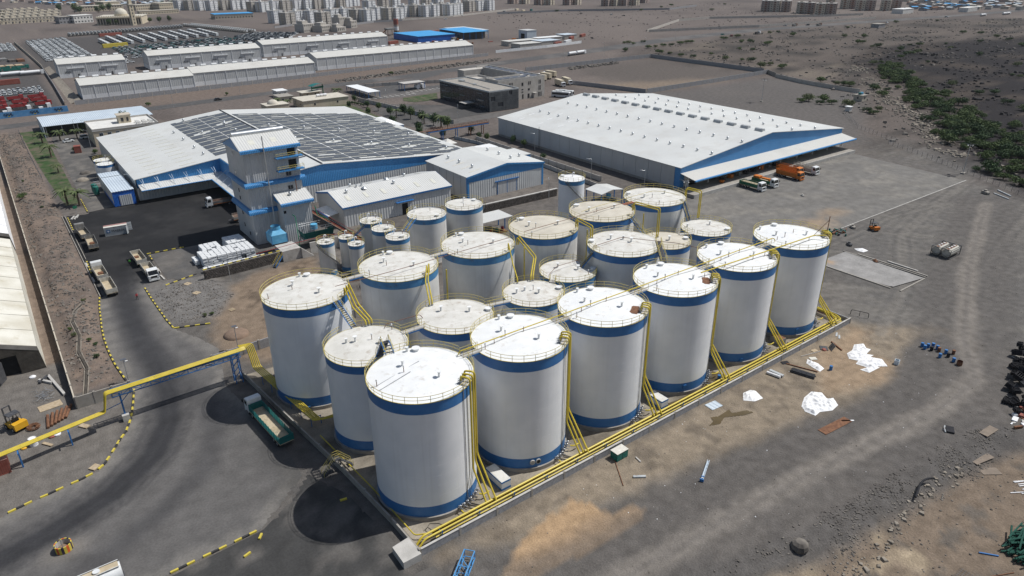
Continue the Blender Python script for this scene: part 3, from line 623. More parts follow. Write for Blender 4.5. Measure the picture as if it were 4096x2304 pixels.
an=['tall white tank at the west end of the rear row','second tank of the rear row, beside the small dark tanks','third tank of the rear row, with pinkish stains on its roof','fourth tank of the rear row, rust streaks under its roof pipes','fifth tank of the rear row, cream roof with bent yellow pipes','sixth and farthest tank of the rear row, beside the loading yard']
aroof=['roof_dusty','roof_dusty','roof_dusty','roof_cream','roof_cream','roof_dusty'];REAR=[]
for i,x in enumerate(AX):
    gp=[(0.03,0.10)]if i<2 or i==4 else[]
    if i in(1,2,5):gp.append((pi+0.03,0.10))
    if i in(0,4,5):gp.append((-1.25,0.1))
    REAR.append(tank(an[i],x,AY,AR,AH,wall='tank_white' if i==0 else 'tank_cream',roof=aroof[i],band='band_blue' if i in(0,3,4,5)else 'band_faded',gaps=gp,bh=1.5,fit=[(k,a+0.2*i,r)for k,a,r in FT]))
bx6,by6=G(2664,962,15.75)
MIDT=[tank('squat white tank behind the nearest tank, zigzag crossover stair on its roof',38.9,91.9,6.58,15.6,'tank_white','roof_dusty',gaps=[(0.02,.11),(1.7,.11),(-1.0,.1)],bh=1.4,fit=[('mushroom',2.2,.3),('mushroom',-0.6,.35),('gauge',0.4,.2),('gauge',.35,.9),('stub',2.4,.5)]),tank('squat white tank in the middle row, joined by a walkway to the zigzag-stair tank',55.6,91.9,6.58,15.6,'tank_cream','roof_dusty',gaps=[(0.02,.11),(pi,.11)],bh=1.4,fit=[('mushroom',2.0,.45),('mushroom',-0.2,.4),('hatch',-0.3,.9)]),tank('small tank third in the middle row, two yellow pipes entering its roof',72.7,91.9,5.7,15.0,'tank_white','roof_dusty','band_faded',gaps=[(pi,.12),(0.3,.12)],bh=1.3,fit=[('stub',2.2,.3),('mushroom',2.6,.55),('mushroom',-1.2,.2),('gauge',1.0,.1),('hatch',-0.3,.9)]),tank('small tank fourth in the middle row, below a stair',84.3,95.6,5.62,15.2,'tank_white','roof_dusty','band_faded',gaps=[(pi+.2,.12),(0.2,.12)],bh=1.3,fit=[('mushroom',2.0,.4),('mushroom',-0.7,.35),('gauge',-1.2,.8),('hatch',-0.6,.88)]),tank('tall white tank rising out of the middle row, crossed by a brown pipe',96.4,92.6,7.35,19.04,'tank_cream','roof_dusty',gaps=[(-0.55,.1),(pi+0.25,.08)],bh=1.5,fit=[('mushroom',1.9,.4),('mushroom',-0.9,.2),('stub',0.9,.15),('hatch',2.4,.88)]),tank('small cream-roofed tank in the middle row beside the tall one',bx6,by6,5.3,15.0,'tank_cream','roof_cream',gaps=[(0.15,.12)],bh=1.3,fit=[('stub',2.4,.55),('mushroom',-1.4,.15),('hatch',-0.5,.85)]),tank('last small tank of the middle row, nearest the loading yard',125.8,95.3,5.62,15.0,'tank_cream','roof_dusty',gaps=[(pi+.15,.12)],bh=1.3,fit=[('stub',2.4,.75),('mushroom',0.2,.3),('hatch',-1.0,.85)])]
for lab,x,y,r,h in(('slim tank with a spiral stair, nearest the white bag stacks',58.8,157.4,2.05,8.6),('slim tank standing behind its slimmer neighbour by the cooling towers',64.3,157.3,1.88,8.6),('slim tank in front of the dark tank trio',64.3,151.6,1.92,8.6)):
    st=tank(lab,x,y,r,h,'tank_cream','roof_dusty','band_faded',bh=0.9,bb=1.0,fit=[('goose',1.5,.5),('hatch',-1.2,.45)],seg=28,seams=5,posts=12,found=0.4)
for lab,x,y,r,h in(('back one of the three dark-walled tanks in a line',71.3,157.2,2.75,11.5),('middle one of the three dark-walled tanks in a line',71.1,150.1,2.77,11.5),('front one of the three dark-walled tanks, black drips down its band',71.3,142.9,2.85,11.5)):
    tank(lab,x,y,r,h,'tank_cream','roof_dusty','band_faded',bh=1.1,bb=0,fit=[('goose',1.6,.6),('hatch',-1.3,.55),('gauge',0.3,.6)],seg=36,seams=6,posts=14,found=0.4)
tank('mid-sized tank with a stair landing, left of the pair below the small shed',84.0,150.8,4.95,12.0,'tank_cream','roof_dusty','band_faded',bh=1.3,bb=0,fit=[('goose',2.2,.7),('hatch',-1.3,.75),('gauge',.4,.3),('gauge',-.6,.8)],seg=44,seams=7,posts=18)
tank('mid-sized tank with an outside curving stair, right of the pair below the small shed',95.8,151.3,4.95,12.0,'tank_cream','roof_dusty','band_faded',bh=1.3,bb=0,fit=[('goose',1.2,.2),('hatch',0.2,.75),('gauge',-2.2,.5)],seg=44,seams=7,posts=18)
tank('tall narrow white tank with a winding stair, near the small steel canopy',128.0,144.8,3.68,15.0,'tank_white','roof_white','band_faded',bh=1.2,bb=0,fit=[('goose',0.3,.15),('hatch',2.0,.75)],seg=40,seams=8,posts=16)
for lab,px,py in(('small blue-banded tank behind its twin by the blue shed',408.5,639.0),('small blue-banded tank in front of its twin by the blue shed',421.5,654.5)):
    x,y=G(px,py,5.6);tank(lab,x,y,2.9,5.2,'tank_white','roof_white',bh=0.9,bb=0,fit=[('gauge',.5,.5)],seg=32,seams=3,posts=12,found=0.4)
for a,b in(((-6.4,.6),(1.2,2.4)),((-6.6,-.6),(-1.2,.5))):MB().tube([(a[0],a[1],ZT+.55-hypot(*a)*.075+.08),(b[0],b[1],ZT+.6-hypot(*b)*.075+.05)],.045,4).build('loose_rod','grey_steel',FRONT[0])
# winding stairs wrapped round tank shells
def spiral(label,x,y,R,z0,z1,a0,a1,n=30,w=0.75,mat='dark_steel',group=None):
    t=thing('spiral_stair',label,'stair',(x,y,0));me=None
    for k in range(n):
        u=(k+.5)/n;a=a0+(a1-a0)*u;z=z0+(z1-z0)*u
        if me is None:me=MB().box(-0.02,w,-0.14,0.14,0,0.05).mesh('tread',mat)
        link('tread',me,t,((R+.03)*cos(a),(R+.03)*sin(a),z),a)
    P=[((R+w)*cos(a0+(a1-a0)*k/30),(R+w)*sin(a0+(a1-a0)*k/30),z0+(z1-z0)*k/30)for k in range(31)]
    MB().tube(P,0.07,4).build('stringer',mat,t)
    hr=MB().tube([(p[0],p[1],p[2]+1.0)for p in P],0.03,4)
    for k in range(0,31,3):hr.tube([P[k],(P[k][0],P[k][1],P[k][2]+1.0)],0.025,4)
    hr.build('handrail',YEL,t);return t
spiral('curving stair on the slim tank by the bag stacks',58.8,157.4,2.05,2.2,9.0,-0.3,-2.9,26)
spiral('winding stair on the tall narrow white tank',128.0,144.8,3.68,4.5,15.7,-0.1,-2.7,36)
spiral('curving stair on the right-hand mid-sized tank',95.8,151.3,4.95,4.0,12.6,0.9,-0.6,30)
spiral('dark curving stair between the two small tanks of the middle row',bx6,by6,5.3,8.0,15.6,0.75,-0.15,24)
# roof walkways between tanks
def walkway(label,a,b,z,w=1.1,deck='concrete_light',z2=None,rails=True):
    t=thing('walkway',label,'walkway',(a[0],a[1],0));dx,dy=b[0]-a[0],b[1]-a[1];L=hypot(dx,dy);z2=z if z2 is None else z2
    ux,uy=dx/L,dy/L;px,py=-uy*w/2,ux*w/2
    d=MB()
    top=[(px,py,z),(-px,-py,z),(dx-px,dy-py,z2),(dx+px,dy+py,z2)];d._add(top+[(p[0],p[1],p[2]-0.12)for p in top],[(0,1,2,3),(7,6,5,4),(0,3,7,4),(1,5,6,2),(0,4,5,1),(3,2,6,7)]);d.build('deck',deck,t)
    bm=MB()
    for s in(1,-1):bm.tube([(s*px*.95,s*py*.95,z-.24),(dx+s*px*.95,dy+s*py*.95,z2-.24)],0.12,4)
    bm.build('beam','steel_blue',t)
    r=MB();n=max(2,int(L/1.5))
    for s in(1,-1):
        for h in(1.05,0.55):r.tube([(s*px,s*py,z+h),(dx+s*px,dy+s*py,z2+h)],0.032,4)
        for k in range(n+1):u=k/n;r.tube([(dx*u+s*px,dy*u+s*py,z+(z2-z)*u),(dx*u+s*px,dy*u+s*py,z+(z2-z)*u+1.05)],0.032,4)
    r.build('railing',YEL,t);return t
ordn=['first','second','third','fourth','fifth']
for i in range(5):walkway('railed walkway joining the %s and %s tanks of the front row'%(ordn[i],(ordn+['sixth'])[i+1]),(TX[i]+7.1,TY+0.35),(TX[i+1]-7.1,TY+0.35),ZT+0.12)
walkway('railed walkway between the first and second rear tanks',(AX[0]+7.1,AY+.2),(AX[1]-7.1,AY+.2),ZT+.12);walkway('railed walkway between the second and third rear tanks',(AX[1]+7.1,AY+.2),(AX[2]-7.1,AY+.2),ZT+.12)
walkway('railed walkway between the fifth and sixth rear tanks',(AX[4]+7.1,AY+.2),(AX[5]-7.1,AY+.2),ZT+.12,deck='red_brown')
walkway('railed walkway between the two squat tanks of the middle row',(45.2,91.9),(49.3,91.9),16.5);walkway('railed walkway from the second squat tank to the small tank with two yellow pipes',(62.0,91.9),(67.2,91.9),16.4,z2=15.9)
walkway('railed walkway between the two small tanks in the middle of the yard',(78.2,93.2),(79.2,94.0),16.0);walkway('railed walkway between the last two small tanks of the middle row',(bx6+5.0,by6+.8),(120.5,94.6),15.9)
walkway('dark sloping walkway from the tall middle tank down to the fourth front tank',(102.4,88.9),(95.2,80.7),ZT+.14,deck='dark_steel')
def stair(label,a,b,za,zb,w=0.95,mat='dark_steel',rail=YEL):
    """straight stair from a (height za) down to b (height zb): each tread a part"""
    t=thing('stair',label,'stair',(a[0],a[1],0));dx,dy=b[0]-a[0],b[1]-a[1];L=hypot(dx,dy);ang=atan2(dy,dx);n=max(4,int(abs(za-zb)/0.24))
    me=MB().box(-0.14,0.14,-w/2,w/2,0,0.05).mesh('tread',mat)
    for k in range(n):u=(k+.5)/n;link('tread',me,t,(dx*u,dy*u,za+(zb-za)*u),ang)
    px,py=-sin(ang)*w/2,cos(ang)*w/2;s=MB();r=MB()
    for sg in(1,-1):
        s.tube([(sg*px,sg*py,za-.05),(dx+sg*px,dy+sg*py,zb-.05)],0.11,4)
        for h in(1.0,.55):r.tube([(sg*px,sg*py,za+h),(dx+sg*px,dy+sg*py,zb+h)],0.03,4)
        for k in range(int(L/1.3)+2):u=k/(int(L/1.3)+1);r.tube([(dx*u+sg*px,dy*u+sg*py,za+(zb-za)*u),(dx*u+sg*px,dy*u+sg*py,za+(zb-za)*u+1.0)],0.028,4)
    s.build('stringer','steel_blue',t);r.build('handrail',rail,t);return t
stair('steep stair from the rear west tank down to the squat tank below',(38.9,103.0),(39.8,98.4),ZT+.1,16.5)
stair('stair from the tall middle tank down to the small tank west of it',(89.8,93.6),(87.2,95.0),ZT+.1,16.1);stair('stair from the fifth rear tank down between yellow pipes',(108.9,103.0),(109.8,98.4),ZT,15.9);stair('stair from the sixth rear tank down to the last small tank',(126.4,103.0),(126.0,100.6),ZT,16.0)
stair('first ramp of the zigzag crossover stair on the squat tank roof',(38.6,84.3),(38.9,87.4),20.6,16.5,1.2)
stair('second ramp of the zigzag crossover stair, dropping to the nearest tank',(38.6,84.2),(38.0,81.6),20.6,ZT+.1,1.2)
stair('stair from the dark tank trio up to the left mid-sized tank',(79.6,149.2),(74.4,144.6),13.0,12.1);stair('stair down from the dark tank trio toward the slim tanks',(69.4,155.4),(66.0,156.4),12.0,9.2)
# roof risers, headers and pipe racks
def risers(label,tx,k=3,a=-1.05,dirty=False):
    t=thing('riser_pipes',label,'pipes',(tx,TY,0))
    for i in range(k):
        an=a+i*0.115;ri,ro=6.35,7.78;c,s=cos(an),sin(an);zt=ZT+1.15+0.0*i
        zb=5.8+0.7*i;ex,ey=ro*c+0.15-0.0,-(TY-64.75)
        p=MB().bend([(ri*c,ri*s,ZT+.45),(ri*c,ri*s,zt),(ro*c,ro*s,zt),(ro*c,ro*s,zb),(ro*c+0.25,ey+(0.5 if i<2 else 0.0),1.75),(ro*c+.25,ey+(0.2 if i<2 else -.3),1.35)],0.14,0.55,8)
        p.build('pipe','pipe_yellow',t,True)
        v=MB().cyl(ri*c,ri*s,ZT+.05,ZT+.5,0.2,8).cyl(ri*c,ri*s,ZT+.42,ZT+.5,0.27,8)
        v.T=Matrix.Translation((ri*c-0.35,ri*s-.1,ZT+.75))@Matrix.Rotation(pi/2,4,'Y');v.ring(0,0,0,0.22,0.03,12,4);v.T=None
        v.tube([(ri*c-.35,ri*s-.1,ZT+.75),(ri*c,ri*s,ZT+.6)],0.035,4);v.build('valve','grey_steel',t)
    c,s=cos(a+.1),sin(a+.1);MB().obox((6.5*c,6.5*s,ZT+.06),(1.4,2.4,0.07),a+pi).build('platform','concrete_light',t)
    d=MB().tube([(7.5*cos(a-.17),7.5*sin(a-.17),ZT+.6),(7.5*cos(a-.17),7.5*sin(a-.17),0.9)],0.06,6);d.build('drain_pipe','grey_steel',t)
    n=MB()
    for i in range(7):
        an=a-0.42+i*0.09;n.cyl(7.75*cos(an),7.75*sin(an),.7,1.25,0.13,6);n.tube([(7.4*cos(an),7.4*sin(an),1.0),(8.5*cos(an),8.5*sin(an),1.0)],0.07,6);n.sphere((7.95*cos(an),7.95*sin(an),1.35),.15,6,4)
    n.build('foot_valves','grey_steel',t)
    y2=MB();y2.bend([(8.4*cos(a-.45),8.4*sin(a-.45),1.0),(8.6*cos(a-.45),-(TY-65.4),0.9),(8.9*cos(a-.45)+.4,-(TY-64.9),1.2)],.11,.3,8)
    y2.bend([(8.4*cos(a+.05),8.4*sin(a+.05),1.0),(9.3*cos(a+.05),9.0*sin(a+.05),1.0),(9.3*cos(a+.05)+1.0,9.0*sin(a+.05)+.1,1.0)],.12,.3,8);y2.build('branch_pipe','pipe_yellow',t,True)
    if dirty:MB().prism([(6.2*cos(a+q)*k2-.2,6.2*sin(a+q)*k2+.2)for q,k2 in((-.15,1.02),(.1,1.05),(.3,1.0),(.32,.85),(.12,.72),(-.1,.76),(-.2,.9))],ZT+.10,ZT+.22).build('oily_residue','rust',t)
    return t
rl=['yellow riser pipes bending over the rim of the nearest tank','yellow riser pipes on the second front tank','yellow riser pipes beside oily debris on the third front tank','yellow riser pipes on the fourth front tank','yellow riser pipes on the fifth front tank','yellow riser pipes on the last front tank']
for i,x in enumerate(TX):risers(rl[i],x,3,-1.05+(0,0.10,0.02,0.16,0.22,0.24)[i],dirty=(i in(2,3)))
rk=thing('pipe_rack','long yellow pipe rack along the front bund wall','pipes',(31,64,0))
for yy,r,m,z in((0.75,.17,'pipe_yellow',1.3),(0.1,.15,'pipe_yellow',1.28),(0.42,.10,'pipe_yellow',0.85),(-.05,.09,'pipe_yellow',.8),(0.9,.08,'pipe_rust',.8),(1.35,.05,'pipe_rust',.75)):
    p=MB().bend([(0.2 if z>1 else 3,yy-(.25 if z>1 else 0),z-(.9 if z>1 else 0)),(1.4 if z>1 else 4,yy,z),(105.4-yy,yy+1.25,z),(106.4-yy*.8,yy+3.0,z),(107.2-yy*.5,30,z)],r,.5,8);p.build('pipe',m,rk,True)
sm=MB()
sm.box(-.05,.05,-.35,.35,0.55,.63).box(-.05,.05,-.4,-.3,0.05,1.55).box(-.05,.05,.95,1.03,0.05,1.1).box(-.05,.05,-.3,1.0,1.06,1.12);sme=sm.mesh('pipe_support','steel_blue')
for k in range(17):link('pipe_support',sme,rk,(4+6.2*k,0.15+6.2*k*.013,0))
lh=thing('header_pipe','thin yellow pipe carried over all the front tank roofs','pipe',(TX[0],74.7,0))
MB().bend([(6.8,0.6,ZT+.2),(6.8,.1,ZT+1.0),(87.6-6.2,0.0,ZT+1.0),(87.6-6.0,-.4,ZT+.9),(87.6-5.8,-.4,ZT+.3)],0.085,.3,6).build('pipe','pipe_yellow',lh,True)
ps=MB().cyl(0,0,ZT+.1,ZT+1.0,.05,6).mesh('pipe_post','rust')
for i in range(1,6):link('pipe_post',ps,lh,(TX[i]-TX[0]-4.5,-.02,0));link('pipe_post',ps,lh,(TX[i]-TX[0]+1.0,-.02,.35));
l2=thing('header_pipe','thicker yellow pipe over the last three front tank roofs','pipe',(TX[3],71.6,0))
MB().bend([(4.0,0.4,ZT+1.1),(17.5,-.3,ZT+1.1),(37.2,-1.2,ZT+1.1),(38.8,-2.8,ZT+1.1)],0.12,.5,8).build('pipe','pipe_yellow',l2,True)
for x in(4.6,18,21.5,35.5):link('pipe_post',ps,l2,(x,0.2-x*.035,.05))
def pipe1(label,pts,r,mat='pipe_yellow',rad=.5,name='pipe',cat='pipe'):return tag(MB().bend(pts,r,rad,8).build(name,mat,None,True),label,cat)
pipe1('long thin brown pipe crossing the rear tank roofs on the west',[(40.5,106.6,ZT+1.0),(52,106.3,ZT+1.05),(70,107.0,ZT+1.0),(78.5,107.4,ZT+.9)],.06,'pipe_rust')
pipe1('thin brown pipe crossing the fourth and fifth rear tank roofs',[(83,108.2,ZT+.95),(95,108.4,ZT+1.0),(112,109.0,ZT+1.0)],.06,'pipe_rust')
pipe1('pale yellow pipe over the fifth and sixth rear tank roofs',[(101,110.6,ZT+.9),(106,110.6,ZT+1.2),(124,110.8,ZT+1.3),(126,109,ZT+1.2),(127.5,105,ZT+1.0)],.05,'rail_yellow')
pipe1('brown pipe slanting across the tall middle tank roof',[(89.5,94.2,ZT+.5),(96.6,93.5,ZT+1.0),(103.0,84.5,ZT+1.0),(105.4,80.2,ZT+.6)],.06,'pipe_rust')
pipe1('thin brown pipe from the squat tank to its middle-row neighbour',[(43.6,94.9,16.6),(44.0,95.0,17.2),(50.2,94.6,17.2),(50.6,94.4,16.5)],.06,'pipe_rust')
pipe1('thin brown pipe over the roof of the fourth small tank',[(79.3,95.5,16.4),(82,96.4,17.2),(87.5,96.4,17.1),(88.4,96.2,16.2)],.05,'pipe_rust')
def gooses(label,x0,y0,x1,y1,za,zb,n=2,out=0.9,mid=None):
    t=thing('transfer_pipes',label,'pipes',(x0,y0,0))
    for i in range(n):
        o=i*0.55;dx,dy=x1-x0,y1-y0
        pts=[(o*.8,0,za-.6),(o*.8,0,za+1.1+.25*i)]
        if mid:pts+=[(mid[0]-x0+o,mid[1]-y0,mid[2]+.2*i)]
        pts+=[(dx+o,dy,za+1.1+.25*i if not mid else zb+1.0),(dx+o,dy,zb-.1)]
        MB().bend(pts,.13,.5,8).build('pipe','pipe_yellow',t,True)
        MB().cyl(dx+o,dy,zb-.05,zb+.3,.22,8).build('flange','grey_steel',t,True)
    return t
gooses('three yellow pipes dropping from the rear west tank to the squat tank',41.0,103.9,41.6,97.6,ZT+.7,16.4,3,mid=(41.4,102.0,ZT-1.6));gooses('two yellow pipes dropping from the second rear tank to the squat middle tank',57.2,103.8,53.9,97.7,ZT+.6,16.4,2,mid=(55.6,101.8,ZT-.6))
gooses('bent yellow pipes from the third rear tank to the small tank below',75.6,103.7,72.8,97.0,ZT+.6,15.8,1,mid=(74.6,100.8,ZT-1.8));gooses('yellow pipe bends from the third rear tank to the small tank with two roof pipes',78.4,104.6,75.4,96.2,ZT+.8,15.8,2,mid=(79.6,100.6,ZT-1.6))
gooses('tall yellow pipe bends from the fourth rear tank to the tall middle tank',93.5,104.0,92.6,98.4,ZT+1.4,ZT,2);gooses('tall yellow pipe bends from the fifth rear tank to the cream-roofed small tank',110.4,104.0,111.5,97.4,ZT+1.6,15.9,2);gooses('tall yellow pipe bends from the sixth rear tank to the last small tank',128.2,104.2,128.6,100.2,ZT+1.6,15.9,2)
vp=MB()
for x,y in((60.4,102.3),(78.5,102.3),(95.2,102.2),(112.2,102.2)):tag(MB().tube([(x,y,.05),(x,y,ZT+.4)],.13,8).build('standpipe','pipe_yellow',None,True),'yellow vertical standpipe against the %s rear tank'%{60.4:'second',78.5:'third',95.2:'fourth',112.2:'fifth'}[x],'pipe')
# inner rack between tank rows, west side rack
r2=thing('pipe_rack','bundle of yellow pipes turning a corner beside the rear west tank','pipes',(27,121,0))
for k in range(5):
    o=k*.33;MB().bend([(-.6-.0,.6+o*.0-.0+o,6.35),(.6+o,.6+o*.6,6.35),(.9+o,-.4,2.1),(3.6+o*.9,-23.2-o*.3,1.9),(12,-23.8-o,1.9),(40,-24.0-o,1.8)],.11,.6,6).build('pipe','pipe_yellow',r2,True)
for k in range(6):MB().box(-.06,1.9,-.06,.06,1.62,1.74).box(0,.1,-.05,.05,.05,1.62).box(1.7,1.8,-.05,.05,.05,1.62).build('pipe_support','steel_blue',r2,loc=(1.2+k*.45,-4-k*3.6,0))
pipe1('yellow pipe pair low along the inner side of the west bund wall',[(30.4,95,.7),(31.6,78,.7),(31.9,66,.8),(33.5,65.0,1.0)],.1)
# ladder pad fittings: equipment skids in the bund
def skid(label,x,y,w,d,h,body='truck_white',top='roof_dusty'):
    t=thing('equipment_box',label,'box',(x,y,0));MB().box(-w/2,w/2,-d/2,d/2,.06,h).build('body',body,t)
    if body=='truck_white':MB().box(-w/2-.01,w/2+.01,-d/2-.01,d/2+.01,h-.3,h-.001).build('upper_band','band_blue',t);MB().box(-w/2-.01,w/2+.01,-d/2-.01,d/2+.01,.061,.45).build('lower_band','band_blue',t)
    MB().box(-w/2+.06,w/2-.06,-d/2+.06,d/2-.06,h,h+.03).build('top',top,t);return t
skid('white box with blue bands and dirty top beside the nearest tank',47.8,68.7,1.7,4.2,1.7);skid('white box with blue bands in muddy water between the third and fourth tanks',82.4,68.4,1.7,3.4,1.7);skid('bare concrete sump with broken top between the fifth and sixth tanks',118.4,68.6,1.7,2.6,1.5,'concrete','rust')
skid('small white-topped pump box by the sixth rear tank',134.5,108,3.0,2.6,2.6,'wall_white','roof_white')
# steps over the bund
so=thing('bund_stair','small yellow-railed steps crossing the west bund wall','stair',(29.4,85.8,0))
for sgn in(-1,1):
    for k in range(7):MB().box(-.14,.14,-.5,.5,0,.05).build('tread','dark_steel',so,loc=(sgn*(.5+.3*(6-k)),0,.25+k*.3))
MB().box(-.55,.55,-.5,.5,2.25,2.31).build('platform','dark_steel',so)
hr=MB()
for yy in(-.5,.5):
    for h in(1.0,.55):hr.tube([(-2.4,yy,.2+h),(-.5,yy,2.3+h),(.5,yy,2.3+h),(2.4,yy,.2+h)],.035,4)
    for x,z in((-2.4,.1),(-1.4,1.3),(-.5,2.3),(.5,2.3),(1.4,1.3),(2.4,.1)):hr.tube([(x,yy,z),(x,yy,z+1.05)],.035,4)
hr.build('handrail','rail_yellow',so)
# drum, cone of yellow pipe, hose in the bund
tag(MB().cyl(97.6,66.9,.08,1.0,.33,12).build('drum','band_blue',None,True),'dark blue drum standing in the muddy water by the fourth tank','drum')
tag(MB().tube([(107.5,66.4,.25),(108.5,66.2,.25)],.17,8).build('pipe_offcut','pipe_yellow',None,True),'short yellow pipe offcut on the bund floor by the fifth tank','pipe')
tag(MB().tube([(33.6,66.6,.12),(34.4,66.9,.12),(34.6,66.2,.12),(34.0,65.9,.12),(33.8,66.5,.13),(35,67.3,.12),(36,66.6,.12),(36.6,65.6,.12)],.035,5).build('hose','rubber',None,True),'thin dark hose coiled on the floor at the bund corner','hose')
# lettering on the shells of the fourth and fifth tanks
for i,a in((3,-0.62),(4,-0.70)):
    for k,s in enumerate(('TANK NO 0%d'%(i+3),'PRODUCT: RBD OL','CAPACITY: 2500 MT')):
        R_=7.43;rot=Matrix.Translation((R_*cos(a),R_*sin(a),9.6-k*.55))@Matrix.Rotation(a+pi/2,4,'Z')@Matrix.Rotation(pi/2,4,'X')
        text_mesh(s,0.48 if k==0 else .38,'ink','lettering',FRONT[i],rot,.004)
# plant buildings
def gable_y(t,x0,x1,y0,y1,eave,ridge,xr=None,roof='sheet_roof',over=0.4,th=0.18,name='roof'):
    """two roof slopes, ridge running along Y at xr"""
    xr=(x0+x1)/2 if xr is None else xr;m=(ridge-eave)/(xr-x0);m2=(ridge-eave)/(x1-xr)
    a,b=x0-over,x1+over;ya,yb=y0-over,y1+over
    mb=MB();mb.extr([(a,eave-m*over),(xr,ridge),(xr,ridge+th),(a,eave-m*over+th)],'y',ya,yb);mb.extr([(xr,ridge),(b,eave-m2*over),(b,eave-m2*over+th),(xr,ridge+th)],'y',ya,yb)
    return mb.build(name,roof,t)
def turbine_vent():
    if 'turb' not in _tm:_tm['turb']=MB().cyl(0,0,-.2,.35,.35,10).sphere((0,0,.6),.48,10,6,.8).mesh('roof_ventilator','galv',True)
    return _tm['turb']
def ridge_vent(L=3.6,r=0.62):
    k=('rv',L,r)
    if k not in _tm:
        pts=[(-r*1.15,-.3),(-r*1.15,.35)]+[(r*1.15*cos(pi-pi*i/8),.35+r*.8*sin(pi-pi*i/8))for i in range(1,8)]+[(r*1.15,.35),(r*1.15,-.3)]
        _tm[k]=MB().extr(pts,'y',-L/2,L/2).mesh('ridge_ventilator','cont_side',True)
    return _tm[k]
# large distribution warehouse, east
X0,X1,Y0,Y1,EV,RG=182.7,282.2,151.5,257.3,8.0,13.2;XR=232.45
w=thing('warehouse','huge white-roofed warehouse with blue gable and loading dock','warehouse',(X0,Y0,0));W_,D_=X1-X0,Y1-Y0
gable_y(w,0,W_,0,D_,EV,RG,roof='sheet_roof')
pm=MB().box(-0.06,0.06,-2.98,2.98,0,7.9).mesh('wall_panel','clad_panel')
n=17;st=(D_-2.4)/n;pm=MB().box(-0.08,0.08,-st/2+.06,st/2-.06,0.9,7.85).mesh('wall_panel','clad_panel')
for k in range(n):link('wall_panel',pm,w,(0.05,2.4+st*(k+.5),0))
MB().box(0.0,.3,2.0,D_,0,.9).build('plinth','concrete',w);MB().box(.2,.28,1.0,D_-.2,.9,7.9).build('back_wall','dark_steel',w)
MB().box(-.05,2.3,-.02,2.3,0,7.95).build('corner_trim','clad_blue',w)
g=MB().extr([(0.1,5.4),(W_-.1,5.4),(W_-.1,EV),(W_/2,RG),(.1,EV)],'y',0.05,.3);g.build('gable','clad_blue',w)
gw=MB().extr([(.1,0),(W_-.1,0),(W_-.1,5.4),(.1,5.4)],'y',.1,.35);gw.build('dock_wall','wall_white',w)
g2=MB().extr([(0.1,0),(W_-.1,0),(W_-.1,EV),(W_/2,RG),(.1,EV)],'y',D_-.3,D_-.05);g2.build('rear_gable','clad_panel',w);MB().box(W_-.3,W_-.1,.4,D_-.4,0,EV).build('east_wall','clad_panel',w)
ca=MB();ca._add([(.2,.02,6.1),(W_-.2,.02,6.1),(W_-.2,-6.4,5.0),(.2,-6.4,5.0),(.2,.02,5.98),(W_-.2,.02,5.98),(W_-.2,-6.4,4.88),(.2,-6.4,4.88)],[(0,3,2,1),(4,5,6,7),(0,4,7,3),(1,2,6,5)]);ca.build('canopy','sheet_roof_far',w)
fa=MB();fa.extr([(-6.4,5.05)]+[(-6.45-.42*sin(pi*i/6),4.75+.35*cos(pi*i/6))for i in range(7)]+[(-6.4,4.4)],'x',.1,W_-.1);fa.build('canopy_fascia','trim_blue',w,True)
for k in range(9):MB().box(-1.9,1.9,0,.12,0,4.2).build('dock_door','glass_dark' if k%3 else 'dark',w,loc=(7+k*10.6,-.05,0))
for k in range(10):MB().box(-.2,.2,-.2,.2,1.2,5.5).build('column','wall_white',w,loc=(2+k*10.6,-2.0,0))
struct(MB().box(180,278.5,142.8,151.4,0,1.15).build('loading_dock','concrete'));struct(MB().box(180,278.5,142.45,142.78,0,1.3).build('kerb','concrete_light'))
for k in range(16):yy=Y1-4.5-k*6.45;link('ridge_ventilator',ridge_vent(3.4,.75),w,(W_/2-1.2,yy-Y0,RG+.12))
for row,(xo,cnt)in enumerate(((-33,16),(-16.5,16),(14,16),(30,16))):
    for k in range(cnt):xx=W_/2+xo;link('roof_ventilator',turbine_vent(),w,(xx,D_-9-k*6.4,RG-abs(xo)*(RG-EV)/(W_/2)+.25))
skm=MB().box(-1.6,1.6,-.35,.35,0,.03).mesh('skylight','roof_white')
for x,y in((5,95),(12,97),(5,82),(12,84),(19,86),(8,72),(15,74)):o=link('skylight',skm,w,(x,y,EV+x*(RG-EV)/(W_/2)+.2));o.rotation_euler=(0,-atan2(RG-EV,W_/2),0)
ld=MB()
for dx in(-.3,.3):ld.tube([(-.4,76+dx,0),(-.4,76+dx,9)],.04,4)
for k in range(18):ld.tube([(-.4,75.7,.5+k*.5),(-.4,76.3,.5+k*.5)],.03,4)
ld.build('ladder','dark_steel',w)
# solar-roofed processing hall, west
SX0,SX1,SY0,SYL,SY1,SE,SR,SXR,SXM=33.0,141.0,215.5,253.0,329.0,7.2,12.3,82.5,60.5
w=thing('processing_hall','wide white hall whose roof is covered with solar panels','hall',(SX0,SY0,0))
lx=lambda x:x-SX0
ly=lambda y:y-SY0
def rz_(x):return SE+(x-SX0)*(SR-SE)/(SXR-SX0)if x<=SXR else SR-(x-SXR)*(SR-SE)/(SX1-SXR)
mb=MB();th=.18
for(xa,xb,ya)in((SX0-.4,SXM,SYL-.5),(SXM,SXR,SY0-.4)):mb.extr([(lx(xa),rz_(xa)),(lx(xb),rz_(xb)),(lx(xb),rz_(xb)+th),(lx(xa),rz_(xa)+th)],'y',ly(ya),ly(SY1+.4))
mb.extr([(lx(SXR),SR),(lx(SX1+.4),rz_(SX1+.4)),(lx(SX1+.4),rz_(SX1+.4)+th),(lx(SXR),SR+th)],'y',ly(SY0-.4),ly(SY1+.4));mb.build('roof','sheet_roof',w)
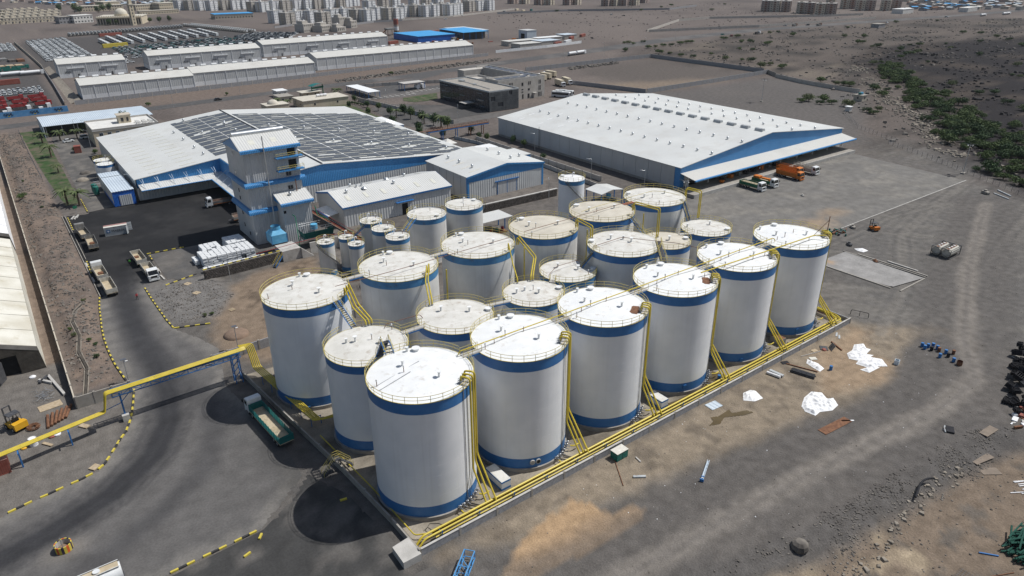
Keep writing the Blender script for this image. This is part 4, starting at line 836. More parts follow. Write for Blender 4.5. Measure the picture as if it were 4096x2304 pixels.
MB().tube([(lx(SXR),ly(SY0-.3),SR+.25),(lx(SXR),ly(SY1+.3),SR+.25)],.28,6).build('ridge_cap','dark_steel',w)
MB().box(0,.25,ly(SYL),ly(SY1),0,SE).build('west_wall','clad_grey',w)
f=MB().extr([(lx(SX0),4.2),(lx(SXM),4.2),(lx(SXM),rz_(SXM)-.02),(lx(SX0),SE-.02)],'y',ly(SYL),ly(SYL)+.25);f.build('front_gable_blue','clad_blue',w)
MB().box(.25,lx(SXM),ly(SYL)+.02,ly(SYL)+.27,0,4.2).build('front_wall_lower','clad_grey',w)
MB().box(lx(SXM)-.25,lx(SXM),ly(SY0),ly(SYL),0,rz_(SXM)-.03).build('return_wall','clad_blue',w)
f=MB().extr([(lx(SXM),6.0),(lx(SX1),6.0),(lx(SX1),SE-.02),(lx(SXR),SR-.02),(lx(SXM),rz_(SXM)-.02)],'y',ly(SY0),ly(SY0)+.25);f.build('front_gable_blue','clad_blue',w)
MB().box(lx(SXM),lx(SX1),ly(SY0)+.03,ly(SY0)+.27,0,6.0).build('front_wall_lower','clad_grey',w)
MB().box(lx(SX1)-.25,lx(SX1),ly(SY0)+.3,ly(SY1),0,SE).build('east_wall','clad_blue',w);MB().box(.3,lx(SX1)-.3,ly(SY1)-.25,ly(SY1),0,SE).build('rear_wall','clad_grey',w)
def canopy(pts,z_in,z_out,mat,fas,t):
    (ax,ay),(bx,by),(cx,cy),(dx,dy)=pts;m=MB()
    m._add([(ax,ay,z_in),(bx,by,z_in),(cx,cy,z_out),(dx,dy,z_out),(ax,ay,z_in-.12),(bx,by,z_in-.12),(cx,cy,z_out-.12),(dx,dy,z_out-.12)],[(0,3,2,1),(4,5,6,7),(0,4,7,3),(1,2,6,5),(2,3,7,6)]);m.build('canopy',mat,t)
    MB().tube([(cx,cy,z_out-.1),(dx,dy,z_out-.1)],.2,6).build('canopy_fascia',fas,t)
canopy([(lx(SX0+.5),ly(SYL-.02)),(lx(SXM),ly(SYL-.02)),(lx(SXM-4.6),ly(SYL-5)),(lx(SX0+.5),ly(SYL-5))],5.4,4.5,'sheet_roof_x','trim_blue',w)
canopy([(lx(SXM-.02),ly(SYL)),(lx(SXM-.02),ly(SY0+2)),(lx(SXM-5),ly(SY0+2)),(lx(SXM-5),ly(SYL-4.7))],5.4,4.5,'sheet_roof','trim_blue',w)
sm_=MB()
for k in range(6):sm_.tube([(2+k*4.6,ly(SYL)-.05,7.4),(2+k*4.6,ly(SYL)-4.2,4.9)],.08,4);sm_.tube([(2+k*4.6-.9,ly(SYL)-.05,7.4),(2+k*4.6,ly(SYL)-3.0,5.2)],.06,4)
for k in range(5):sm_.tube([(lx(SXM)-.1,ly(SY0)+6+k*6,7.6),(lx(SXM)-4.2,ly(SY0)+6+k*6,4.9)],.08,4)
sm_.build('canopy_stays','roof_sky',w)
# skylights, solar panels, ventilators
PW,PH=2.15,1.02;sl=atan2(SR-SE,SXR-SX0);sl2=atan2(SR-SE,SX1-SXR)
pan=MB().box(-PW/2+.03,PW/2-.03,-PH/2+.025,PH/2-.025,0,.05).mesh('solar_panel','solar');sky_m=MB().box(-2.7,2.7,-.42,.42,0,.03).mesh('skylight','skylight')
cols=[(84.0,1),(95.3,1),(106.6,1),(117.9,1),(129.0,1),(71.3,0),(60.2,0)];cand=[];sky_spots=[];vents=[]
for ci,(cx0,right)in enumerate(cols):
    for r in range(0,106):
        y=SY0+2.0+r*1.04
        if y>SY1-6:continue
        if not right and(y<SYL-26 if cx0>70 else y<SYL+3):continue
        if right and y>SY1-12-(cx0-84)*.22:continue
        ha,hb=(r+2*ci)%6==0,(r+2*ci)%6==3
        if ha:sky_spots.append((cx0+3.2,y))
        if hb:sky_spots.append((cx0+7.6,y))
        for k in range(5):
            x=cx0+PW*(k+.5)
            if(ha and k<3)or(hb and k>=2):continue
            if(r+ci*8)%28 in(9,10)and k in(1,2,3):
                if k==2 and(r+ci*8)%28==9:vents.append((x,y+.5))
                continue
            if cx0==129.0 and k==4 and(r//9)%2:continue
            cand.append((x,y))
cand.sort(key=lambda p:p[0]*.6+p[1]);rest=MB();ph=pan
for i,(x,y)in enumerate(cand):
    if i<300:
        o=link('solar_panel',pan,w,(lx(x),ly(y),rz_(x)+th+.10));o.rotation_euler=(0,-sl if x<SXR else sl2,0)
    else:
        s_=(1 if x<SXR else -1)*(SR-SE)/(SXR-SX0 if x<SXR else SX1-SXR);z=rz_(x)+th+.12;a,b,c_,d_=lx(x)-PW/2+.03,lx(x)+PW/2-.03,ly(y)-PH/2+.025,ly(y)+PH/2-.025
        rest._add([(a,c_,z-s_*PW/2),(b,c_,z+s_*PW/2),(b,d_,z+s_*PW/2),(a,d_,z-s_*PW/2)],[(0,1,2,3)])
o=rest.build('solar_panels','solar',w);o['kind']='stuff'
for x,y in sky_spots:o=link('skylight',sky_m,w,(lx(x),ly(y),rz_(x)+th+.02));o.rotation_euler=(0,-sl if x<SXR else sl2,0)
for j,x in enumerate((40.5,50.5)):
    for k in range(13):y=SYL+2.5+k*5.4;o=link('skylight',sky_m,w,(lx(x+(.0)),ly(y),rz_(x)+th+.02));o.rotation_euler=(0,-sl,0)
for x,y in vents+[(57.5,262),(57.5,274),(57.5,290),(57.5,305),(76,270),(76,285),(76,300)]:link('roof_ventilator',turbine_vent(),w,(lx(x),ly(y),rz_(x)+.3))
# annex steps on the east side
a=thing('annex','low white annex with four vent cowls beside the solar hall','annex',(141.3,286,0));MB().box(0,9,0,22,0,4.2).build('wall','clad_blue',a);MB().box(-.2,9.2,-.2,22.2,4.2,4.45).build('roof','roof_white',a);MB().box(2,5.5,17,20,4.45,4.5).build('roof_opening','dark',a)
for k in range(4):MB().extr([(-.6,0),(.6,0),(.6,.5),(.3,1.1),(-.2,1.2),(-.6,.8)],'x',-.5,.5).build('vent_cowl','galv',a,loc=(5,8-k*1.7,4.45))
a=thing('annex','blue lean-to with white roof at the east front of the solar hall','annex',(141.3,219,0));MB().box(0,10,0,12,0,4.6).build('wall','clad_blue',a);MB().box(-.2,10.3,-.3,12.2,4.6,4.85).build('roof','sheet_roof_y',a)
# refinery tower
t=thing('process_tower','tall grey cladded tower with three blue skirt roofs','tower',(51.0,189.0,0));TW,TD,TE=15.0,15.5,26.6
for z0,z1 in((0,9.3),(9.3,16.8),(16.8,TE)):MB().box(0,TW,0,TD,z0,z1).build('wall','clad_grey_fine',t)
r=MB();r.extr([(-.7,TE-.2),(6,TE+2.5),(6,TE+2.7),(-.7,TE+.1)],'x',-.8,TW+.6);r.extr([(6,TE+2.5),(TD+.5,TE-.6),(TD+.5,TE-.4),(6,TE+2.7)],'x',-.8,TW+.6);r.build('roof','sheet_roof_x',t)
g=MB();g.extr([(-.6,TE-.25),(TD,TE-.6),(6,TE+2.45)],'x',-.75,.0);g.extr([(-.6,TE-.25),(TD,TE-.6),(6,TE+2.45)],'x',TW,TW+.55);g.build('gable','clad_blue',t)
def skirt(t,x0,x1,y0,y1,z,sides,p=.95):
    prof=[(0,.75)]+[(p*sin(pi/2*i/5),.75-.0-.75*(1-cos(pi/2*i/5)))for i in range(1,6)]+[(p,-.45),(0,-.45)]
    for s in sides:
        m=MB()
        if s=='f':m.extr([(y0-a,z+b)for a,b in prof],'x',x0-p,x1+p)
        if s=='l':m.extr([(x0-a,z+b)for a,b in prof],'y',y0-.02,y1)
        if s=='r':m.extr([(x1+a,z+b)for a,b in prof],'y',y0-.02,y1)
        m.build('skirt_roof','trim_blue',t,True)
skirt(t,0,TW,0,TD,16.9,'flr');skirt(t,0,8,0,TD,9.4,'fl');m=MB().extr([(-.7,TE+.15),(-1.0,TE-.1),(-1.05,TE-.8),(-.7,TE-.8)],'x',-.8,TW+.6);m.build('eave_fascia','trim_blue',t)
m=MB();m.tube([(-.3,6.6,TE+3.0),(TW-1.2,6.6,TE+3.0)],.75,12);m.build('ridge_monitor','galv',t,True)
for x in(3.5,9.5):o=MB().box(-.8,.8,-1.1,1.1,0,.03).build('skylight','skylight',t,loc=(x,2.4,TE+1.3));o.rotation_euler=(atan2(2.7,6.7),0,0)
for z in(20.0,23.6):
    b=thing('balcony','x','balcony');bpy.data.objects.remove(b)
    MB().box(8.3,TW+.8,-1.7,0,z-.35,z-.1).build('balcony_floor','trim_blue',t)
    q=MB()
    for h in(1.1,.6):q.tube([(8.3,-.1,z+h),(8.3,-1.65,z+h),(TW+.7,-1.65,z+h),(TW+.7,-.1,z+h)],.045,4)
    for x in(8.3,10,11.6,13.2,14.6,TW+.7):q.tube([(x,-1.65,z-.1),(x,-1.65,z+1.1)],.045,4)
    q.build('balcony_railing',YEL,t);MB().box(12,14.2,-.06,.1,z,z+2.4).build('door','dark',t)
for x,z in((11.6,17.9),(11.6,14.0)):f_=MB().box(-.8,.8,-.06,.06,0,1.3).build('window','grey_steel',t,loc=(x,0,z));MB().box(-.68,-.05,-.02,.02,.12,1.18).box(.05,.68,-.02,.02,.12,1.18).build('pane','glass_dark',f_,loc=(0,-.06,0))
for y,z in((9,23.6),(9,18.4),(9,13.2),(9,11.0),(9,6.6),(9,3.0),(5,1.5)):f_=MB().box(-.06,.06,-.45,.45,0,1.2).build('window','grey_steel',t,loc=(0,y,z));MB().box(-.02,.02,-.36,.36,.1,1.1).build('pane','glass_dark',f_,loc=(-.06,0,0))
MB().tube([(5.4,-1.2,3.5),(5.4,-1.2,30)],.16,8).build('flue','galv',t,True)
MB().tube([(12.9,-1.0,13),(12.9,-1.0,17)],.14,8).build('flue','pipe_rust',t,True)
t2=thing('stair_block','lower grey block with sloping roof in front of the process tower','building',(57.9,184.2,0));MB().box(0,8.2,0,4.75,0,11.9).build('wall','clad_grey_fine',t2)
r=MB().extr([(-.7,11.9),(4.7,13.6),(4.7,13.8),(-.7,12.1)],'x',-.6,8.8);r.build('roof','sheet_roof_x',t2);MB().extr([(-.7,12.1),(-1.0,11.8),(-1.0,11.2),(-.7,11.2)],'x',-.6,8.8).build('eave_fascia','trim_blue',t2);MB().extr([(-.6,11.85),(4.7,11.85),(4.7,13.6)],'x',-.55,-.02).build('gable','clad_blue',t2)
link('roof_ventilator',turbine_vent(),t2,(3.5,2.5,13.2));MB().box(.2,.9,-.05,.05,9.0,9.8).build('window','glass_dark',t2)
# boiler hall and filter hall
def hall(name,label,x0,x1,y0,y1,ev,rg,along,wallm,gablem,trim,roofm,bays=None,sky_n=0,vents=(),band=None,cat='building'):
    w=thing(name,label,cat,(x0,y0,0));W,D=x1-x0,y1-y0;o=.35
    if along=='x':
        ym=D/2;r=MB();m=(rg-ev)/ym
        r.extr([(-o,ev-m*o),(ym,rg),(ym,rg+.15),(-o,ev-m*o+.15)],'x',-o,W+o);r.extr([(ym,rg),(D+o,ev-m*o),(D+o,ev-m*o+.15),(ym,rg+.15)],'x',-o,W+o);r.build('roof',roofm,w)
        for k in(0,1):MB().extr([(0,0),(D,0),(D,ev),(ym,rg-.05),(0,ev)],'x',k*(W-.2),k*(W-.2)+.2).build('end_wall',gablem,w)
        MB().box(.2,W-.2,0,.2,0,ev-.02).build('front_wall',wallm,w);MB().box(.2,W-.2,D-.2,D,0,ev-.02).build('rear_wall',wallm,w)
        tr=MB().box(-o,W+o,-o-.06,-o,ev-m*o-.35,ev-m*o+.16)
        for k in(-o-.05,W+o):tr.extr([(-o,ev-m*o-.35),(ym,rg-.35),(D+o,ev-m*o-.35),(D+o,ev-m*o+.17),(ym,rg+.17),(-o,ev-m*o+.17)],'x',k,k+.05)
        tr.build('trim',trim,w)
    else:
        gable_y(w,0,W,0,D,ev,rg,roof=roofm,over=o);m=(rg-ev)/(W/2)
        zb=band if band else 0
        if band:MB().extr([(0,zb),(W,zb),(W,ev),(W/2,rg-.05),(0,ev)],'y',0,.2).build('front_gable',trim,w);MB().box(0,W,.02,.22,0,zb).build('front_wall',wallm,w)
        else:MB().extr([(0,0),(W,0),(W,ev),(W/2,rg-.05),(0,ev)],'y',0,.2).build('front_wall',wallm,w)
        MB().extr([(0,0),(W,0),(W,ev),(W/2,rg-.05),(0,ev)],'y',D-.2,D).build('rear_wall',gablem,w);MB().box(0,.2,.22,D-.2,0,ev-.02).build('west_wall',gablem,w);MB().box(W-.2,W,.22,D-.2,0,ev-.02).build('east_wall',wallm,w)
        tr=MB();tr.extr([(-o,ev-m*o-.4),(W/2,rg-.4),(W+o,ev-m*o-.4),(W+o,ev-m*o+.19),(W/2,rg+.19),(-o,ev-m*o+.19)],'y',-o-.06,-o);tr.box(-.03,.7,-.04,.7,0,ev-.1).box(W-.7,W+.03,-.04,.7,0,ev-.1);tr.build('trim',trim,w)
    return w
bh_=hall('boiler_hall','grey hall with ribbed white roof and skylights in front of the solar hall',76.5,113.5,187.0,206.6,6.2,8.6,'x','clad_grey','clad_panel','steel_blue','sheet_roof_x')
for k in range(6):o=MB().box(-.55,.55,-1.5,1.5,0,.03).build('skylight','skylight',bh_,loc=(3.5+k*5.9,4.2,6.2+4.2*.245+.2));o.rotation_euler=(atan2(2.4,9.8),0,0);o2=MB().box(-.55,.55,-1.5,1.5,0,.03).build('skylight','skylight',bh_,loc=(3.5+k*5.9,14.2,6.2+5.4*.245+.2));o2.rotation_euler=(-atan2(2.4,9.8),0,0)
for x,y in((4.5,7.2),(20.5,7.2),(8,12.4),(27,12.4)):link('roof_ventilator',turbine_vent(),bh_,(x,y,8.3))
for x,y in((10.5,7.5),(20.5,12.2)):MB().cyl(0,0,0,.5,.6,12).cyl(0,0,.5,.9,.95,12,.5).build('roof_cowl','galv',bh_,True,loc=(x,y,8.0))
MB().box(17,23,-1.1,-.02,4.3,4.5).build('door_canopy','steel_blue',bh_);MB().box(19.2,21.2,-.06,.05,0,3.6).build('door','dark',bh_)
canopy([(-.02,4),(-.02,13),(-3.5,13),(-3.5,4)],3.6,3.1,'roof_white','steel_blue',bh_)
fh=hall('filter_hall','grey and blue hall with six roof ventilators left of the huge warehouse',119.3,151.0,186.0,212.0,8.0,10.2,'y','clad_grey','clad_panel','clad_blue','sheet_roof',band=6.1)
for x,y in((6,6),(6,14),(6,21),(22,6),(22,13),(22,20),(28,9)):link('roof_ventilator',turbine_vent(),fh,(x,y,8.2+(min(x,31.7-x))*.139+.2))
for x,y in((5,3),(5,8),(5,13),(5,18)):o=MB().box(-2.2,2.2,-.4,.4,0,.02).build('skylight','cont_roof_pale',fh,loc=(x,y,8+x*.139+.2));o.rotation_euler=(0,-atan2(2.2,15.85),0)
for k in range(5):MB().box(-.03,.02,-.05,.05,0,7.9).build('panel_joint','dark_steel',fh,loc=(0,4+k*4.4,0))
MB().box(12,20,-.1,-.02,0,4.4).build('sliding_door','clad_grey_fine',fh);MB().box(11,21,-.3,-.02,4.4,4.7).build('door_track','steel_blue',fh);MB().box(15.9,16.1,-.14,-.1,0,4.3).box(11.9,12.1,-.14,-.1,0,4.3).box(19.9,20.1,-.14,-.1,0,4.3).build('door_frame','steel_blue',fh)
an2=thing('annex','small blue annex behind the filter hall','annex',(151.2,200,0));MB().box(0,5,0,10,0,7.2).build('wall','clad_blue',an2);MB().box(-.1,5.2,-.2,10.2,7.2,7.4).build('roof','sheet_roof',an2)
# two slim stacks, conveyor, cooling towers
for i,(px,py,h)in enumerate(((1436,855,9.5),(1457,850,9.8))):
    x,y=G(px,py,0);s_=thing('stack',('left' if i==0 else 'right')+' one of the two slim grey stacks by the boiler hall','chimney',(x,y,0));MB().cyl(0,0,0,h,.28,10).build('shaft','galv',s_,True);MB().cyl(0,0,0,1.2,.45,10,.3).build('base','dark_steel',s_,True)
cv=thing('conveyor','long red-railed conveyor gallery sloping down behind the small tanks','conveyor',(66.5,187,0))
def beam(mb,a,b,w,h):
    A,B=Vector(a),Vector(b);d=(B-A).normalized();s=Vector((-d.y,d.x,0));s=s.normalized()*w/2 if s.length>1e-6 else Vector((w/2,0,0));u=d.cross(s).normalized()*h/2
    vs=[A+s+u,A-s+u,A-s-u,A+s-u,B+s+u,B-s+u,B-s-u,B+s-u];mb._add([tuple(v)for v in vs],[(0,1,2,3),(7,6,5,4),(0,4,5,1),(1,5,6,2),(2,6,7,3),(3,7,4,0)])
m=MB();beam(m,(0,0,7.2),(6.5,-21,2.6),1.3,.25);m.build('belt','rust',cv);m=MB()
for s in(-.75,.75):beam(m,(s,0,7.4),(6.5+s,-21,2.8),.12,.5)
for k in range(9):u=k/8;m.tube([(6.5*u-.7,-21*u,7.3-4.6*u),(6.5*u-.7,-21*u,8.3-4.6*u)],.04,4)
m.build('truss','dark_steel',cv);m=MB();m.tube([(-.75,0,8.3),(5.75,-21,3.7)],.07,4);m.tube([(.75,0,8.3),(7.25,-21,3.7)],.05,4);m.build('handrail','red_truck',cv)
for u in(.3,.65,.95):MB().box(-.5,-.35,-.1,.1,0,7.0-4.6*u).box(.35,.5,-.1,.1,0,7.0-4.6*u).build('leg','dark_steel',cv,loc=(6.5*u,-21*u,0))
def cooling(label,x,y,w,h,z0,open_=False):
    c=thing('cooling_tower',label,'cooling tower',(x,y,z0));MB().box(-w/2,w/2,-w/2,w/2,.4,h*.55).build('casing','cooling_blue',c)
    m=MB()
    m._add([(-w*.5,-w*.5,h*.55),(w*.5,-w*.5,h*.55),(w*.5,w*.5,h*.55),(-w*.5,w*.5,h*.55),(-w*.3,-w*.3,h*.75),(w*.3,-w*.3,h*.75),(w*.3,w*.3,h*.75),(-w*.3,w*.3,h*.75)],[(0,1,5,4),(1,2,6,5),(2,3,7,6),(3,0,4,7),(4,5,6,7)]);m.build('hood','cooling_blue',c)
    MB().cyl(0,0,h*.74,h*.95,w*.3,16,top=False).build('fan_stack','cooling_blue',c,True);MB().cyl(0,0,h*.78,h*.8,w*.28,16).build('fan','dark',c);MB().box(-w*.48,w*.48,-w*.48,w*.48,0,.4).build('basin','dark_steel',c)
    r=MB()
    for sx in(-1,1):
        for sy in(-1,1):r.box(sx*w/2-.06,sx*w/2+.06,sy*w/2-.06,sy*w/2+.06,.3,h*.56)
    r.build('corner_post','steel_blue',c);return c
cooling('pale blue cooling tower beside the white bag stacks',54.0,180.2,4.2,5.0,2.9)
ct=thing('water_basin','teal slatted cooling basin with pipework right of the blue cooling tower','basin',(60.8,177.5,2.4));MB().box(-.2,8.4,-.2,4.2,0,.5).build('rim','concrete',ct)
sl_=MB()._add([(0,0,.5),(8,0,.5),(8.4,-.4,2.4),(-.4,-.4,2.4)],[(0,1,2,3)]);sl_._add([(0,0,.5),(-.4,-.4,2.4),(-.4,4.2,2.4),(0,4,.5)],[(0,1,2,3)]);sl_._add([(8,0,.5),(8,4,.5),(8.4,4.2,2.4),(8.4,-.4,2.4)],[(0,1,2,3)]);sl_.build('louvres','green_teal',ct)
me=MB().box(-.05,.05,-.06,.0,0,1.95).mesh('slat','teal')
for k in range(22):o=link('slat',me,ct,(.1+k*.37,-.02,.5));o.rotation_euler=(.21,0,0)
MB().cyl(3.6,2.2,2.2,3.6,.95,14).build('fan_drum','cooling_blue',ct,True);q=MB()
for k in range(5):q.tube([(k*2.0,-.3,2.4),(k*2.0,-.3,3.6)],.05,4);q.tube([(k*2.0,4.1,2.4),(k*2.0,4.1,3.6)],.05,4)
for h in(3.0,3.6):q.tube([(0,-.3,h),(8,-.3,h),(8,4.1,h),(0,4.1,h),(0,-.3,h)],.045,4)
q.build('railing','galv',ct)
pipe1('green pipe rising beside the teal basin',[(58.6,176.5,.3),(58.6,176.5,4.5),(60.2,181.5,8.5),(60.2,183.6,8.5)],.12,'green');pipe1('green pipe looping above the teal basin',[(66.6,183,10),(66.6,182,7.5),(68,180,7),(70.5,177.5,4)],.14,'green');pipe1('long thin red pipe on trestles below the cooling towers',[(46,173.6,3.6),(56,174.0,3.9),(66,173.8,4.2),(74,170,4.2)],.07,'red_truck')
# terraces and stone retaining walls (individual stones are parts)
struct(MB().box(33.2,50.6,172.6,200,-.2,2.75).build('terrace','concrete_floor'))if False else None
def stonewall(label,a,b,h,rows,per,z0=0.,th=.7):
    t=thing('retaining_wall',label,'wall',(a[0],a[1],0));L=hypot(b[0]-a[0],b[1]-a[1]);ang=atan2(b[1]-a[1],b[0]-a[0]);t.rotation_euler=(0,0,ang);t.location.z=z0
    MB().box(0,L,.12,th,0,h).build('core','mortar',t);MB().box(-.05,L+.05,.0,th+.1,h,h+.16).build('coping','concrete_light',t)
    ms=[]
    for v in range(5):
        m=MB();r=random.Random(v);w,hh=L/per*.46,h/rows*.45;P=[]
        for(x,z)in((-1,-1),(1,-1),(1,1),(-1,1)):P.append((x*w*r.uniform(.8,1),z*hh*r.uniform(.78,1)))
        m.extr([(p[0],p[1])for p in P],'y',-.06-.08*r.random(),.14);ms.append(m.mesh('stone','stone_dark'))
    k=0
    for i in range(rows):
        for j in range(per):
            x=L*(j+.5+(.25 if i%2 else -.25))/per
            if x<L/per*.4 or x>L-L/per*.4:continue
            o=link('stone',ms[(i*7+j*3)%5],t,(x,0,h*(i+.5)/rows));k+=1
    return t
stonewall('dark stone retaining wall under the white bag stacks',(32.6,172.4),(52.5,173.3),2.75,6,34);stonewall('dark stone retaining wall below the grey filter hall',(104,173.6),(146.5,172.6),2.4,5,56)
ter=MB().prism([(32.7,173.0),(52.4,173.8),(52.4,178),(146.4,177),(146.4,173.2),(104,174.1),(104,178.5)],-.1,.02)
tb=thing('terrace_wall','white stepped concrete wall with a ramp below the cooling towers','wall',(52.5,172.6,0));MB().box(0,5,0,6,0,2.9).build('block','concrete_light',tb);MB().box(8,20,1,1.4,0,3.2).build('screen_wall','concrete_light',tb);MB().extr([(5,0),(8.2,0),(5,2.9)],'y',-.6,.6).build('ramp','concrete_light',tb)
sheet('bag_terrace',[(33.0,173.1),(52.2,174.0),(51,188),(50.8,198.8),(25.3,199.6),(25.2,179.2)],.07,1.5,lambda X,Y:mixc(np.tile(np.array([[.09,.087,.085]]),(len(X),1)),(.13,.12,.11),sstep(.4,.7,fbm(X*.2,Y*.2,3))),'asphalt')
stair('yellow-railed steps at the west end of the white ramp wall',(51.8,171.6),(49.2,170.2),2.4,.2,1.0)
# steel canopies and shelters near the tall narrow tank
def shelter(label,x,y,w,d,h,roofm='sheet_roof',gable=True,legs=6):
    s_=thing('steel_shelter',label,'shelter',(x,y,0));m=MB()
    if gable:m.extr([(-w/2-.3,h),(0,h+.8),(w/2+.3,h),(w/2+.3,h+.12),(0,h+.92),(-w/2-.3,h+.12)],'y',-d/2-.3,d/2+.3)
    else:m.box(-w/2-.3,w/2+.3,-d/2-.3,d/2+.3,h,h+.14)
    m.build('roof',roofm,s_)
    for sx in(-1,1):
        for k in range(legs//2):MB().box(-.12,.12,-.12,.12,0,h).build('post','steel_blue',s_,loc=(sx*w/2,-d/2+d*k/max(1,legs//2-1),0))
    return s_
shelter('gable-roofed open steel shelter beside the tall narrow tank',152,156,9,7,5.2);shelter('flat-roofed open steel shelter behind the curving-stair tank',108.5,158,11,6.5,4.6,'sheet_roof_y',False)
sk=thing('pump_skid','dark pump skid with red parts under the flat steel shelter','pump',(109,156.5,0));MB().box(-4,4,-1.5,1.5,0,.3).build('frame','rust',sk)
for k in range(4):MB().cyl(-3+k*2,0,.3,1.4,.45,10).build('pump','red_truck' if k%2 else 'teal',sk,True)
sk=thing('pump_skid','dark equipment under the gable-roofed shelter','pump',(152,156,0));MB().box(-3.5,3.5,-2.2,2.2,0,2.0).build('cabinet','dark_steel',sk);MB().cyl(2,0,2,3.4,.8,12).build('vessel','cooling_blue',sk,True)
# kerbs: painted blocks, each block a part
KBm=[MB().box(-.5,.5,-.14,.14,0,.24).mesh('kerb_block','kerb_yellow'),MB().box(-.5,.5,-.14,.14,0,.235).mesh('kerb_block','kerb_black')]
def kerb(pts,step=1.04,skip=0,z=.02,pat=(0,1)):
    k=struct(thing('kerb','x','kerb',(pts[0][0],pts[0][1],0)))
    for key in('label','category'):del k[key]
    i=0;carry=0.
    for(ax,ay),(bx,by)in zip(pts[:-1],pts[1:]):
        L=hypot(bx-ax,by-ay);a=atan2(by-ay,bx-ax);d=carry
        while d<L:
            if not(skip and i%skip==skip-1):link('kerb_block',KBm[pat[i%len(pat)]],k,(ax+(bx-ax)*d/L-pts[0][0],ay+(by-ay)*d/L-pts[0][1],z),a+RNG.uniform(-.03,.03))
            d+=step;i+=1
        carry=d-L
    return k
kerb(KL1[2:]);kerb(KL2[:6],pat=(0,1));kerb(KL2[5:],skip=4,pat=(0,1,0,0));kerb(KR1);kerb([(20.8,150.6),(26.7,148.5)]);kerb(KB[1:],skip=4,pat=(0,1,0,0))
kerb([(25.2,200.4),(33.7,199.7)]);kerb([(24.5,175.8),(32.2,178.3)]);kerb([(25.1,198),(24.9,194)]);kerb([(17.4,266),(17.2,249.5)]);kerb([(11.4,247),(11.2,233)]);kerb([(10.8,204),(10.5,195)]);kerb([(33,172.6),(52,173.5)],z=2.92)
for lab,x,y,a in(('loose yellow kerb block lying at the end of the painted kerb',15.1,79.2,.9),('loose yellow kerb block alone on the apron below the painted kerb',12.6,77.0,.3),('yellow kerb block lying in the shadow of the nearest tank',27.3,79.1,-.2)):tag(link('kerb_block',KBm[0],None,(x,y,.04),a),lab,'kerb block')
log=MB().box(-1.6,1.6,-.18,.18,0,.3).mesh('concrete_beam','concrete_light')
for k,(x,y,a)in enumerate(((12.6,246.5,1.2),(13.3,246.0,1.25),(14.0,247.2,1.3),(24.7,186,1.57),(24.5,181,1.65),(10.4,201.5,1.57),(10.3,190,1.6))):tag(link('concrete_beam',log,None,(x,y,.05),a),'pale concrete beam laid along the edge of the truck yard','beam','concrete beams edging the truck yard')
# west side: boundary walls, tents, pipe bridge
panelwall('long rendered wall along the west edge of the plant',[(-.8,129.5),(-.8,352)],5.2,2.3,'wall_beige','concrete')
panelwall('grey wall reaching to the west side of the road under the pipe bridge',[(-.6,129.3),(8.0,129.3)],2.9,2.5,'concrete','concrete')
panelwall('grey wall east of the road behind the rear west tank',[(22.8,130.2),(54,131.8),(60,133.5)],3.1,2.2,'block_grey','concrete')
ch=[(6.8,176),(4.2,171.5),(3.0,166),(3.3,158),(2.2,150),(2.6,143),(1.6,137),(.5,130.5)]
dch=MB()
for s_ in(-.38,.38):
    P=[(x+s_,y,gzs(x+s_,y)+.04)for x,y in ch]
    for a_,b_ in zip(P[:-1],P[1:]):dch.tube([a_,b_],.12,4)
struct(dch.build('drainage_channel','rock_tan'));struct(MB().tube([(x,y,gzs(x,y)+.02)for x,y in ch],.24,4).build('drainage_channel','tent_dark'))
dc2=MB();dc2.box(10.0,10.18,178,250,-.1,.3).box(10.75,10.9,206,250,-.1,.3);struct(dc2.build('drainage_channel','concrete'));struct(MB().box(10.19,10.6,178,250,.0,.05).build('drainage_channel','dark'))
def tent(label,y0,y1,cloth):
    t=thing('storage_tent',label,'tent',(-4.1,y0,0));L=y1-y0;W=11.6;m=MB();nb=int(L/4)
    bay=L/nb
    for k in range(nb):
        s=.09*(1 if k%2 else 0)
        b=MB();b.extr([(0,4.9-s),(-W/2,7.3-s),(-W/2,7.38-s),(.0,4.98-s)],'y',0,bay-.04);b.extr([(-W,4.9-s),(-W,4.98-s),(-W/2,7.38-s),(-W/2,7.3-s)],'y',0,bay-.04);b.build('roof_sheet',cloth,t,loc=(0,k*bay,0))
        b=MB();b._add([(0.02,0,4.9),(0.02,bay-.03,4.9),(.45,bay-.03,0),(.45,0,0)],[(0,1,2,3)]);b.build('side_sheet',cloth,t,loc=(0,k*bay,0))
    MB().extr([(.02,4.0),(-W/2,6.4),(-W,4.0),(-W,4.9),(-W/2,7.3),(.02,4.9)],'y',-.06,0).build('gable_band','concrete',t)
    MB().extr([(.4,0),(-3.6,0),(-3.6,4.2),(-W/2-.6,4.2),(-W/2-2.4,4.0),(-W/2-2.4,0),(-W,0),(-W,4.0),(-W/2,6.4),(.02,4.0)],'y',-.02,.1).build('gable_sheet','tent_dark',t)
    MB().extr([(-3.6,0),(-W/2-2.4,0),(-W/2-2.4,4.0),(-3.6,4.2)],'y',.8,.9).build('opening','dark',t)
    return t
tn=tent('long dirty cream fabric storage tent on the left edge',149.0,221.0,'tent_cloth')
gt=MB().box(0,2.6,-.04,.04,.1,3.8).mesh('gate_leaf','dark_steel');g_=thing('tent_gate','open dark metal gate leaf at the mouth of the storage tent','gate',(-10.2,148.6,0),-2.0);link('leaf',gt,g_);m=MB();m.tube([(0,-.06,.2),(2.6,-.06,3.7)],.05,4);m.tube([(0,-.06,2),(2.6,-.06,2)],.05,4);m.build('brace','grey_steel',g_)
tent('bright white fabric storage tent farther up the left edge',226.0,300.0,'tarp_white')
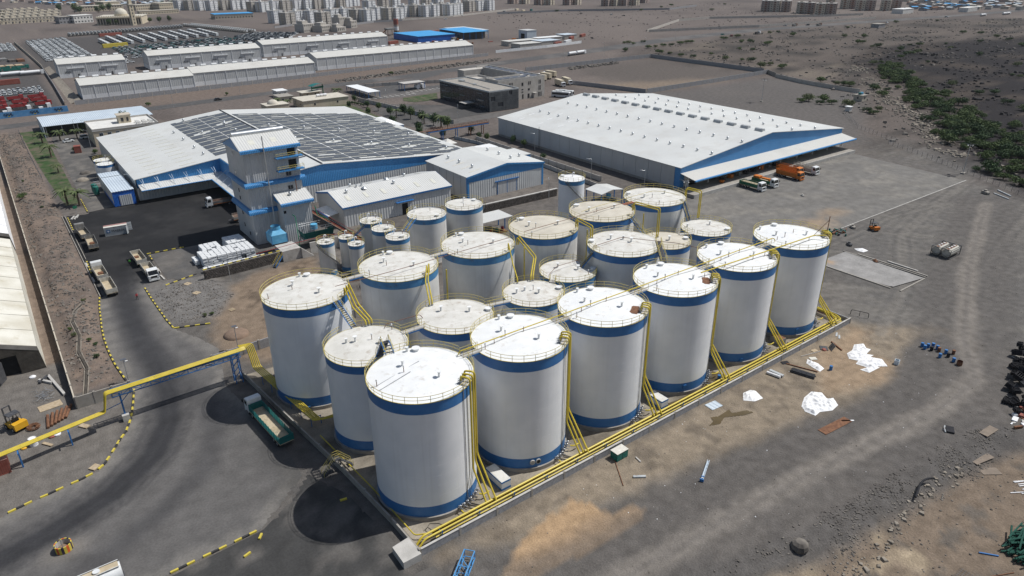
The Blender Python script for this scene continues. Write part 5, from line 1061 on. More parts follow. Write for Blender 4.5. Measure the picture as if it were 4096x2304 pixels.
# pipe bridge over the road
pb=thing('pipe_bridge','blue truss pipe bridge carrying yellow pipes over the road','bridge',(4.4,120.6,0));BL=21.6
q=MB()
for s in(-.7,.7):
    for z in(5.3,6.2):q.tube([(0,s,z),(BL,s+.5,z)],.09,4)
    for k in range(14):
        a,b=BL*k/14,BL*(k+1)/14;q.tube([(a,s+.5*k/14,5.3 if k%2 else 6.2),(b,s+.5*(k+1)/14,6.2 if k%2 else 5.3)],.05,4);q.tube([(a,s+.5*k/14,5.3),(a,s+.5*k/14,6.2)],.05,4)
for k in range(15):x=BL*k/14;q.tube([(x,-.7+.5*k/14,5.35),(x,.7+.5*k/14,5.35)],.05,4);q.tube([(x,-.7+.5*k/14,6.2),(x,.7+.5*k/14,6.2)],.05,4)
q.build('truss','steel_blue',pb)
lg=MB()
for s in(-.7,.7):
    for dx in(0,1.2):lg.tube([(dx,s,0),(dx,s,6.2)],.11,4)
    for k in range(5):lg.tube([(0,s,.3+k*1.2),(1.2,s,1.5+k*1.2)],.05,4)
for dx in(0,1.2):
    for k in range(4):lg.tube([(dx,-.7,.5+k*1.5),(dx,.7,2.0+k*1.5)],.05,4)
lg.build('tower_leg','steel_blue',pb,loc=(BL-1.6,.45,0))
MB().box(-.14,.14,-.14,.14,.9,5.4).build('column','steel_blue',pb,loc=(1.2,0,0));MB().box(-.55,.55,-.55,.55,0,1.2).build('footing','concrete_light',pb,loc=(1.2,-.2,0));m=MB();m.tube([(1.2,0,3.6),(3.0,0,5.3)],.07,4);m.tube([(-1.8,-.6,3.2),(1.2,0,3.5)],.07,4);m.build('brace','steel_blue',pb)
for k in range(5):o=-.55+k*.28;MB().bend([(-60,-3.2+o-9.5,3.4),(-1.6,-1.2+o*.8,3.4),(-.8-k*.02,-.6+o,6.42),(BL+.5,.5+o,6.42),(BL+1.2,.6+o,6.4)],.12,.35,6).build('pipe','pipe_yellow',pb,True)
for x,y in((-7.3,-3.6),(-14.3,-5.2),(-24,-7.5)):
    MB().box(-.11,.11,-.11,.11,0,3.2).build('column','steel_blue',pb,loc=(x,y+1.0,0));MB().box(-.08,.08,-1.0,1.0,3.1,3.26).build('crossbeam','steel_blue',pb,loc=(x,y+.9,0))
# junk yard in the lower left corner
rp=MB().tube([(0,0,.25),(.3,4.2,.25)],.24,8).mesh('rusty_pipe','rust',True)
for k in range(6):tag(link('rusty_pipe',rp,None,(-5.6+k*.55,125.6+.3*k,(.0 if k<5 else .0)),-.05*k),'rusty brown pipe in the bundle by the west wall','pipe','rusty pipes stacked by the west wall')
for lab,x,y,a,l,m_ in(('long pale concrete lintel leaning beside the west wall',-2.9,140.2,1.75,9.5,'concrete_light'),('short pale concrete lintel near the tent mouth',-4.4,142.8,2.2,3.2,'concrete_light'),('dark steel sheet propped near the tent corner',-4.6,143.8,.9,2.6,'dark_steel')):tag(MB().obox((x,y,.05),(l,.45,.4),a).build('lintel',m_),lab,'beam')
tag(MB().obox((-4.6,133.2,.03),(3.6,2.2,.06),.12).build('plywood_sheet','wood'),'tan plywood sheet lying in the yard by the rusty pipes','board')
rb_=MB();rr=random.Random(5)
for k in range(60):x,y=-5.2+rr.gauss(0,.7),137.4+rr.gauss(0,1.0);a=rr.random()*6.3;rb_.tube([(x,y,.1+rr.random()*.6),(x+1.1*cos(a),y+1.1*sin(a),.1+rr.random()*.6)],.025,3)
tag(rb_.build('rebar_heap','grey_steel'),'tangled heap of thin grey steel bars in the junk yard','scrap')
cl=MB()
for k in range(9):cl.ring(-7.6,127.3,.1+k*.05,.5+.13*(k%5),.05,20,4)
tag(cl.build('hose_coil','rust'),'coil of brown hose beside the rusty pipe bundle','hose')
ib=thing('water_drum','white plastic drum standing below the yellow pipes','drum',(-8.0,121.9,0));MB().cyl(0,0,0,1.35,.62,16).build('body','tarp_white',ib,True);MB().ring(0,0,1.35,.6,.06,16,4).build('rim','concrete_light',ib)
for lab,x,y,s,m_ in(('yellow plastic bundle beside the white drum',-9.4,121.8,.5,'forklift_yellow'),('reddish sack lying left of the bridge column',-5.4,122.6,.5,'red_brown'),('white sack lying near the bridge column',-4.6,122.8,.6,'tarp_white'),('white sack by the tent corner',-6.2,146.3,.6,'tarp_white')):tag(MB().sphere((x,y,.12),s,10,5,.5).build('sack',m_,None,True),lab,'sack')
for lab,x,y,w_,l in(('broken wooden door lying by the white drum',-6.2,120.6,.5,2.0),('brown cardboard box crushed near the bridge footing',-.6,122.6,.9,1.8),('wooden crate lid beside the lower kerb',-.9,109.4,1.3,1.2)):tag(MB().obox((x,y,.05),(w_,l,.18),.6).build('board','wood'),lab,'board')
def container(label,x,y,rz,L=6.06,mat='red_brown',roof=None,doors_open=False,group=None,ribs=True,W=2.44,H=2.59):
    c=thing('shipping_container',label,'container',(x,y,0),rz,group);MB().box(.05,L-.05,.05,W-.05,.12,H-.04).build('box',mat,c)
    fr=MB()
    for a in(0,L-.12):
        for b in(0,W-.12):fr.box(a,a+.12,b,b+.12,0,H)
    for b in(0,W-.1):fr.box(.12,L-.12,b,b+.1,0,.16).box(.12,L-.12,b,b+.1,H-.1,H)
    fr.box(0,.1,.12,W-.12,H-.1,H).box(L-.1,L,.12,W-.12,H-.1,H);fr.build('frame',mat,c)
    if ribs:
        n=int(L/.28);rm=MB().box(-.07,.07,0,.045,.16,H-.11)
        s=MB()
        for k in range(n):s.box(.2+k*.28,.34+k*.28,.012,.05,.16,H-.1).box(.2+k*.28,.34+k*.28,W-.05,W-.012,.16,H-.1)
        s.build('corrugation',mat,c)
    if roof:MB().box(.0,L,.0,W,H,H+.03).build('roof',roof,c)
    return c
mk=container('grey shipping container lettered in black, doors open, in the truck yard',18.0,222.3,-.11,mat='cont_side',roof='cont_roof_red')
MB().box(0,6.06,-.01,1.15,2.63,2.66).build('roof_edge','cont_roof_pale',mk)
for i,(s,a)in enumerate(((0.05,-1.95),(2.4,.25))):d=MB().box(0,1.18,-.05,.05,.15,2.5).build('door','cont_side',mk,loc=(6.06,s,0),rz=a);MB().box(.1,1.08,-.1,-.05,.5,.6).box(.1,1.08,-.1,-.05,1.2,1.3).box(.1,1.08,-.1,-.05,1.9,2.0).build('bars','grey_steel',d)
text_mesh('MAERSK',.95,'ink','lettering',mk,Matrix.Translation((3.55,-.012,1.05))@Matrix.Rotation(pi/2,4,'X'),.005)
st_=MB();st_.box(.55,1.45,-.012,-.002,1.0,1.9);st_.build('emblem','logo_blue',mk);m=MB();cxx,czz=1.0,1.45;P=[]
for k in range(14):r=.38 if k%2==0 else .16;P.append((cxx+r*cos(k*pi/7+.2),czz+r*sin(k*pi/7+.2)))
m.extr(P,'y',-.022,-.014);m.build('star','paint_far',mk)
container('rusty red container at the left edge below the yellow pipes',-17.5,115.9,.03,roof='cont_roof_red');container('small rusty red container by the palm drive',27.0,338.5,1.45,L=3.0,H=2.9)
# blue and white store sheds by the hall
bs=thing('store_shed','white-roofed store shed with bright blue end wall','shed',(25.2,250.3,0));MB().box(0,6.3,0,20,.2,5.0).build('wall','clad_panel',bs);MB().box(-.06,6.36,-.06,.12,.2,5.0).build('end_wall','shed_blue',bs);MB().box(1.7,5.4,-.16,-.06,.3,3.6).build('door','clad_grey_fine',bs);MB().box(-.15,6.45,-.2,20.1,5.0,5.14).build('roof','roof_sky',bs);MB().box(-.08,-.0,.3,19.8,.2,.9).build('skirt','shed_blue',bs)
bs2=thing('store_shed','smaller white-roofed store shed behind the blue-ended one','shed',(25.2,271.6,0));MB().box(0,6.3,0,6.2,.2,4.9).build('wall','clad_panel',bs2);MB().box(-.1,6.4,-.1,6.3,4.9,5.04).build('roof','roof_sky',bs2)
for i in range(2):
    v=thing('filter_vessel',('front' if i==0 else 'rear')+' dark green pressure vessel beside the store sheds','vessel',(22.6,268.5+i*3.4,0));MB().cyl(0,0,.5,3.0,.9,14).sphere((0,0,3.0),.9,14,4,.4,half=True).build('shell','green_teal',v,True);MB().cyl(0,0,0,.5,.5,8).build('skirt','dark_steel',v);MB().tube([(0,0,3.3),(0,0,3.9),(1.8,0,3.9)],.1,6).build('pipe','grey_steel',v)
tag(MB().sphere((21.2,292,0),2.2,14,5,.5,half=True).build('sand_heap','rock_tan',None,True),'low heap of pale sand on the side road','sand heap');tag(MB().sphere((23.4,302,0),1.9,14,5,.6,half=True).build('sand_heap','rock',None,True),'low heap of grey gravel beside the twin small tanks','gravel heap')
tag(MB().sphere((30.2,139.8,0),2.6,18,6,.42,half=True).build('soil_heap','soil',None,True),'round heap of reddish soil behind the low grey wall','soil heap')
pl=thing('pallet','wooden pallet on the bare lot','pallet',(33.1,151.4,gzs(33.1,151.4)),.2)
for k in range(6):MB().box(-.6,.6,k*.24,k*.24+.14,.1,.15).build('slat','wood',pl)
MB().box(-.6,-.5,0,1.35,0,.1).box(.5,.6,0,1.35,0,.1).build('runner','wood',pl)
for lab,x,y in(('tan board lying on the stony verge',28.8,165.8),('tan cardboard sheet below the stone retaining wall',28.4,172.4)):tag(MB().obox((x,y,gzs(x,y)+.05),(1.4,1.6,.05),.5).build('board','wood'),lab,'board')
# white bag stacks
bagm=[]
for v in range(4):
    m=MB();rr=random.Random(v)
    for k in range(5):
        j=lambda:rr.uniform(-.05,.05)
        z0,z1=k*.25,k*.25+.235;w_=.56;P=[(-w_+j(),-w_+j(),z0),(w_+j(),-w_+j(),z0),(w_+j(),w_+j(),z0),(-w_+j(),w_+j(),z0)];T=[(p[0]*.93,p[1]*.93,z1+.02)for p in P]
        mid=[(p[0]*1.06,p[1]*1.06,(z0+z1)/2)for p in P]
        m._add(P+mid+T,[(0,1,5,4),(1,2,6,5),(2,3,7,6),(3,0,4,7),(4,5,9,8),(5,6,10,9),(6,7,11,10),(7,4,8,11),(8,9,10,11)])
    bagm.append(m.mesh('bag_stack','bag_white'))
bk=0
def bags(x0,x1,y0,y1,levels,lab):
    global bk
    nx_,ny_=int(round((x1-x0)/1.22)),int(round((y1-y0)/1.22))
    for i in range(nx_):
        for j in range(ny_):
            for l in range(levels):
                if RNG.random()<.03:continue
                bk+=1;tag(link('bag_stack',bagm[bk%4],None,(x0+(i+.5)*1.22+RNG.uniform(-.05,.05),y0+(j+.5)*1.22+RNG.uniform(-.06,.06),.09+l*1.3),RNG.uniform(-.06,.06)+(bk%4)*pi/2),lab,'bags','white bag stacks in the yard')
bags(34.6,48.0,181.0,187.2,2,'cube of white bags in the double-high block by the tower');bags(36.2,41.2,187.2,192.0,2,'cube of white bags in the double-high block by the tower');bags(43,47.6,188.0,194.5,2,'cube of white bags in the double-high block by the tower');bags(33.6,49.2,177.2,178.5,1,'cube of white bags in the single low front row');bags(33.2,34.4,184,188,1,'cube of white bags in the single low front row')
# vehicles
whm={}
def wheel(parent,x,y,r=.5,w=.3,z=None):
    k=(r,w)
    if k not in whm:
        a=MB();a.T=Matrix.Rotation(pi/2,4,'X');a.cyl(0,0,-w/2,w/2,r,14);b=MB();b.T=Matrix.Rotation(pi/2,4,'X');b.cyl(0,0,-w/2-.02,w/2+.02,r*.52,10);whm[k]=(a.mesh('wheel','rubber',True),b.mesh('rim','grey_steel',True))
    o=link('wheel',whm[k][0],parent,(x,y,z or r));link('rim',whm[k][1],o);return o
def cab(t,x0,L=1.9,W=2.45,z0=.75,H=2.35,col='truck_white'):
    """forward-control cab; front face at x0+L"""
    b=MB();b.extr([(x0,z0),(x0+L-.05,z0),(x0+L,z0+.9),(x0+L-.12,z0+1.05),(x0+L-.42,z0+H-.15),(x0+L-.6,z0+H),(x0+.1,z0+H+.08),(x0,z0+H-.1)],'y',-W/2,W/2);c=b.build('cab',col,t)
    w=MB();w._add([(x0+L-.105,-W/2+.12,z0+1.1),(x0+L-.105,W/2-.12,z0+1.1),(x0+L-.40,W/2-.16,z0+H-.22),(x0+L-.40,-W/2+.16,z0+H-.22)],[(0,1,2,3)]);w.build('windscreen','glass_dark',c)
    for s in(-1,1):q=MB();yy=s*(W/2+.012);q._add([(x0+.5,yy,z0+1.1),(x0+L-.3,yy,z0+1.1),(x0+L-.55,yy,z0+H-.35),(x0+.5,yy,z0+H-.35)],[(0,1,2,3)]);q.build('side_window','glass_dark',c);MB().box(x0+L-.1,x0+L+.12,s*(W/2+.22)-.1,s*(W/2+.22)+.1,z0+1.3,z0+1.8).build('mirror','dark',c);MB().box(-.04,.04,-.22,.22,0,.22).build('headlight','galv',c,loc=(x0+L,s*.85,z0+.1))
    MB().box(x0+L-.02,x0+L+.03,-.7,.7,z0+.35,z0+.85).build('grille','dark',c);MB().box(x0+L-.25,x0+L+.08,-W/2,W/2,z0-.35,z0).build('bumper',col,c);return c
def bed(t,x0,L,W=2.45,z=1.15,h=.9,mat='bed_grey',floor='bed_wood',front=None,rails=0,slat=False,load=None,tail=True):
    MB().box(x0,x0+L,-W/2,W/2,z-.15,z).build('bed_floor',floor,t);front=h if front is None else front
    def side(a,b,y):
        if slat:
            s=MB();n=max(3,int(h/.22))
            for k in range(n):s.box(a,b,y-.03,y+.03,z+.03+k*h/n,z+.03+k*h/n+.13)
            for k in range(int((b-a)/1.1)+2):xx=a+(b-a)*k/(int((b-a)/1.1)+1);s.box(xx-.05,xx+.05,y-.05,y+.05,z,z+h+.05)
            s.build('side_board',mat,t)
        else:
            s=MB().box(a,b,y-.035,y+.035,z,z+h)
            for k in range(int((b-a)/.35)):s.box(a+.12+k*.35,a+.2+k*.35,y-.07,y+.07,z,z+h-.03)
            s.build('side_board',mat,t)
        if rails:
            r=MB()
            for k in range(1,rails+1):r.box(a,b,y-.025,y+.025,z+h+k*.28-.08,z+h+k*.28)
            for k in range(int((b-a)/1.2)+1):r.box(a+k*1.2,a+k*1.2+.06,y-.03,y+.03,z+h,z+h+rails*.28)
            r.build('rail',mat,t)
    side(x0,x0+L,W/2-.05);side(x0,x0+L,-W/2+.05)
    MB().box(x0+L-.07,x0+L,-W/2+.1,W/2-.1,z,z+front).build('headboard',mat,t)
    if tail:MB().box(x0,x0+.07,-W/2+.1,W/2-.1,z,z+h).build('tailboard',mat,t)
    if load:
        for i,(a,b,w0,w1,hh,mm)in enumerate(load):MB().box(x0+a,x0+b,w0,w1,z+.01,z+hh).build('load',mm,t)
def truck(label,x,y,rz,L=9.5,cabcol='truck_white',bedmat='bed_grey',h=.9,rails=0,slat=False,trailer=0,load=None,floor='bed_wood',group=None,front=None):
    t=thing('truck',label,'truck',(x,y,.03),rz,group);cab(t,L-1.95,1.9,col=cabcol);MB().box(.1,L-1.0,-.45,.45,.65,.98).build('chassis','dark_steel',t)
    bed(t,0,L-2.15,mat=bedmat,h=h,rails=rails,slat=slat,load=load,floor=floor,front=front)
    for xx in(L-1.3,1.4,2.75):
        for s in(-1,1):wheel(t,xx,s*1.0)
    if L>10:
        for s in(-1,1):wheel(t,L-3.0,s*1.0)
    if trailer:
        r=thing('drawbar_trailer',label.replace('truck','trailer',1)if False else 'x','trailer');bpy.data.objects.remove(r)
    return t
def trailer(label,x,y,rz,L=8.0,bedmat='bed_grey',h=.9,floor='bed_wood',slat=False,rails=0,load=None):
    t=thing('drawbar_trailer',label,'trailer',(x,y,.03),rz);MB().box(.1,L+1.4,-.3,.3,.7,.98).build('chassis','dark_steel',t);bed(t,0,L,mat=bedmat,h=h,floor=floor,slat=slat,rails=rails,load=load)
    for xx in(1.2,2.5,L-1.2):
        for s in(-1,1):wheel(t,xx,s*1.0)
    return t
UP=pi/2
rope=[(3.2,4.6,-.6,.5,.3,'rust')]
trailer('grey open trailer behind the dark truck against the west kerb',13.7,211.3,UP-.02,8.6,'bed_dark',1.0,load=rope);truck('dark grey open truck with low cab by the concrete beams',13.3,221.6,UP+.06,9.6,'bed_dark','bed_dark',1.0)
trailer('cream-floored open trailer parked by the west kerb',12.6,176.2,UP+.02,8.4,'bed_grey',1.05);truck('white-roofed open truck coupled ahead of the cream-floored trailer',12.3,186.6,UP+.02,9.4,'truck_white','bed_grey',1.05,load=rope)
truck('white truck facing the camera beside the bag yard',22.3,189.0,-UP+.02,9.4,'truck_white','bed_grey',1.05,load=rope);trailer('open trailer behind the truck facing the camera',21.9,199.6,-UP+.02,8.2,'bed_grey',1.05,load=[(2.4,3.6,-.8,.2,.3,'rust')])
truck('white-cabbed truck with orange-lined bed under the hall canopy',58.3,231.3,pi-.06,9.6,'truck_white','bed_dark',.8,floor='orange');trailer('cage-sided trailer with orange floor beside the process tower',59.6,211.8,pi-.04,8.2,'bed_grey',.8,rails=2,floor='orange')
truck('teal slat-sided truck in tank shadow beside the west bund wall',25.2,96.0,UP+.075,14.6,'truck_white','teal',1.25,slat=True,floor='bed_wood')
truck('green-bodied truck with white rails, leftmost at the loading dock',204.4,142.3,-UP,9.4,'truck_white','green',1.1,rails=1,load=[(.3,6.6,-1.1,1.1,.9,'bed_wood')]);truck('green truck loaded with orange crates at the loading dock',211.4,142.3,-UP,9.4,'truck_white','green',1.0,load=[(.4,2.8,-1.0,1.0,1.7,'orange'),(3.0,6.4,-.2,1.0,1.4,'orange'),(3.2,6.2,-1.1,-.3,1.0,'bed_wood')])
truck('all-orange truck backed up to the loading dock',226.0,142.6,-UP,10.2,'orange','orange',1.4,rails=2,floor='orange');truck('white truck with tall pale stake rails, rightmost at the loading dock',236.8,142.6,-UP,9.4,'truck_white','bed_grey',1.1,rails=4);truck('orange stake-bodied truck tucked behind the all-orange one',231.0,146.0,-UP,10.0,'orange','orange',1.2,rails=3)
# tanker at the bottom edge
tk=thing('tanker_truck','white tanker trailer cut off by the bottom edge','tanker',(-1.3,81.8,.03),pi);m=MB();m.T=Matrix.Rotation(pi/2,4,'Y');m.cyl(-2.15,0,0,10.5,1.22,24);m.build('tank','truck_white',tk,True)
MB().box(.2,10.2,-.55,.55,3.33,3.40).build('walkway','bed_wood',tk);q=MB()
for s in(-.62,.62):q.tube([(.1,s,3.5),(10.3,s,3.5)],.05,4)
q.build('catwalk_rail','truck_white',tk);MB().cyl(2.6,0,3.38,3.62,.42,14).build('hatch','truck_white',tk,True);MB().cyl(6.2,0,3.38,3.62,.42,14).build('hatch','truck_white',tk,True);MB().box(0,10.4,-.5,.5,.75,1.0).build('chassis','dark_steel',tk);MB().box(-.12,0,-1.2,1.2,.5,.9).build('bumper','dark_steel',tk)
for xx in(1.2,2.5,3.8):
    for s in(-1,1):wheel(tk,xx,s*1.0)
def forklift(label,x,y,rz,col='forklift_yellow',z=0,s=1.0):
    f=thing('forklift',label,'forklift',(x,y,z),rz);f.scale=(s,s,s);MB().extr([(-1.5,.35),(.9,.35),(.9,.9),(.3,1.0),(-.5,1.05),(-.9,1.35),(-1.5,1.3),(-1.65,.9)],'y',-.8,.8).build('body',col,f);MB().box(-1.75,-1.2,-.85,.85,.45,1.35).build('counterweight',col,f)
    g=MB()
    for xx,zz in((.6,.95),(-.85,1.3)):
        for yy in(-.65,.65):g.tube([(xx,yy,zz),(xx*.6-.1,yy,2.3)],.05,4)
    g.box(-.75,.45,-.75,.75,2.28,2.36);g.build('overhead_guard','dark_steel',f);MB().box(-.6,0,-.4,.4,1.05,1.3).box(-.65,-.5,-.4,.4,1.3,1.75).build('seat','dark',f)
    m=MB()
    for yy in(-.45,.45):m.box(1.0,1.15,yy-.08,yy+.08,.1,3.0)
    for zz in(.4,1.5,2.9):m.box(1.02,1.13,-.45,.45,zz,zz+.12)
    m.build('mast','dark_steel',f);m=MB()
    for yy in(-.35,.35):m.box(1.2,2.3,yy-.07,yy+.07,.2,.26).box(1.18,1.26,yy-.07,yy+.07,.2,.9)
    m.build('fork','dark_steel',f)
    for xx in(.65,-1.0):
        for yy in(-.75,.75):wheel(f,xx,yy,.36,.28)
    return f
forklift('yellow forklift parked in front of the storage tent',-10.0,129.4,2.0,s=1.25);forklift('old dark forklift left on the gravel yard',198.3,91.5,1.2,'orange');forklift('small orange forklift on the loading dock',199.5,146.5,.4,'orange',1.15,.8)
# tank containers (ISO frames)
for i,lab in enumerate(('rusty white tank container nearest the slab','rusty white tank container behind its twin')):
    c=thing('tank_container',lab,'tank container',(192.3,67.75+i*2.52,.02));m=MB();L,W,H=6.06,2.4,2.55
    for a in(0,L-.14):
        for b in(0,W-.14):m.box(a,a+.14,b,b+.14,0,H)
        m.box(a,a+.14,.14,W-.14,0,.14).box(a,a+.14,.14,W-.14,H-.14,H)
    for b in(0,W-.12):m.box(.14,L-.14,b,b+.12,.02,.14).box(.14,L-.14,b,b+.1,H-.1,H)
    for b in(.1,W-.1):m.tube([(.07,b,.1),(.07,W-b,1.1)],.05,4)
    m.build('frame','dark_steel',c);m=MB();m.T=Matrix.Translation((.2,W/2,1.35))@Matrix.Rotation(pi/2,4,'Y');m.cyl(0,0,0,L-.4,1.1,20);m.build('vessel','bed_grey',c,True);m=MB().box(.6,L-.6,W/2-.35,W/2+.35,2.42,2.47);m.build('walkway','rust',c)
    for a in(1.6,3.0,4.4):m=MB().cyl(a,W/2,2.4,2.62,.28,10);m.build('manlid','truck_white',c,True)
# cars: one shape, shared by every car in the scene
def car_mesh(col,name='car'):
    b=MB();lo=[(-2.15,.28),(2.1,.28),(2.2,.55),(2.05,.78),(1.2,.92),(-1.5,.95),(-2.1,.88),(-2.2,.6)];b.extr(lo,'y',-.86,.86,0)
    P=[(-1.75,.94),(1.0,.9),(.35,1.42),(-1.25,1.45)];b.extr([P[0],P[1],P[2],P[3]],'y',-.72,.72,1);b.box(-1.2,.32,-.66,.66,1.43,1.49,0)
    for x in(-1.35,1.35):
        for y in(-.8,.8):b.T=Matrix.Translation((x,y,.32))@Matrix.Rotation(pi/2,4,'X');b.cyl(0,0,-.11,.11,.32,8,mi=2);b.T=None
    return b.mesh(name,[col,'glass_dark','rubber'])
def suv_mesh(col,name='car'):
    b=MB();b.extr([(-2.3,.35),(2.3,.35),(2.4,.7),(2.25,1.0),(1.1,1.1),(-2.35,1.12),(-2.4,.6)],'y',-.93,.93,0);b.extr([(-2.25,1.1),(1.05,1.08),(.45,1.72),(-2.05,1.76)],'y',-.82,.82,1);b.box(-2.0,.42,-.76,.76,1.74,1.82,0)
    for x in(-1.45,1.45):
        for y in(-.86,.86):b.T=Matrix.Translation((x,y,.38))@Matrix.Rotation(pi/2,4,'X');b.cyl(0,0,-.13,.13,.38,8,mi=2);b.T=None
    return b.mesh(name,[col,'glass_dark','rubber'])
for nm,c1,c2 in(('paint_white',(.62,.64,.65),(.70,.71,.71)),('paint_silver',(.33,.35,.37),(.40,.42,.43)),('paint_black',(.02,.021,.024),(.035,.036,.04)),('paint_teal',(.03,.16,.15),(.04,.2,.19)),('paint_red',(.3,.04,.04),(.36,.05,.05)),('paint_tan',(.36,.29,.2),(.42,.35,.26))):pmat(nm,c1,c2,.5,.3,spec=.5)
CARS={k:(car_mesh('paint_'+k),suv_mesh('paint_'+k))for k in('white','silver','black','teal','red')}
for lab,x,y,a,c,k in(('white sedan on the drive beside the lawn',25.2,364.0,.3,'white',0),('white four-wheel drive by the cream office corner',32.5,367.5,.25,'white',1),('dark saloon driving on the highway below the long sheds',107.6,428.6,.13,'black',0)):tag(link('car',CARS[c][k],None,(x,y,.05),a),lab,'car')
# people
pmat('skin',(.16,.09,.06),(.19,.11,.075),3.0,.6);pmat('cloth_red',(.34,.05,.06),(.42,.07,.08),4.0,.85);pmat('cloth_dark',(.05,.045,.05),(.08,.07,.075),4.0,.85);pmat('cloth_green',(.10,.5,.06),(.14,.6,.08),4.0,.8);pmat('cloth_white',(.6,.62,.66),(.7,.72,.75),4.0,.8);pmat('hair',(.012,.01,.01),(.02,.018,.016),6.0,.7)
def person(label,x,y,rz,shirt,trousers,z=0.,stride=.28,arm=.25):
    J={'pelvis':(0,0,.95),'waist':(0,0,1.08),'chest':(.01,0,1.32),'neck':(.02,0,1.5),'headlo':(.04,0,1.58),'head':(.05,0,1.68),'top':(.04,0,1.745)}
    Rr={'pelvis':.15,'waist':.135,'chest':.155,'neck':.055,'headlo':.075,'head':.1,'top':.06};E=[('pelvis','waist'),('waist','chest'),('chest','neck'),('neck','headlo'),('headlo','head'),('head','top')]
    for s,n in((1,'l'),(-1,'r')):
        d=stride*s;J.update({'hip'+n:(0,.1*s,.9),'knee'+n:(d*.55+.04,.1*s,.5),'ank'+n:(d,.1*s,.09),'toe'+n:(d+.17,.11*s,.04),'sh'+n:(.01,.2*s,1.42),'el'+n:(-arm*s*.5,.27*s,1.14),'wr'+n:(-arm*s*.5+.12,.27*s,.9),'ha'+n:(-arm*s*.5+.16,.26*s,.79)})
        Rr.update({'hip'+n:.105,'knee'+n:.07,'ank'+n:.05,'toe'+n:.04,'sh'+n:.07,'el'+n:.045,'wr'+n:.033,'ha'+n:.04});E+=[('pelvis','hip'+n),('hip'+n,'knee'+n),('knee'+n,'ank'+n),('ank'+n,'toe'+n),('chest','sh'+n),('sh'+n,'el'+n),('el'+n,'wr'+n),('wr'+n,'ha'+n)]
        for f in range(5):
            a=f'f{f}{n}';sp=(f-2)*.018;J[a]=(J['ha'+n][0]+.03+(.03 if f==0 else 0)+sp,.25*s,.70+(.05 if f in(0,)else .012*abs(f-2)));Rr[a]=.011;E.append(('ha'+n,a))
    keys=list(J);me=bpy.data.meshes.new('b');me.from_pydata([J[k]for k in keys],[(keys.index(a),keys.index(b))for a,b in E],[]);o=bpy.data.objects.new('b',me);COL.objects.link(o)
    sk=o.modifiers.new('s','SKIN')
    for i,k in enumerate(keys):me.skin_vertices[0].data[i].radius=(Rr[k],Rr[k]*(1.12 if k in('pelvis','waist','chest')else 1));me.skin_vertices[0].data[i].use_root=(k=='pelvis')
    o.modifiers.new('u','SUBSURF').levels=1
    m=bpy.data.meshes.new_from_object(o.evaluated_get(bpy.context.evaluated_depsgraph_get()));bpy.data.objects.remove(o);m.materials.clear()
    for k in(shirt,trousers,'skin','rubber'):m.materials.append(MATS[k])
    for p in m.polygons:
        c=p.center;p.use_smooth=True
        armz=abs(c.y)>.2 and c.z<1.2 and c.z>.6
        p.material_index=3 if c.z<.09 else(2 if c.z>1.49 or(armz and c.z<1.05)else(1 if c.z<1.0 and not armz else 0))
    m.name='person';b=tag(link('person',m,None,(x,y,z),rz),label,'person')
    h=MB().sphere((.035,0,1.69),.108,10,5,1.0,half=True);h.build('hair','hair',b,True);f=MB().box(.135,.15,-.045,-.02,1.685,1.7).box(.135,.15,.02,.045,1.685,1.7).box(.14,.165,-.012,.012,1.64,1.68).box(.135,.15,-.03,.03,1.605,1.615);f.build('face','hair',b)
    return b
person('person in a red shirt walking along the plant road',16.9,171.3,-1.4,'cloth_red','cloth_dark');person('person in a bright green vest standing beside the open trailer',19.6,195.0,.6,'cloth_green','cloth_dark',stride=.08);person('person in white standing on the shaded loading dock',221.5,147.2,-2,'cloth_white','cloth_dark',z=1.15,stride=.06)
# small things round the plant
rg=thing('planter_ring','concrete ring painted in red, yellow and dark stripes on the road','planter',(-6.9,92.9,.03));N=20;R0,R1=1.05,.92
for k in range(N):
    a,b=2*pi*k/N,2*pi*(k+1)/N;g=lambda r,t,z:(r*cos(t),r*sin(t),z)
    m=MB();m._add([g(R0,a,0),g(R0,b,0),g(R1,b,0),g(R1,a,0),g(R0,a,1.1),g(R0,b,1.1),g(R1,b,1.1),g(R1,a,1.1)],[(0,1,5,4),(1,2,6,5),(2,3,7,6),(3,0,4,7),(4,5,6,7)]);m.build('stripe',('paint_orange','kerb_yellow','paint_dark','kerb_yellow')[k%4],rg)
MB().cyl(0,0,0,.25,.9,16).build('soil','soil',rg);MB().tube([(-.1,.2,.2),(-.15,.25,1.9)],.05,5).build('stake','grey_steel',rg);MB().cyl(0,0,.02,1.0,.915,20,top=False,bot=False).build('lining','concrete_light',rg)
def lamp(label,x,y,h,arm=1.4,a=0.,mat='galv',kind='arm',z=0.,group=None):
    t=thing('lamp_post',label,'lamp post',(x,y,z),a,group);MB().cyl(0,0,0,h,.09,8,.06).build('pole',mat,t,True)
    if kind=='arm':MB().bend([(0,0,h-.6),(0,0,h),(arm,0,h+.15)],.05,.4,6).build('arm',mat,t,True);MB().box(arm-.1,arm+.55,-.13,.13,h+.08,h+.2).build('lamp_head',mat,t)
    else:MB().box(-.5,.5,-.35,.35,h,h+.05).build('solar_panel','solar',t);MB().box(.1,.7,-.12,.12,h-.5,h-.4).build('lamp_head','roof_white',t)
    return t
lamp('short solar lamp at the west end of the pipe bridge',8.3,133.6,4.8,kind='solar');lamp('short solar lamp behind the low grey wall near the soil heap',28.7,133.6,5.2,kind='solar')
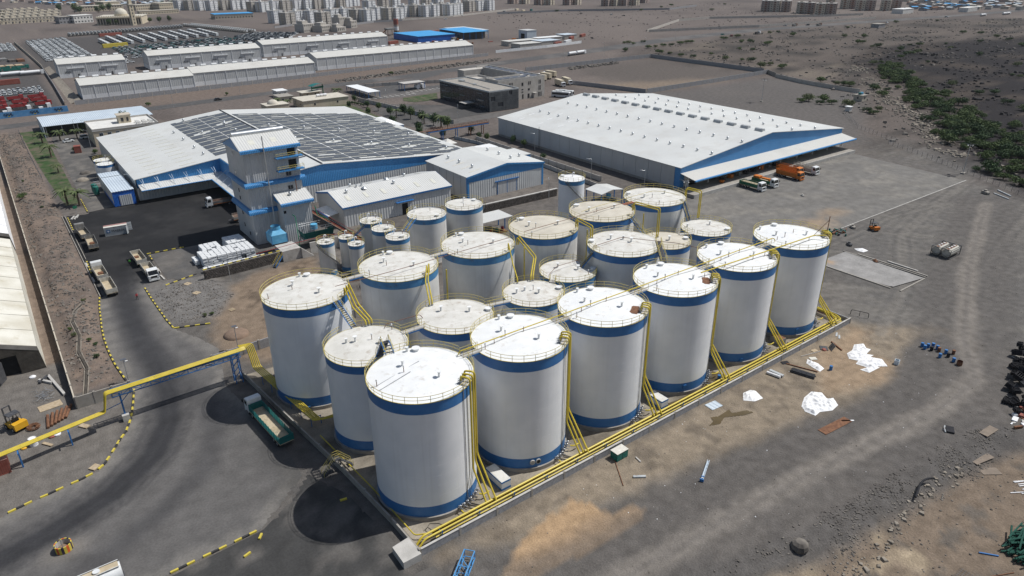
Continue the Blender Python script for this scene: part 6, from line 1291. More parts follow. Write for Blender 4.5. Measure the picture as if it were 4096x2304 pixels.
for lab,x,y,h,a in(('lamp post below the stone retaining wall',37.6,168.5,5.5,2),('lamp post between the two walls west of the huge warehouse',166.5,178,8.2,2.5),('lamp post at the corner of the huge warehouse',176.4,161.5,6,2.5),('lamp post below the filter hall',141,170.5,7,1),('lamp post by the north fence of the warehouse lane',178.9,226,7,2.6),('lamp post in the office garden',176.8,355,8,1),('lamp post at the pipe bridge garden',183.9,293,8,1),('lamp post on the drive beside the palm lawn',31.5,346,7.5,2.6),('lamp post on the verge by the store sheds',33,262,7,2.7),('lamp post on the lawn edge by the cream office',29.4,372,8,.3)):lamp(lab,x,y,h,a=a)
for k,(px,py)in enumerate(((690+5,430),(378,422),(962,380),(1442,322),(1217,355),(1650,295),(1852,258),(2100,262),(2256,242),(2416,223),(2583,200),(2700,167),(2950,130),(3160,118),(3460,108))):
    x,y=G(px,py,0);lamp('tall thin street lamp along the highway',x,y,10,1.8,1.4+.2*(k%2),group='street lamps along the highway')
def mast(label,x,y,h,a=0.):
    t=thing('solar_mast',label,'solar mast',(x,y,0),a);MB().box(-.7,.7,-.7,.7,0,.5).build('footing','concrete',t);MB().cyl(0,0,.5,h,.16,10,.1).build('pole','galv',t,True)
    for k in range(4):
        b=k*pi/2+.4;p=MB().box(-.75,.75,-.5,.5,0,.05).build('solar_panel','solar',t,loc=(1.5*cos(b),1.5*sin(b),h+.25),rz=b);p.rotation_euler=(.25*sin(b),.25*cos(b),b);MB().tube([(0,0,h-.3),(1.4*cos(b),1.4*sin(b),h+.2)],.05,5).build('arm','galv',t);MB().box(-.25,.25,-.15,.15,0,.1).build('lamp_head','roof_white',t,loc=(1.0*cos(b+.7),1.0*sin(b+.7),h-.35))
    return t
mast('tall solar light mast at the right edge by the wire fence',280.8,102.3,10.8);mast('solar light mast at the west end of the loading dock',173.6,141.2,7.6,.5);mast('solar light mast in the bare lot behind the huge warehouse',345.2,234.5,12,.3)
def wirefence(label,pts,sp=3.0,h=2.0,mat='dark_steel',z=0):
    t=thing('wire_fence',label,'fence',(pts[0][0],pts[0][1],0));me=MB().cyl(0,0,-.3,h,.06,5).mesh('post',mat);w=MB();ox,oy=pts[0]
    for(ax,ay),(bx,by)in zip(pts[:-1],pts[1:]):
        L=hypot(bx-ax,by-ay);n=max(1,int(L/sp))
        for k in range(n):x,y=ax+(bx-ax)*k/n,ay+(by-ay)*k/n;link('post',me,t,(x-ox,y-oy,gzs(x,y)))
        for hh in(.3,.7,1.1,1.5,1.9):w.tube([(ax-ox,ay-oy,gzs(ax,ay)+hh),(bx-ox,by-oy,gzs(bx,by)+hh)],.012,3)
    w.build('wires','grey_steel',t);return t
wirefence('wire fence between the gravel yard and the lava field',[(245,44),(266.7,77.3),(276.7,92.7),(282,101.4),(287.6,110.9),(295.3,125.8),(304.3,142.2),(309,141.5),(315,153),(323.3,166.6),(345,185),(364,199.4)],2.7)
wirefence('wire fence beside the pump hut',[(372,207),(392,212),(412,216)],3);wirefence('wire fence along the stony strip by the west drive',[(9.5,300),(9.0,340),(9,402)],4,2.2)
panelwall('pale rendered wall east of the bare lot',[(427.3,282.2),(419,258),(415.6,240.2),(412.3,215.7)],6.5,2.6,'wall_stone','wall_stone')
panelwall('grey panel wall with posts on the far side of the stockyard',[(314.3,408.6),(378,408),(440.5,407)],6,3.0,'block_grey','concrete');panelwall('dark block wall on the east side of the stockyard',[(440.5,406.5),(439,300)],7,3.0,'block_grey','block_grey');panelwall('grey panel wall with posts on the near side of the stockyard',[(438.6,297),(430,284)],6,2.8,'concrete','concrete');panelwall('long panel wall behind the huge warehouse',[(438.8,296),(372,293.5),(316,292.9)],5.5,2.8,'block_grey','concrete');panelwall('low grey block wall on the west side of the stockyard',[(315.4,293.5),(309,320),(302.7,345.2)],6,2.6,'block_grey','block_grey')
panelwall('grey wall beside the lane west of the huge warehouse',[(180,291),(177,313.5),(173.5,350),(170,376)],5,2.2,'wall_stone','concrete');panelwall('grey wall running down the lane to the loading dock',[(169.7,256),(169.5,215),(169.6,176)],5,2.0,'wall_stone','concrete');panelwall('lower grey wall on the plant side of the lane',[(163.3,263.6),(166,250),(165.6,203.6),(163.4,171)],5,1.6,'wall_stone','concrete')
panelwall('pale fence wall between the office gate and the highway',[(184,420),(205,415),(228,408),(246,400)],5,2.2,'wall_stone','concrete')
# pipe bridge to the huge warehouse
p=thing('pipe_bridge','rusty railed pipe gantry reaching the huge warehouse wall','bridge',(150.5,265.5,0));q=MB().box(0,32,-.9,.9,4.5,4.75);q.build('deck','rust',p);q=MB().box(0,32,-1.0,-.9,4.2,4.6).box(0,32,.9,1.0,4.2,4.6);q.build('beam','steel_blue',p);q=MB()
for s in(-.9,.9):
    for h in(5.3,5.9):q.tube([(0,s,h),(32,s,h)],.05,4)
    for k in range(14):q.tube([(k*2.46,s,4.7),(k*2.46,s,5.9)],.05,4)
q.build('railing','rust',p);q=MB()
for o in(-.5,0,.45):q.tube([(-8,o,4.95),(32,o,4.95)],.11,6)
q.build('pipe','pipe_rust',p)
for x in(.5,7.5,15,22,29):MB().box(-.15,.15,-.9,-.7,0,4.5).box(-.15,.15,.7,.9,0,4.5).build('leg','steel_blue' if x<16 else 'rust',p,loc=(x,0,0))
# things lying in the east yard
def tarp(label,pts,hmax=.45,seed=0,name='tarpaulin'):
    cx=sum(p[0]for p in pts)/len(pts);cy=sum(p[1]for p in pts)/len(pts)
    P=[(cx+(x-cx)*1.06,cy+(y-cy)*1.06)for x,y in pts]
    o=sheet(name,P,.05,.16,None,'tarp_white',kind=None,zf=lambda X,Y:hmax*sstep(0,.8,pdist(P,X,Y))*(.25+1.1*np.abs(fbm(X*1.5+seed,Y*1.5,3)-.5)*2.4+.5*fbm(X*.7,Y*.7+seed,2)))
    o.data.polygons.foreach_set('use_smooth',[True]*len(o.data.polygons));return tag(o,label,'tarpaulin')
def qq(i,j,*xy):return[Q(i,j,xy[k],xy[k+1])for k in range(0,len(xy),2)]
tarp('large crumpled white tarpaulin, upper of the two joined in the yard',qq(3,2,870,575,960,565,985,610,1030,620,985,665,1055,675,1000,710,920,730,820,710,800,660,850,630));tarp('crumpled white tarpaulin with a ragged hole below the upper pair',qq(3,2,920,730,1030,700,1140,720,1195,790,1080,790,1120,800,1020,850,930,820,1000,800,890,765),seed=3)
tarp('small crumpled white tarpaulin beside the steel bar bundle',qq(3,2,400,720,440,740,500,760,560,810,520,840,450,800,390,760),seed=5);tarp('big round crumpled white tarpaulin lying on its own',qq(3,2,370,1110,440,1050,540,1060,590,1120,650,1110,695,1180,640,1230,520,1245,480,1280,380,1240,345,1190),seed=8);tarp('white tarpaulin heap close to the bund wall',qq(2,2,2330,1060,2400,1030,2450,1040,2520,1110,2440,1140,2330,1130),seed=9)
tarp('small white tarpaulin beside a blue barrel across the yard',qq(3,1,870,1055,950,1050,1005,1075,960,1090,900,1075),.25,4)
dm={}
for c in('band_blue','ink','rust'):dm[c]=MB().cyl(0,0,0,.88,.3,14).ring(0,0,.3,.3,.025,14,4).ring(0,0,.6,.3,.025,14,4).ring(0,0,.87,.29,.02,14,4).mesh('drum',c,True)
for k,(x,y,c)in enumerate(((140.5,50.0,0),(139.9,49.2,0),(141.1,49.1,0),(142.1,48.6,0),(140.4,48.1,1),(141.2,47.0,2),(141.8,47.6,0),(138.9,45.8,0),(141.4,45.8,0),(140.4,44.9,1),(142.4,44.8,2),(139.3,43.4,0))):tag(link('drum',dm[('band_blue','ink','rust')[c]],None,(x,y,0.02),k),('dark blue drum in the row at the end of the yard','black drum in the row at the end of the yard','rusty drum in the row at the end of the yard')[c],'drum','drums in a row across the yard')
tag(MB().cyl(139.0,42.2,0,.9,.5,14,top=False).cyl(139.0,42.2,0,.3,.48,14).build('open_barrel','rust',None,True),'wide rusty open barrel at the end of the drum row','barrel');tag(link('drum',dm['band_blue'],None,(117.5,56.2,.02)),'single dark blue drum beside the steel bar bundle','drum')
cr=thing('plastic_crate','pale blue plastic crate standing alone on the yard','crate',(129.7,49.7,0),.2);m=MB()
for a in((-.45,-.38,-.4,.4),(.38,.45,-.4,.4),(-.38,.38,-.4,-.33),(-.38,.38,.33,.4)):m.box(a[0],a[1],a[2],a[3],0,.9)
m.build('walls','roof_sky',cr);MB().box(-.38,.38,-.33,.33,0,.08).build('base','roof_sky',cr);MB().box(-.38,.38,-.33,.33,.08,.12).build('inside','dark',cr)
gb=thing('generator_box','dark green steel cabinet against the outside of the bund wall','cabinet',(66.6,61.9,0),.02);MB().box(-1.2,1.2,-.75,.75,.1,1.45).build('body','green_teal',gb);MB().box(-1.25,1.25,-.8,.8,1.45,1.52).build('lid','cont_roof_pale',gb);MB().box(-1.1,-.9,-.78,.78,0,.12).box(.9,1.1,-.78,.78,0,.12).build('skid','dark_steel',gb);MB().box(-.02,.02,-.77,-.75,.15,1.4).build('door_seam','dark',gb)
def lying(name,label,a,b,w,h,mat,z=.03,cat='beam'):
    L=hypot(b[0]-a[0],b[1]-a[1]);x,y=(a[0]+b[0])/2,(a[1]+b[1])/2;return tag(MB().obox((x,y,gzs(x,y)+z),(L,w,h),atan2(b[1]-a[1],b[0]-a[0])).build(name,mat),label,cat)
bb=thing('steel_post','long blue steel post lying on the tan ground','post',(72.5,50.2,.05),atan2(2.5,4.7));MB().box(0,5.2,-.18,.18,0,.06).box(0,5.2,-.18,-.12,.06,.3).box(0,5.2,.12,.18,.06,.3).build('channel','roof_sky',bb);MB().box(-.1,.1,-.3,.3,0,.45).build('base_plate','steel_blue',bb);MB().box(.7,.85,-.22,.22,.3,.4).build('clamp','steel_blue',bb)
lying('channel_offcut','short pale steel channel lying below the green cabinet',(64.9,57.1),(66.5,56.0),.4,.22,'cont_side');lying('thin_pipe','thin rusty pipe lying by the green cabinet',(65.4,61.6),(62.3,56.6),.1,.1,'rust',cat='pipe');lying('timber','short pale timber beside the green cabinet',(68.6,60.2),(68.4,58.9),.2,.15,'concrete_light',cat='timber')
bd=thing('bar_bundle','dark bundle of steel bars bound together near the tarpaulins','bars',(111.2,60.7,0),atan2(-4.2,1.2));rr=random.Random(2)
for k in range(18):MB().tube([(rr.uniform(0,.3),-.55+(k%6)*.2,.12+(k//6)*.17),(4.2+rr.uniform(0,.4),-.55+(k%6)*.2+rr.uniform(-.05,.05),.12+(k//6)*.17)],.09,5).build('bar','dark_steel',bd)
lying('steel_beam','long rusty beam lying across the tan ground above the bar bundle',(112.6,62.6),(114.7,57.2),.18,.18,'rust');lying('steel_beam','dark steel beam on the orange soil near the bund wall end',(127.6,62.1),(126.0,58.9),.22,.22,'rust');lying('conduit','thin pale conduit lying by the bund wall',(117.4,62.5),(122.3,61.3),.1,.1,'concrete_light',cat='pipe')
for lab,a,b in(('upper of two pale metal strips near the bund wall end',(130.6,62.8),(132.2,63.6)),('lower of two pale metal strips near the bund wall end',(130.2,61.9),(131.6,62.7))):lying('metal_strip',lab,a,b,.35,.06,'cont_side',cat='strip')
tag(MB().obox((124.0,61.6,.05),(1.7,1.5,.06),.7).build('board','dark_steel'),'dark board lying on orange soil near the bund','board');o=MB().box(-.8,.8,-.04,.04,0,1.3).build('board','bed_dark',None,loc=(124.6,60.6,.05),rz=.9);o.rotation_euler=(.5,0,.9);tag(o,'grey panel propped up on the orange soil','panel');tag(MB().sphere((123.4,61.2,.1),.5,8,4,.5).build('plastic_sack','paint_pink' if 'paint_pink' in MATS else 'red_brown',None,True),'pinkish plastic sack beside the propped panel','sack')
for lab,x,y,w_,d_,mt in(('flat tan board at the foot of the bund wall',121.6,62.2,1.3,.9,'wood'),('flat cream sheet right of the thin conduit',118.6,60.6,1.4,1.0,'cont_roof_pale'),('black slotted panel lying by the bund wall',112.8,63.0,1.5,1.0,'ink'),('pale blue metal sheet lying in front of the bund wall',90.0,62.0,2.6,1.9,'roof_sky'),('long rusty steel plate lying at the edge of the dark gravel',101.6,45.8,7.0,1.6,'rust'),('white battens beside the long rusty plate',104.6,45.3,2.2,.3,'tarp_white'),('left steel plate of the pair on the lower ground',112.0,25.6,3.0,1.6,'plate_brown'),('right steel plate of the pair on the lower ground',113.6,27.6,4.2,1.5,'plate_brown'),('tan steel plate by the black scrap heap',120.6,29.6,3.6,1.4,'plate_brown'),('white board lying beside the black scrap heap',151.0,36.9,1.2,.8,'concrete_light')):tag(MB().obox((x,y,gzs(x,y)+.05),(w_,d_,.05),-.35+.3*sin(x)).build('sheet',mt),lab,'sheet')
pv=thing('white_pipe','pair of white plastic drain pipes lying by the bund wall','pipe',(106.6,62.8,.2),atan2(-2.2,.2));MB().tube([(0,0,.1),(2.6,.3,.1)],.28,8).build('pipe','tarp_white',pv,True);MB().box(0,2.8,.7,1.3,-.1,.3).build('trough','cont_side',pv)
hs=thing('scrap_box','low dark tyre-like block lying below the pile of plates','scrap',(115.7,33.6,gzs(115.7,33.6)),.5);MB().box(-.9,.9,-.6,.6,0,.3).build('slab','ink',hs);MB().tube([(-1,.7,.1),(-.2,.9,.35),(.8,.7,.2)],.12,6).build('pipe','cont_side',hs)
# black scrap crates at the right edge
rr=random.Random(9);cm=MB()
for a in((-.6,.6,-.45,-.4),(-.6,.6,.4,.45),(-.6,-.55,-.4,.4),(.55,.6,-.4,.4)):cm.box(a[0],a[1],a[2],a[3],0,.7)
cm.box(-.55,.55,-.4,.4,0,.06)
for k in range(5):cm.box(-.5+k*.24,-.42+k*.24,-.46,.46,.1,.6)
cmm=cm.mesh('scrap_crate','ink');cmb=cm.mesh('scrap_crate','dark_steel')
for k in range(70):
    u=rr.random();x,y=131+u*24+rr.gauss(0,1.2),30.5+u*5.5+rr.uniform(-3.2,1.6);o=link('scrap_crate',cmm if rr.random()<.75 else cmb,None,(x,y,gzs(x,y)+rr.choice((0,0,.6,1.1))),rr.random()*3);o.rotation_euler=(rr.uniform(-.4,.4),rr.uniform(-.4,.4),rr.random()*3);s=rr.uniform(.8,1.5);o.scale=(s,s,s);tag(o,'black plastic crate in the scrap heap at the right edge','crate','black crates in the scrap heap')
for k in range(26):
    u=rr.random();x,y=126+u*8+rr.gauss(0,.8),26+u*3+rr.gauss(0,1.2);tag(MB().obox((x,y,gzs(x,y)),(rr.uniform(.5,1.6),rr.uniform(.2,.9),rr.uniform(.1,.5)),rr.random()*3).build('scrap_piece',('concrete_light','red_brown','rust','tarp_white','bed_dark')[k%5]),('pale','reddish','rusty','white','grey')[k%5]+' broken piece in the mixed scrap by the black crates','scrap','mixed scrap by the black crates')
gm=MB().tube([(0,0,.16),(4.2,0,.16)],.13,6).mesh('green_pole','green_dark',True)
for k in range(140):
    o=link('green_pole',gm,None,(94.6+rr.uniform(0,6),13.4+rr.uniform(0,4.4),gzs(97,15)+1.5*rr.random()**1.5),0);o.rotation_euler=(0,rr.uniform(-.1,.1),rr.gauss(-.35,.3));tag(o,'dark green pole in the heap at the bottom right corner','pole','green poles heaped in the corner')
for k in range(9):x,y=108.5+rr.uniform(0,4),21.5+rr.uniform(-1,1);lying('frame_bar','white frame bar in the small pile on brown earth',(x,y),(x+2.6*cos(-.5),y+2.6*sin(-.5)+rr.uniform(-.3,.3)),.12,.12,'tarp_white',cat='bar')['group']='white frame bars on brown earth'
lying('rod','long thin rusty rod on the brown earth at the bottom',Q(3,3,2110,1400),Q(3,3,2510,1335),.1,.1,'rust',cat='rod');lying('post','thin blue post with crossbar lying by the green poles',Q(3,3,2150,1135),Q(3,3,2350,1170),.16,.16,'steel_blue',cat='post')
gr=MB();a=Q(3,3,1990,1420)
for k in range(6):gr.tube([(a[0]+k*.4,a[1]-1.2,gzs(*a)+.05),(a[0]+k*.4,a[1]+1.2,gzs(*a)+.08)],.025,3);gr.tube([(a[0]-.3,a[1]-1.1+k*.4,gzs(*a)+.07),(a[0]+2.3,a[1]-1.1+k*.4,gzs(*a)+.07)],.025,3)
tag(gr.build('steel_mesh','dark_steel'),'square of reinforcing mesh lying on the brown earth','mesh')
tag(MB().bend([tuple(Q(3,3,1490,640))+(-.3,),tuple(Q(3,3,1530,520))+(.1,),tuple(Q(3,3,1590,480))+(.2,),tuple(Q(3,3,1670,470))+(.1,)],.16,.8,8).build('black_hose','ink',None,True),'thick black hose bent over the gravel bank','hose')
bo=MB();x,y=Q(3,3,320,1140);bo.sphere((x,y,gzs(x,y)+.2),1.25,9,6,.8);tag(bo.build('boulder','rock',None),'big round grey boulder in the gravel bank at the bottom','boulder')
tb_=thing('lattice_beam','blue lattice beam poking in at the bottom edge','lattice beam',(36.0,58.6,.4),-2.45);q=MB()
for y in(-.7,.7):
    for z in(0,1.2):q.tube([(0,y,z),(9,y,z)],.1,4)
for k in range(7):
    for z in(0,1.2):q.tube([(k*1.4,-.7,z),(k*1.4+(1.4 if k%2 else 0),.7,z)],.06,4)
    for y in(-.7,.7):q.tube([(k*1.4,y,0),(k*1.4+1.4,y,1.2)],.06,4);q.tube([(k*1.4,y,0),(k*1.4,y,1.2)],.06,4)
q.build('truss','lattice_blue',tb_)
# handrails at the east end of the bund, red gin pole on the last tank
for i,(x,y)in enumerate(((139.5,75.5),(142.5,66.5))):h_=thing('handrail',('black handrail over the pipe crossing at the east bund wall','black handrail at the outer corner of the bund')[i],'handrail',(x,y,0),-1.2);q=MB().bend([(0,0,0),(0,0,1.2),(3.6,0,1.2),(3.6,0,.1)],.07,.4,6);q.tube([(1.8,0,0),(1.8,0,1.2)],.06,5);q.build('rail','ink',h_,True)
x,y=G(2980+2330/7.1556,870+520/7.1556,ZT);gp=thing('gin_pole','rusty red braced pole at the rim of the last front tank','pole',(x,y,ZT));MB().tube([(0,0,0),(.0,0,4.2)],.09,5).build('pole','rust',gp);MB().tube([(0,0,3.4),(-3.2,1.2,.2)],.05,4).build('brace','rust',gp)
# odds and ends across the yard
for lab,px,py,s,m_ in(('grey concrete sump block on the yard edge',(3,1,850,845),0,1.6,'concrete'),('white broken pump on the concrete apron',(3,1,345,525),0,1.1,'concrete_light'),('rusty engine block by the slab',(3,1,1078,1190),0,1.2,'rust'),('dark machine part on the yard by the apron corner',(3,1,815,1020),0,1.5,'dark_steel'),('stack of grey blocks in the far gravel yard',(3,1,2185,500),0,2.2,'concrete')):
    x,y=Q(*px);t=thing('machine_part',lab,'scrap',(x,y,.1),1.);MB().box(-s/2,s/2,-s/3,s/3,0,s*.35).build('block',m_,t);MB().cyl(s*.1,0,s*.35,s*.6,s*.22,8).build('drum',m_,t);MB().box(-s*.7,-s/2,-s/5,s/5,0,s*.3).build('lug',m_,t)
lying('white_pipe','upper of two long white pipes in the far gravel yard',Q(3,1,2310,470),Q(3,1,2440,530),.4,.35,'cont_side',cat='pipe');lying('white_pipe','lower of two long white pipes in the far gravel yard',Q(3,1,2270,500),Q(3,1,2420,560),.35,.3,'cont_side',cat='pipe');lying('concrete_beam','long thin concrete beam beside the loading slab',Q(3,1,1200,1185),Q(3,1,1505,1285),.4,.3,'concrete_light')
jm=MB();rr=random.Random(4);jx,jy=187.5,96.5
for k in range(40):x,y=jx+rr.gauss(0,1.6),jy+rr.gauss(0,1.2);jm.obox((x,y,.05),(rr.uniform(.3,1.6),rr.uniform(.1,.6),rr.uniform(.1,.6)),rr.random()*3,k%3)
tag(jm.build('scrap_heap',['rust','green_teal','dark_steel']),'tangled scrap heap at the corner of the concrete apron','scrap heap')
for k in range(8):t=tag(MB().obox((202+k*4.4,148.5,1.17),(1.6,1.6,1.0+.3*(k%3)),.1).build('cargo_pallet',('ink','orange','bed_dark','ink')[k%4]),'loaded pallet in the shade on the loading dock','pallet','pallets on the loading dock')
sg=thing('sign','small green sign on a post by the palm verge','sign',(14.2,251.2,.0),.4);MB().box(-.05,.05,-.05,.05,0,2.2).build('post','grey_steel',sg);MB().box(-.6,.6,-.05,.05,1.6,2.5).build('board','green',sg)
# rows of bonded warehouses
def bonded(label,x0,x1,y0,D,h,rg,bays,numbers=(),doors=False,nv=8,low=2.6):
    w=thing('bonded_warehouse',label,'warehouse',(x0,y0,0));W=x1-x0;ym=D/2
    r=MB();r.extr([(-.3,h-.1),(ym,rg),(ym,rg+.2),(-.3,h+.1)],'x',-.3,W+.3);r.extr([(ym,rg),(D+.3,h-.1),(D+.3,h+.1),(ym,rg+.2)],'x',-.3,W+.3);r.build('roof','sheet_roof_far',w)
    for k in(0,1):MB().extr([(0,low),(D,low),(D,h),(ym,rg-.1),(0,h)],'x',k*(W-.2),k*(W-.2)+.2).build('end_wall','clad_far',w);MB().box(k*(W-.24)-.02*(1-k),k*(W-.24)+.24,0,D,0,low).build('end_plinth','paint_far',w)
    s=W/bays;pm=MB().box(.15,s-.15,-.05,.1,low,h-.05).mesh('bay_panel','clad_far');pb=MB().box(.15,s-.15,-.08,.1,0,low).mesh('painted_base','paint_far');po=MB().box(-.16,.16,-.22,.05,0,h).mesh('pilaster','paint_far')
    for k in range(bays):link('bay_panel',pm,w,(k*s,0,0));link('painted_base',pb,w,(k*s,0,0));link('pilaster',po,w,(k*s,0,0))
    link('pilaster',po,w,(W,0,0));MB().box(0,W,D-.2,D,0,h-.05).build('rear_wall','clad_far',w);MB().box(.2,W-.2,.12,.3,0,h-.05).build('front_lining','dark_steel',w)
    if doors:
        for k,tx in enumerate(numbers):
            x=W*(k+.5)/len(numbers);MB().box(x-2.4,x+2.4,-.3,-.1,0,h*.62).build('sliding_door','clad_far',w);MB().box(x-5.2,x+5.2,-.6,-.1,h*.64,h*.70).build('door_hood','paint_far',w);MB().box(x+.3,x+1.3,-.36,-.3,0,2.2).build('wicket_door','dark_steel',w)
            text_mesh(tx,2.0,'ink','lettering',w,Matrix.Translation((x-5.6,-.26,2.9))@Matrix.Rotation(pi/2,4,'X'),.01)
    for k in range(nv):MB_=('vc',3.0);
    if 'rvx' not in _tm:m=MB();m.tube([(-1.6,0,.5),(1.6,0,.5)],.62,10);m.box(-1.5,1.5,-.5,.5,-.2,.3);_tm['rvx']=m.mesh('ridge_ventilator','paint_far',True)
    for k in range(nv):link('ridge_ventilator',_tm['rvx'],w,(W*(k+.5)/nv,ym,rg+.15))
    return w
bonded('near left warehouse of the grey row, nearest the highway corner',46.2,108.2,479.5,23,8.0,10.6,9,nv=9);bonded('second warehouse of the near grey row',110.5,191,489.5,23,8.0,10.6,12,nv=12);bonded('longest and rightmost warehouse of the near grey row',200.5,336,508,24,8.5,11.2,18,nv=17)
bonded('short rear warehouse numbered nineteen and twenty',46,88,583,22,9.2,11.8,5,('M20','M19'),True,6);bonded('rear warehouse numbered fifteen to eighteen',104.5,187,590,22,9.8,12.4,11,('M18','M17','M16','M15'),True,11);bonded('rear right warehouse numbered eleven to fourteen',196,310,610,23,9.8,12.4,15,('M14','M13','M12','M11'),True,14)
panelwall('grey panel wall in front of the long warehouses',[(40,464),(108,470.5),(190,480),(260,490),(345,499)],7,2.6,'block_grey','wall_stone');panelwall('grey wall on the east side of the truck lots',[(38.5,880),(41,700),(41.5,650)],9,2.2,'wall_beige','concrete');panelwall('grey wall beside the west end of the near warehouses',[(41,648),(38,540),(35.4,467)],9,2.2,'block_grey','concrete')
eb=MB();eb._add([(42.5,650,0),(46,650,1.5),(44,470,1.5),(38.5,470,0)],[(0,3,2,1)]);struct(eb.build('embankment','rock_tan'))
# blue graffiti wall
bw_=thing('painted_wall','blue wall with black cursive writing along the truck lot','wall',(-30,442.4,0),.05)
for k in range(9):MB().box(k*7.2,k*7.2+7.18,0,.3,0,3.0).build('panel','blue_wall',bw_)
for x in(36,47.5,58.5):
    q=MB()
    P=[(x+t*.45,-.06,1.6+.45*sin(t*2.1)+.25*sin(t*4.7))for t in np.linspace(0,9,40)];q.tube([(float(a),b,float(c))for a,b,c in P],.11,4)
    for j in range(5):q.tube([(x+.5+j*.7,-.06,1.8),(x+.9+j*.7,-.06,2.6)],.09,4)
    q.build('writing','ink',bw_);MB().box(x+1.6,x+2.6,-.06,-.01,.6,1.0).build('yellow_mark','kerb_yellow',bw_)
# office blocks near the highway
d=thing('office_block','dark glass office block with metal screen on its short side','office',(210,303.6,0));W,D,H=19.0,49.5,9.8
MB().box(.2,W-.2,.2,D-.2,0,H).build('core','dark_steel',d);MB().box(0,W,0,D,H,H+.25).build('roof_slab','concrete',d);q=MB().box(-.1,W+.1,-.1,.25,H+.25,H+.9).box(-.1,W+.1,D-.25,D+.1,H+.25,H+.9).box(-.1,.25,.25,D-.25,H+.25,H+.9).box(W-.25,W+.1,.25,D-.25,H+.25,H+.9);q.build('parapet','cont_side',d)
pmat('office_glass',(.02,.026,.036),(.03,.037,.05),.3,.12,spec=.7);pmat('screen_metal',(.19,.205,.22),(.26,.275,.29),.5,.4,metal=.6)
gm_=MB().box(-.06,.12,.04,2.36,.05,3.1).mesh('glass_panel','office_glass')
for f in range(3):
    for k in range(20):link('glass_panel',gm_,d,(.08,.8+k*2.42,f*3.25))
sg_=MB()
for f in range(3):
    for y in((4,9),(22,27),(38,46)):sg_.box(-.25,.0,y[0]+f*1.2,y[1]+f*1.2,2.0+f*3.25,2.12+f*3.25)
sg_.build('sun_shelf','cont_side',d);fm=MB().box(-.2,.2,-.35,.1,.0,1.0).mesh('screen_fin','screen_metal');n_=0
for r in range(9):
    for k in range(26):
        if(r in(5,6)and 1<=k<=4)or(r in(2,3)and 7<=k<=11)or(r in(7,8)and 17<=k<=19):continue
        link('screen_fin',fm,d,(.35+k*.73,0,.2+r*1.08));n_+=1
MB().box(-6,-.05,14,20,2.9,3.2).build('entrance_canopy','concrete_light',d)
rp_=MB().tube([(6,8,H+.5),(8,26,H+.5),(9,40,H+.5)],.15,5).box(7,8.5,24,26,H+.25,H+1).box(8,10,38,42,H+.25,H+1.2);rp_.build('roof_ducts','galv',d)
g=thing('office_block','pale stone office block with courtyard behind the dark glass one','office',(229.4,323,0));W,H=33,11
MB().box(0,W,0,12,0,H).build('front_wing','wall_stone',g);MB().box(W-9,W,12,56.5,0,H).build('east_wing','wall_stone',g);MB().box(0,10,20,34,0,H-1.5).build('west_pavilion','wall_stone',g);MB().box(10,W-9,50,57,0,H).build('rear_wing','wall_stone',g)
q=MB()
for a in((0,W,0,.4),(0,.4,.4,12),(0,W-9,11.6,12),(W-.4,W,.4,56.5),(W-9,W-8.6,12,50),(W-9,W,56.1,56.5)):q.box(a[0],a[1],a[2],a[3],H,H+1.0)
for a in((0,10,20,20.4),(0,.4,20.4,34),(9.6,10,20.4,34),(0,10,33.6,34)):q.box(a[0],a[1],a[2],a[3],H-1.5,H-.4)
q.build('parapet','concrete_light',g)
for x,z,ww,hh in((17,7.6,1.2,1.6),(21.5,7.8,.5,1.8),(22.6,7.8,.5,1.8),(29,7.6,.45,2.2),(30,7.6,.45,2.2),(29,4.2,.45,2.4),(30,4.2,.45,2.4),(28.6,.6,.4,2.4),(29.6,.6,.4,2.4),(30.6,.6,.4,2.4),(21.6,4.6,1.2,1.1),(21.4,.4,1.3,2.4),(17,3.8,1.2,.5),(17,5.2,1.2,.5),(17.3,.4,.8,2.4),(8,8.6,.4,1.2),(9,8.6,.4,1.2),(10,8.6,.4,1.2)):f_=MB().box(-ww/2-.06,ww/2+.06,-.05,.1,-.06,hh+.06).build('window','concrete',g,loc=(x,0,z));MB().box(-ww/2,ww/2,-.03,.03,0,hh).build('pane','glass_dark',f_,loc=(0,-.05,0))
MB().box(24,26.5,-1.6,0,2.9,3.1).box(24.2,24.4,-1.5,-.01,0,2.9).build('porch','concrete_light',g);pn=MB().box(-2.6,2.6,-1.6,1.6,0,.06).mesh('solar_panel','solar')
for k in range(8):o=link('solar_panel',pn,g,(W-4.5,5+k*6.4,H+.7));o.rotation_euler=(.15,0,0)
for k in range(4):o=link('solar_panel',pn,g,(5+k*5.6,6,H+.7));o.rotation_euler=(.15,0,0)
pmat('glint',(.86,.87,.88),(.9,.9,.9),.5,.35,spec=.6)  # near-white colour that paints a sun glint onto the carport roof
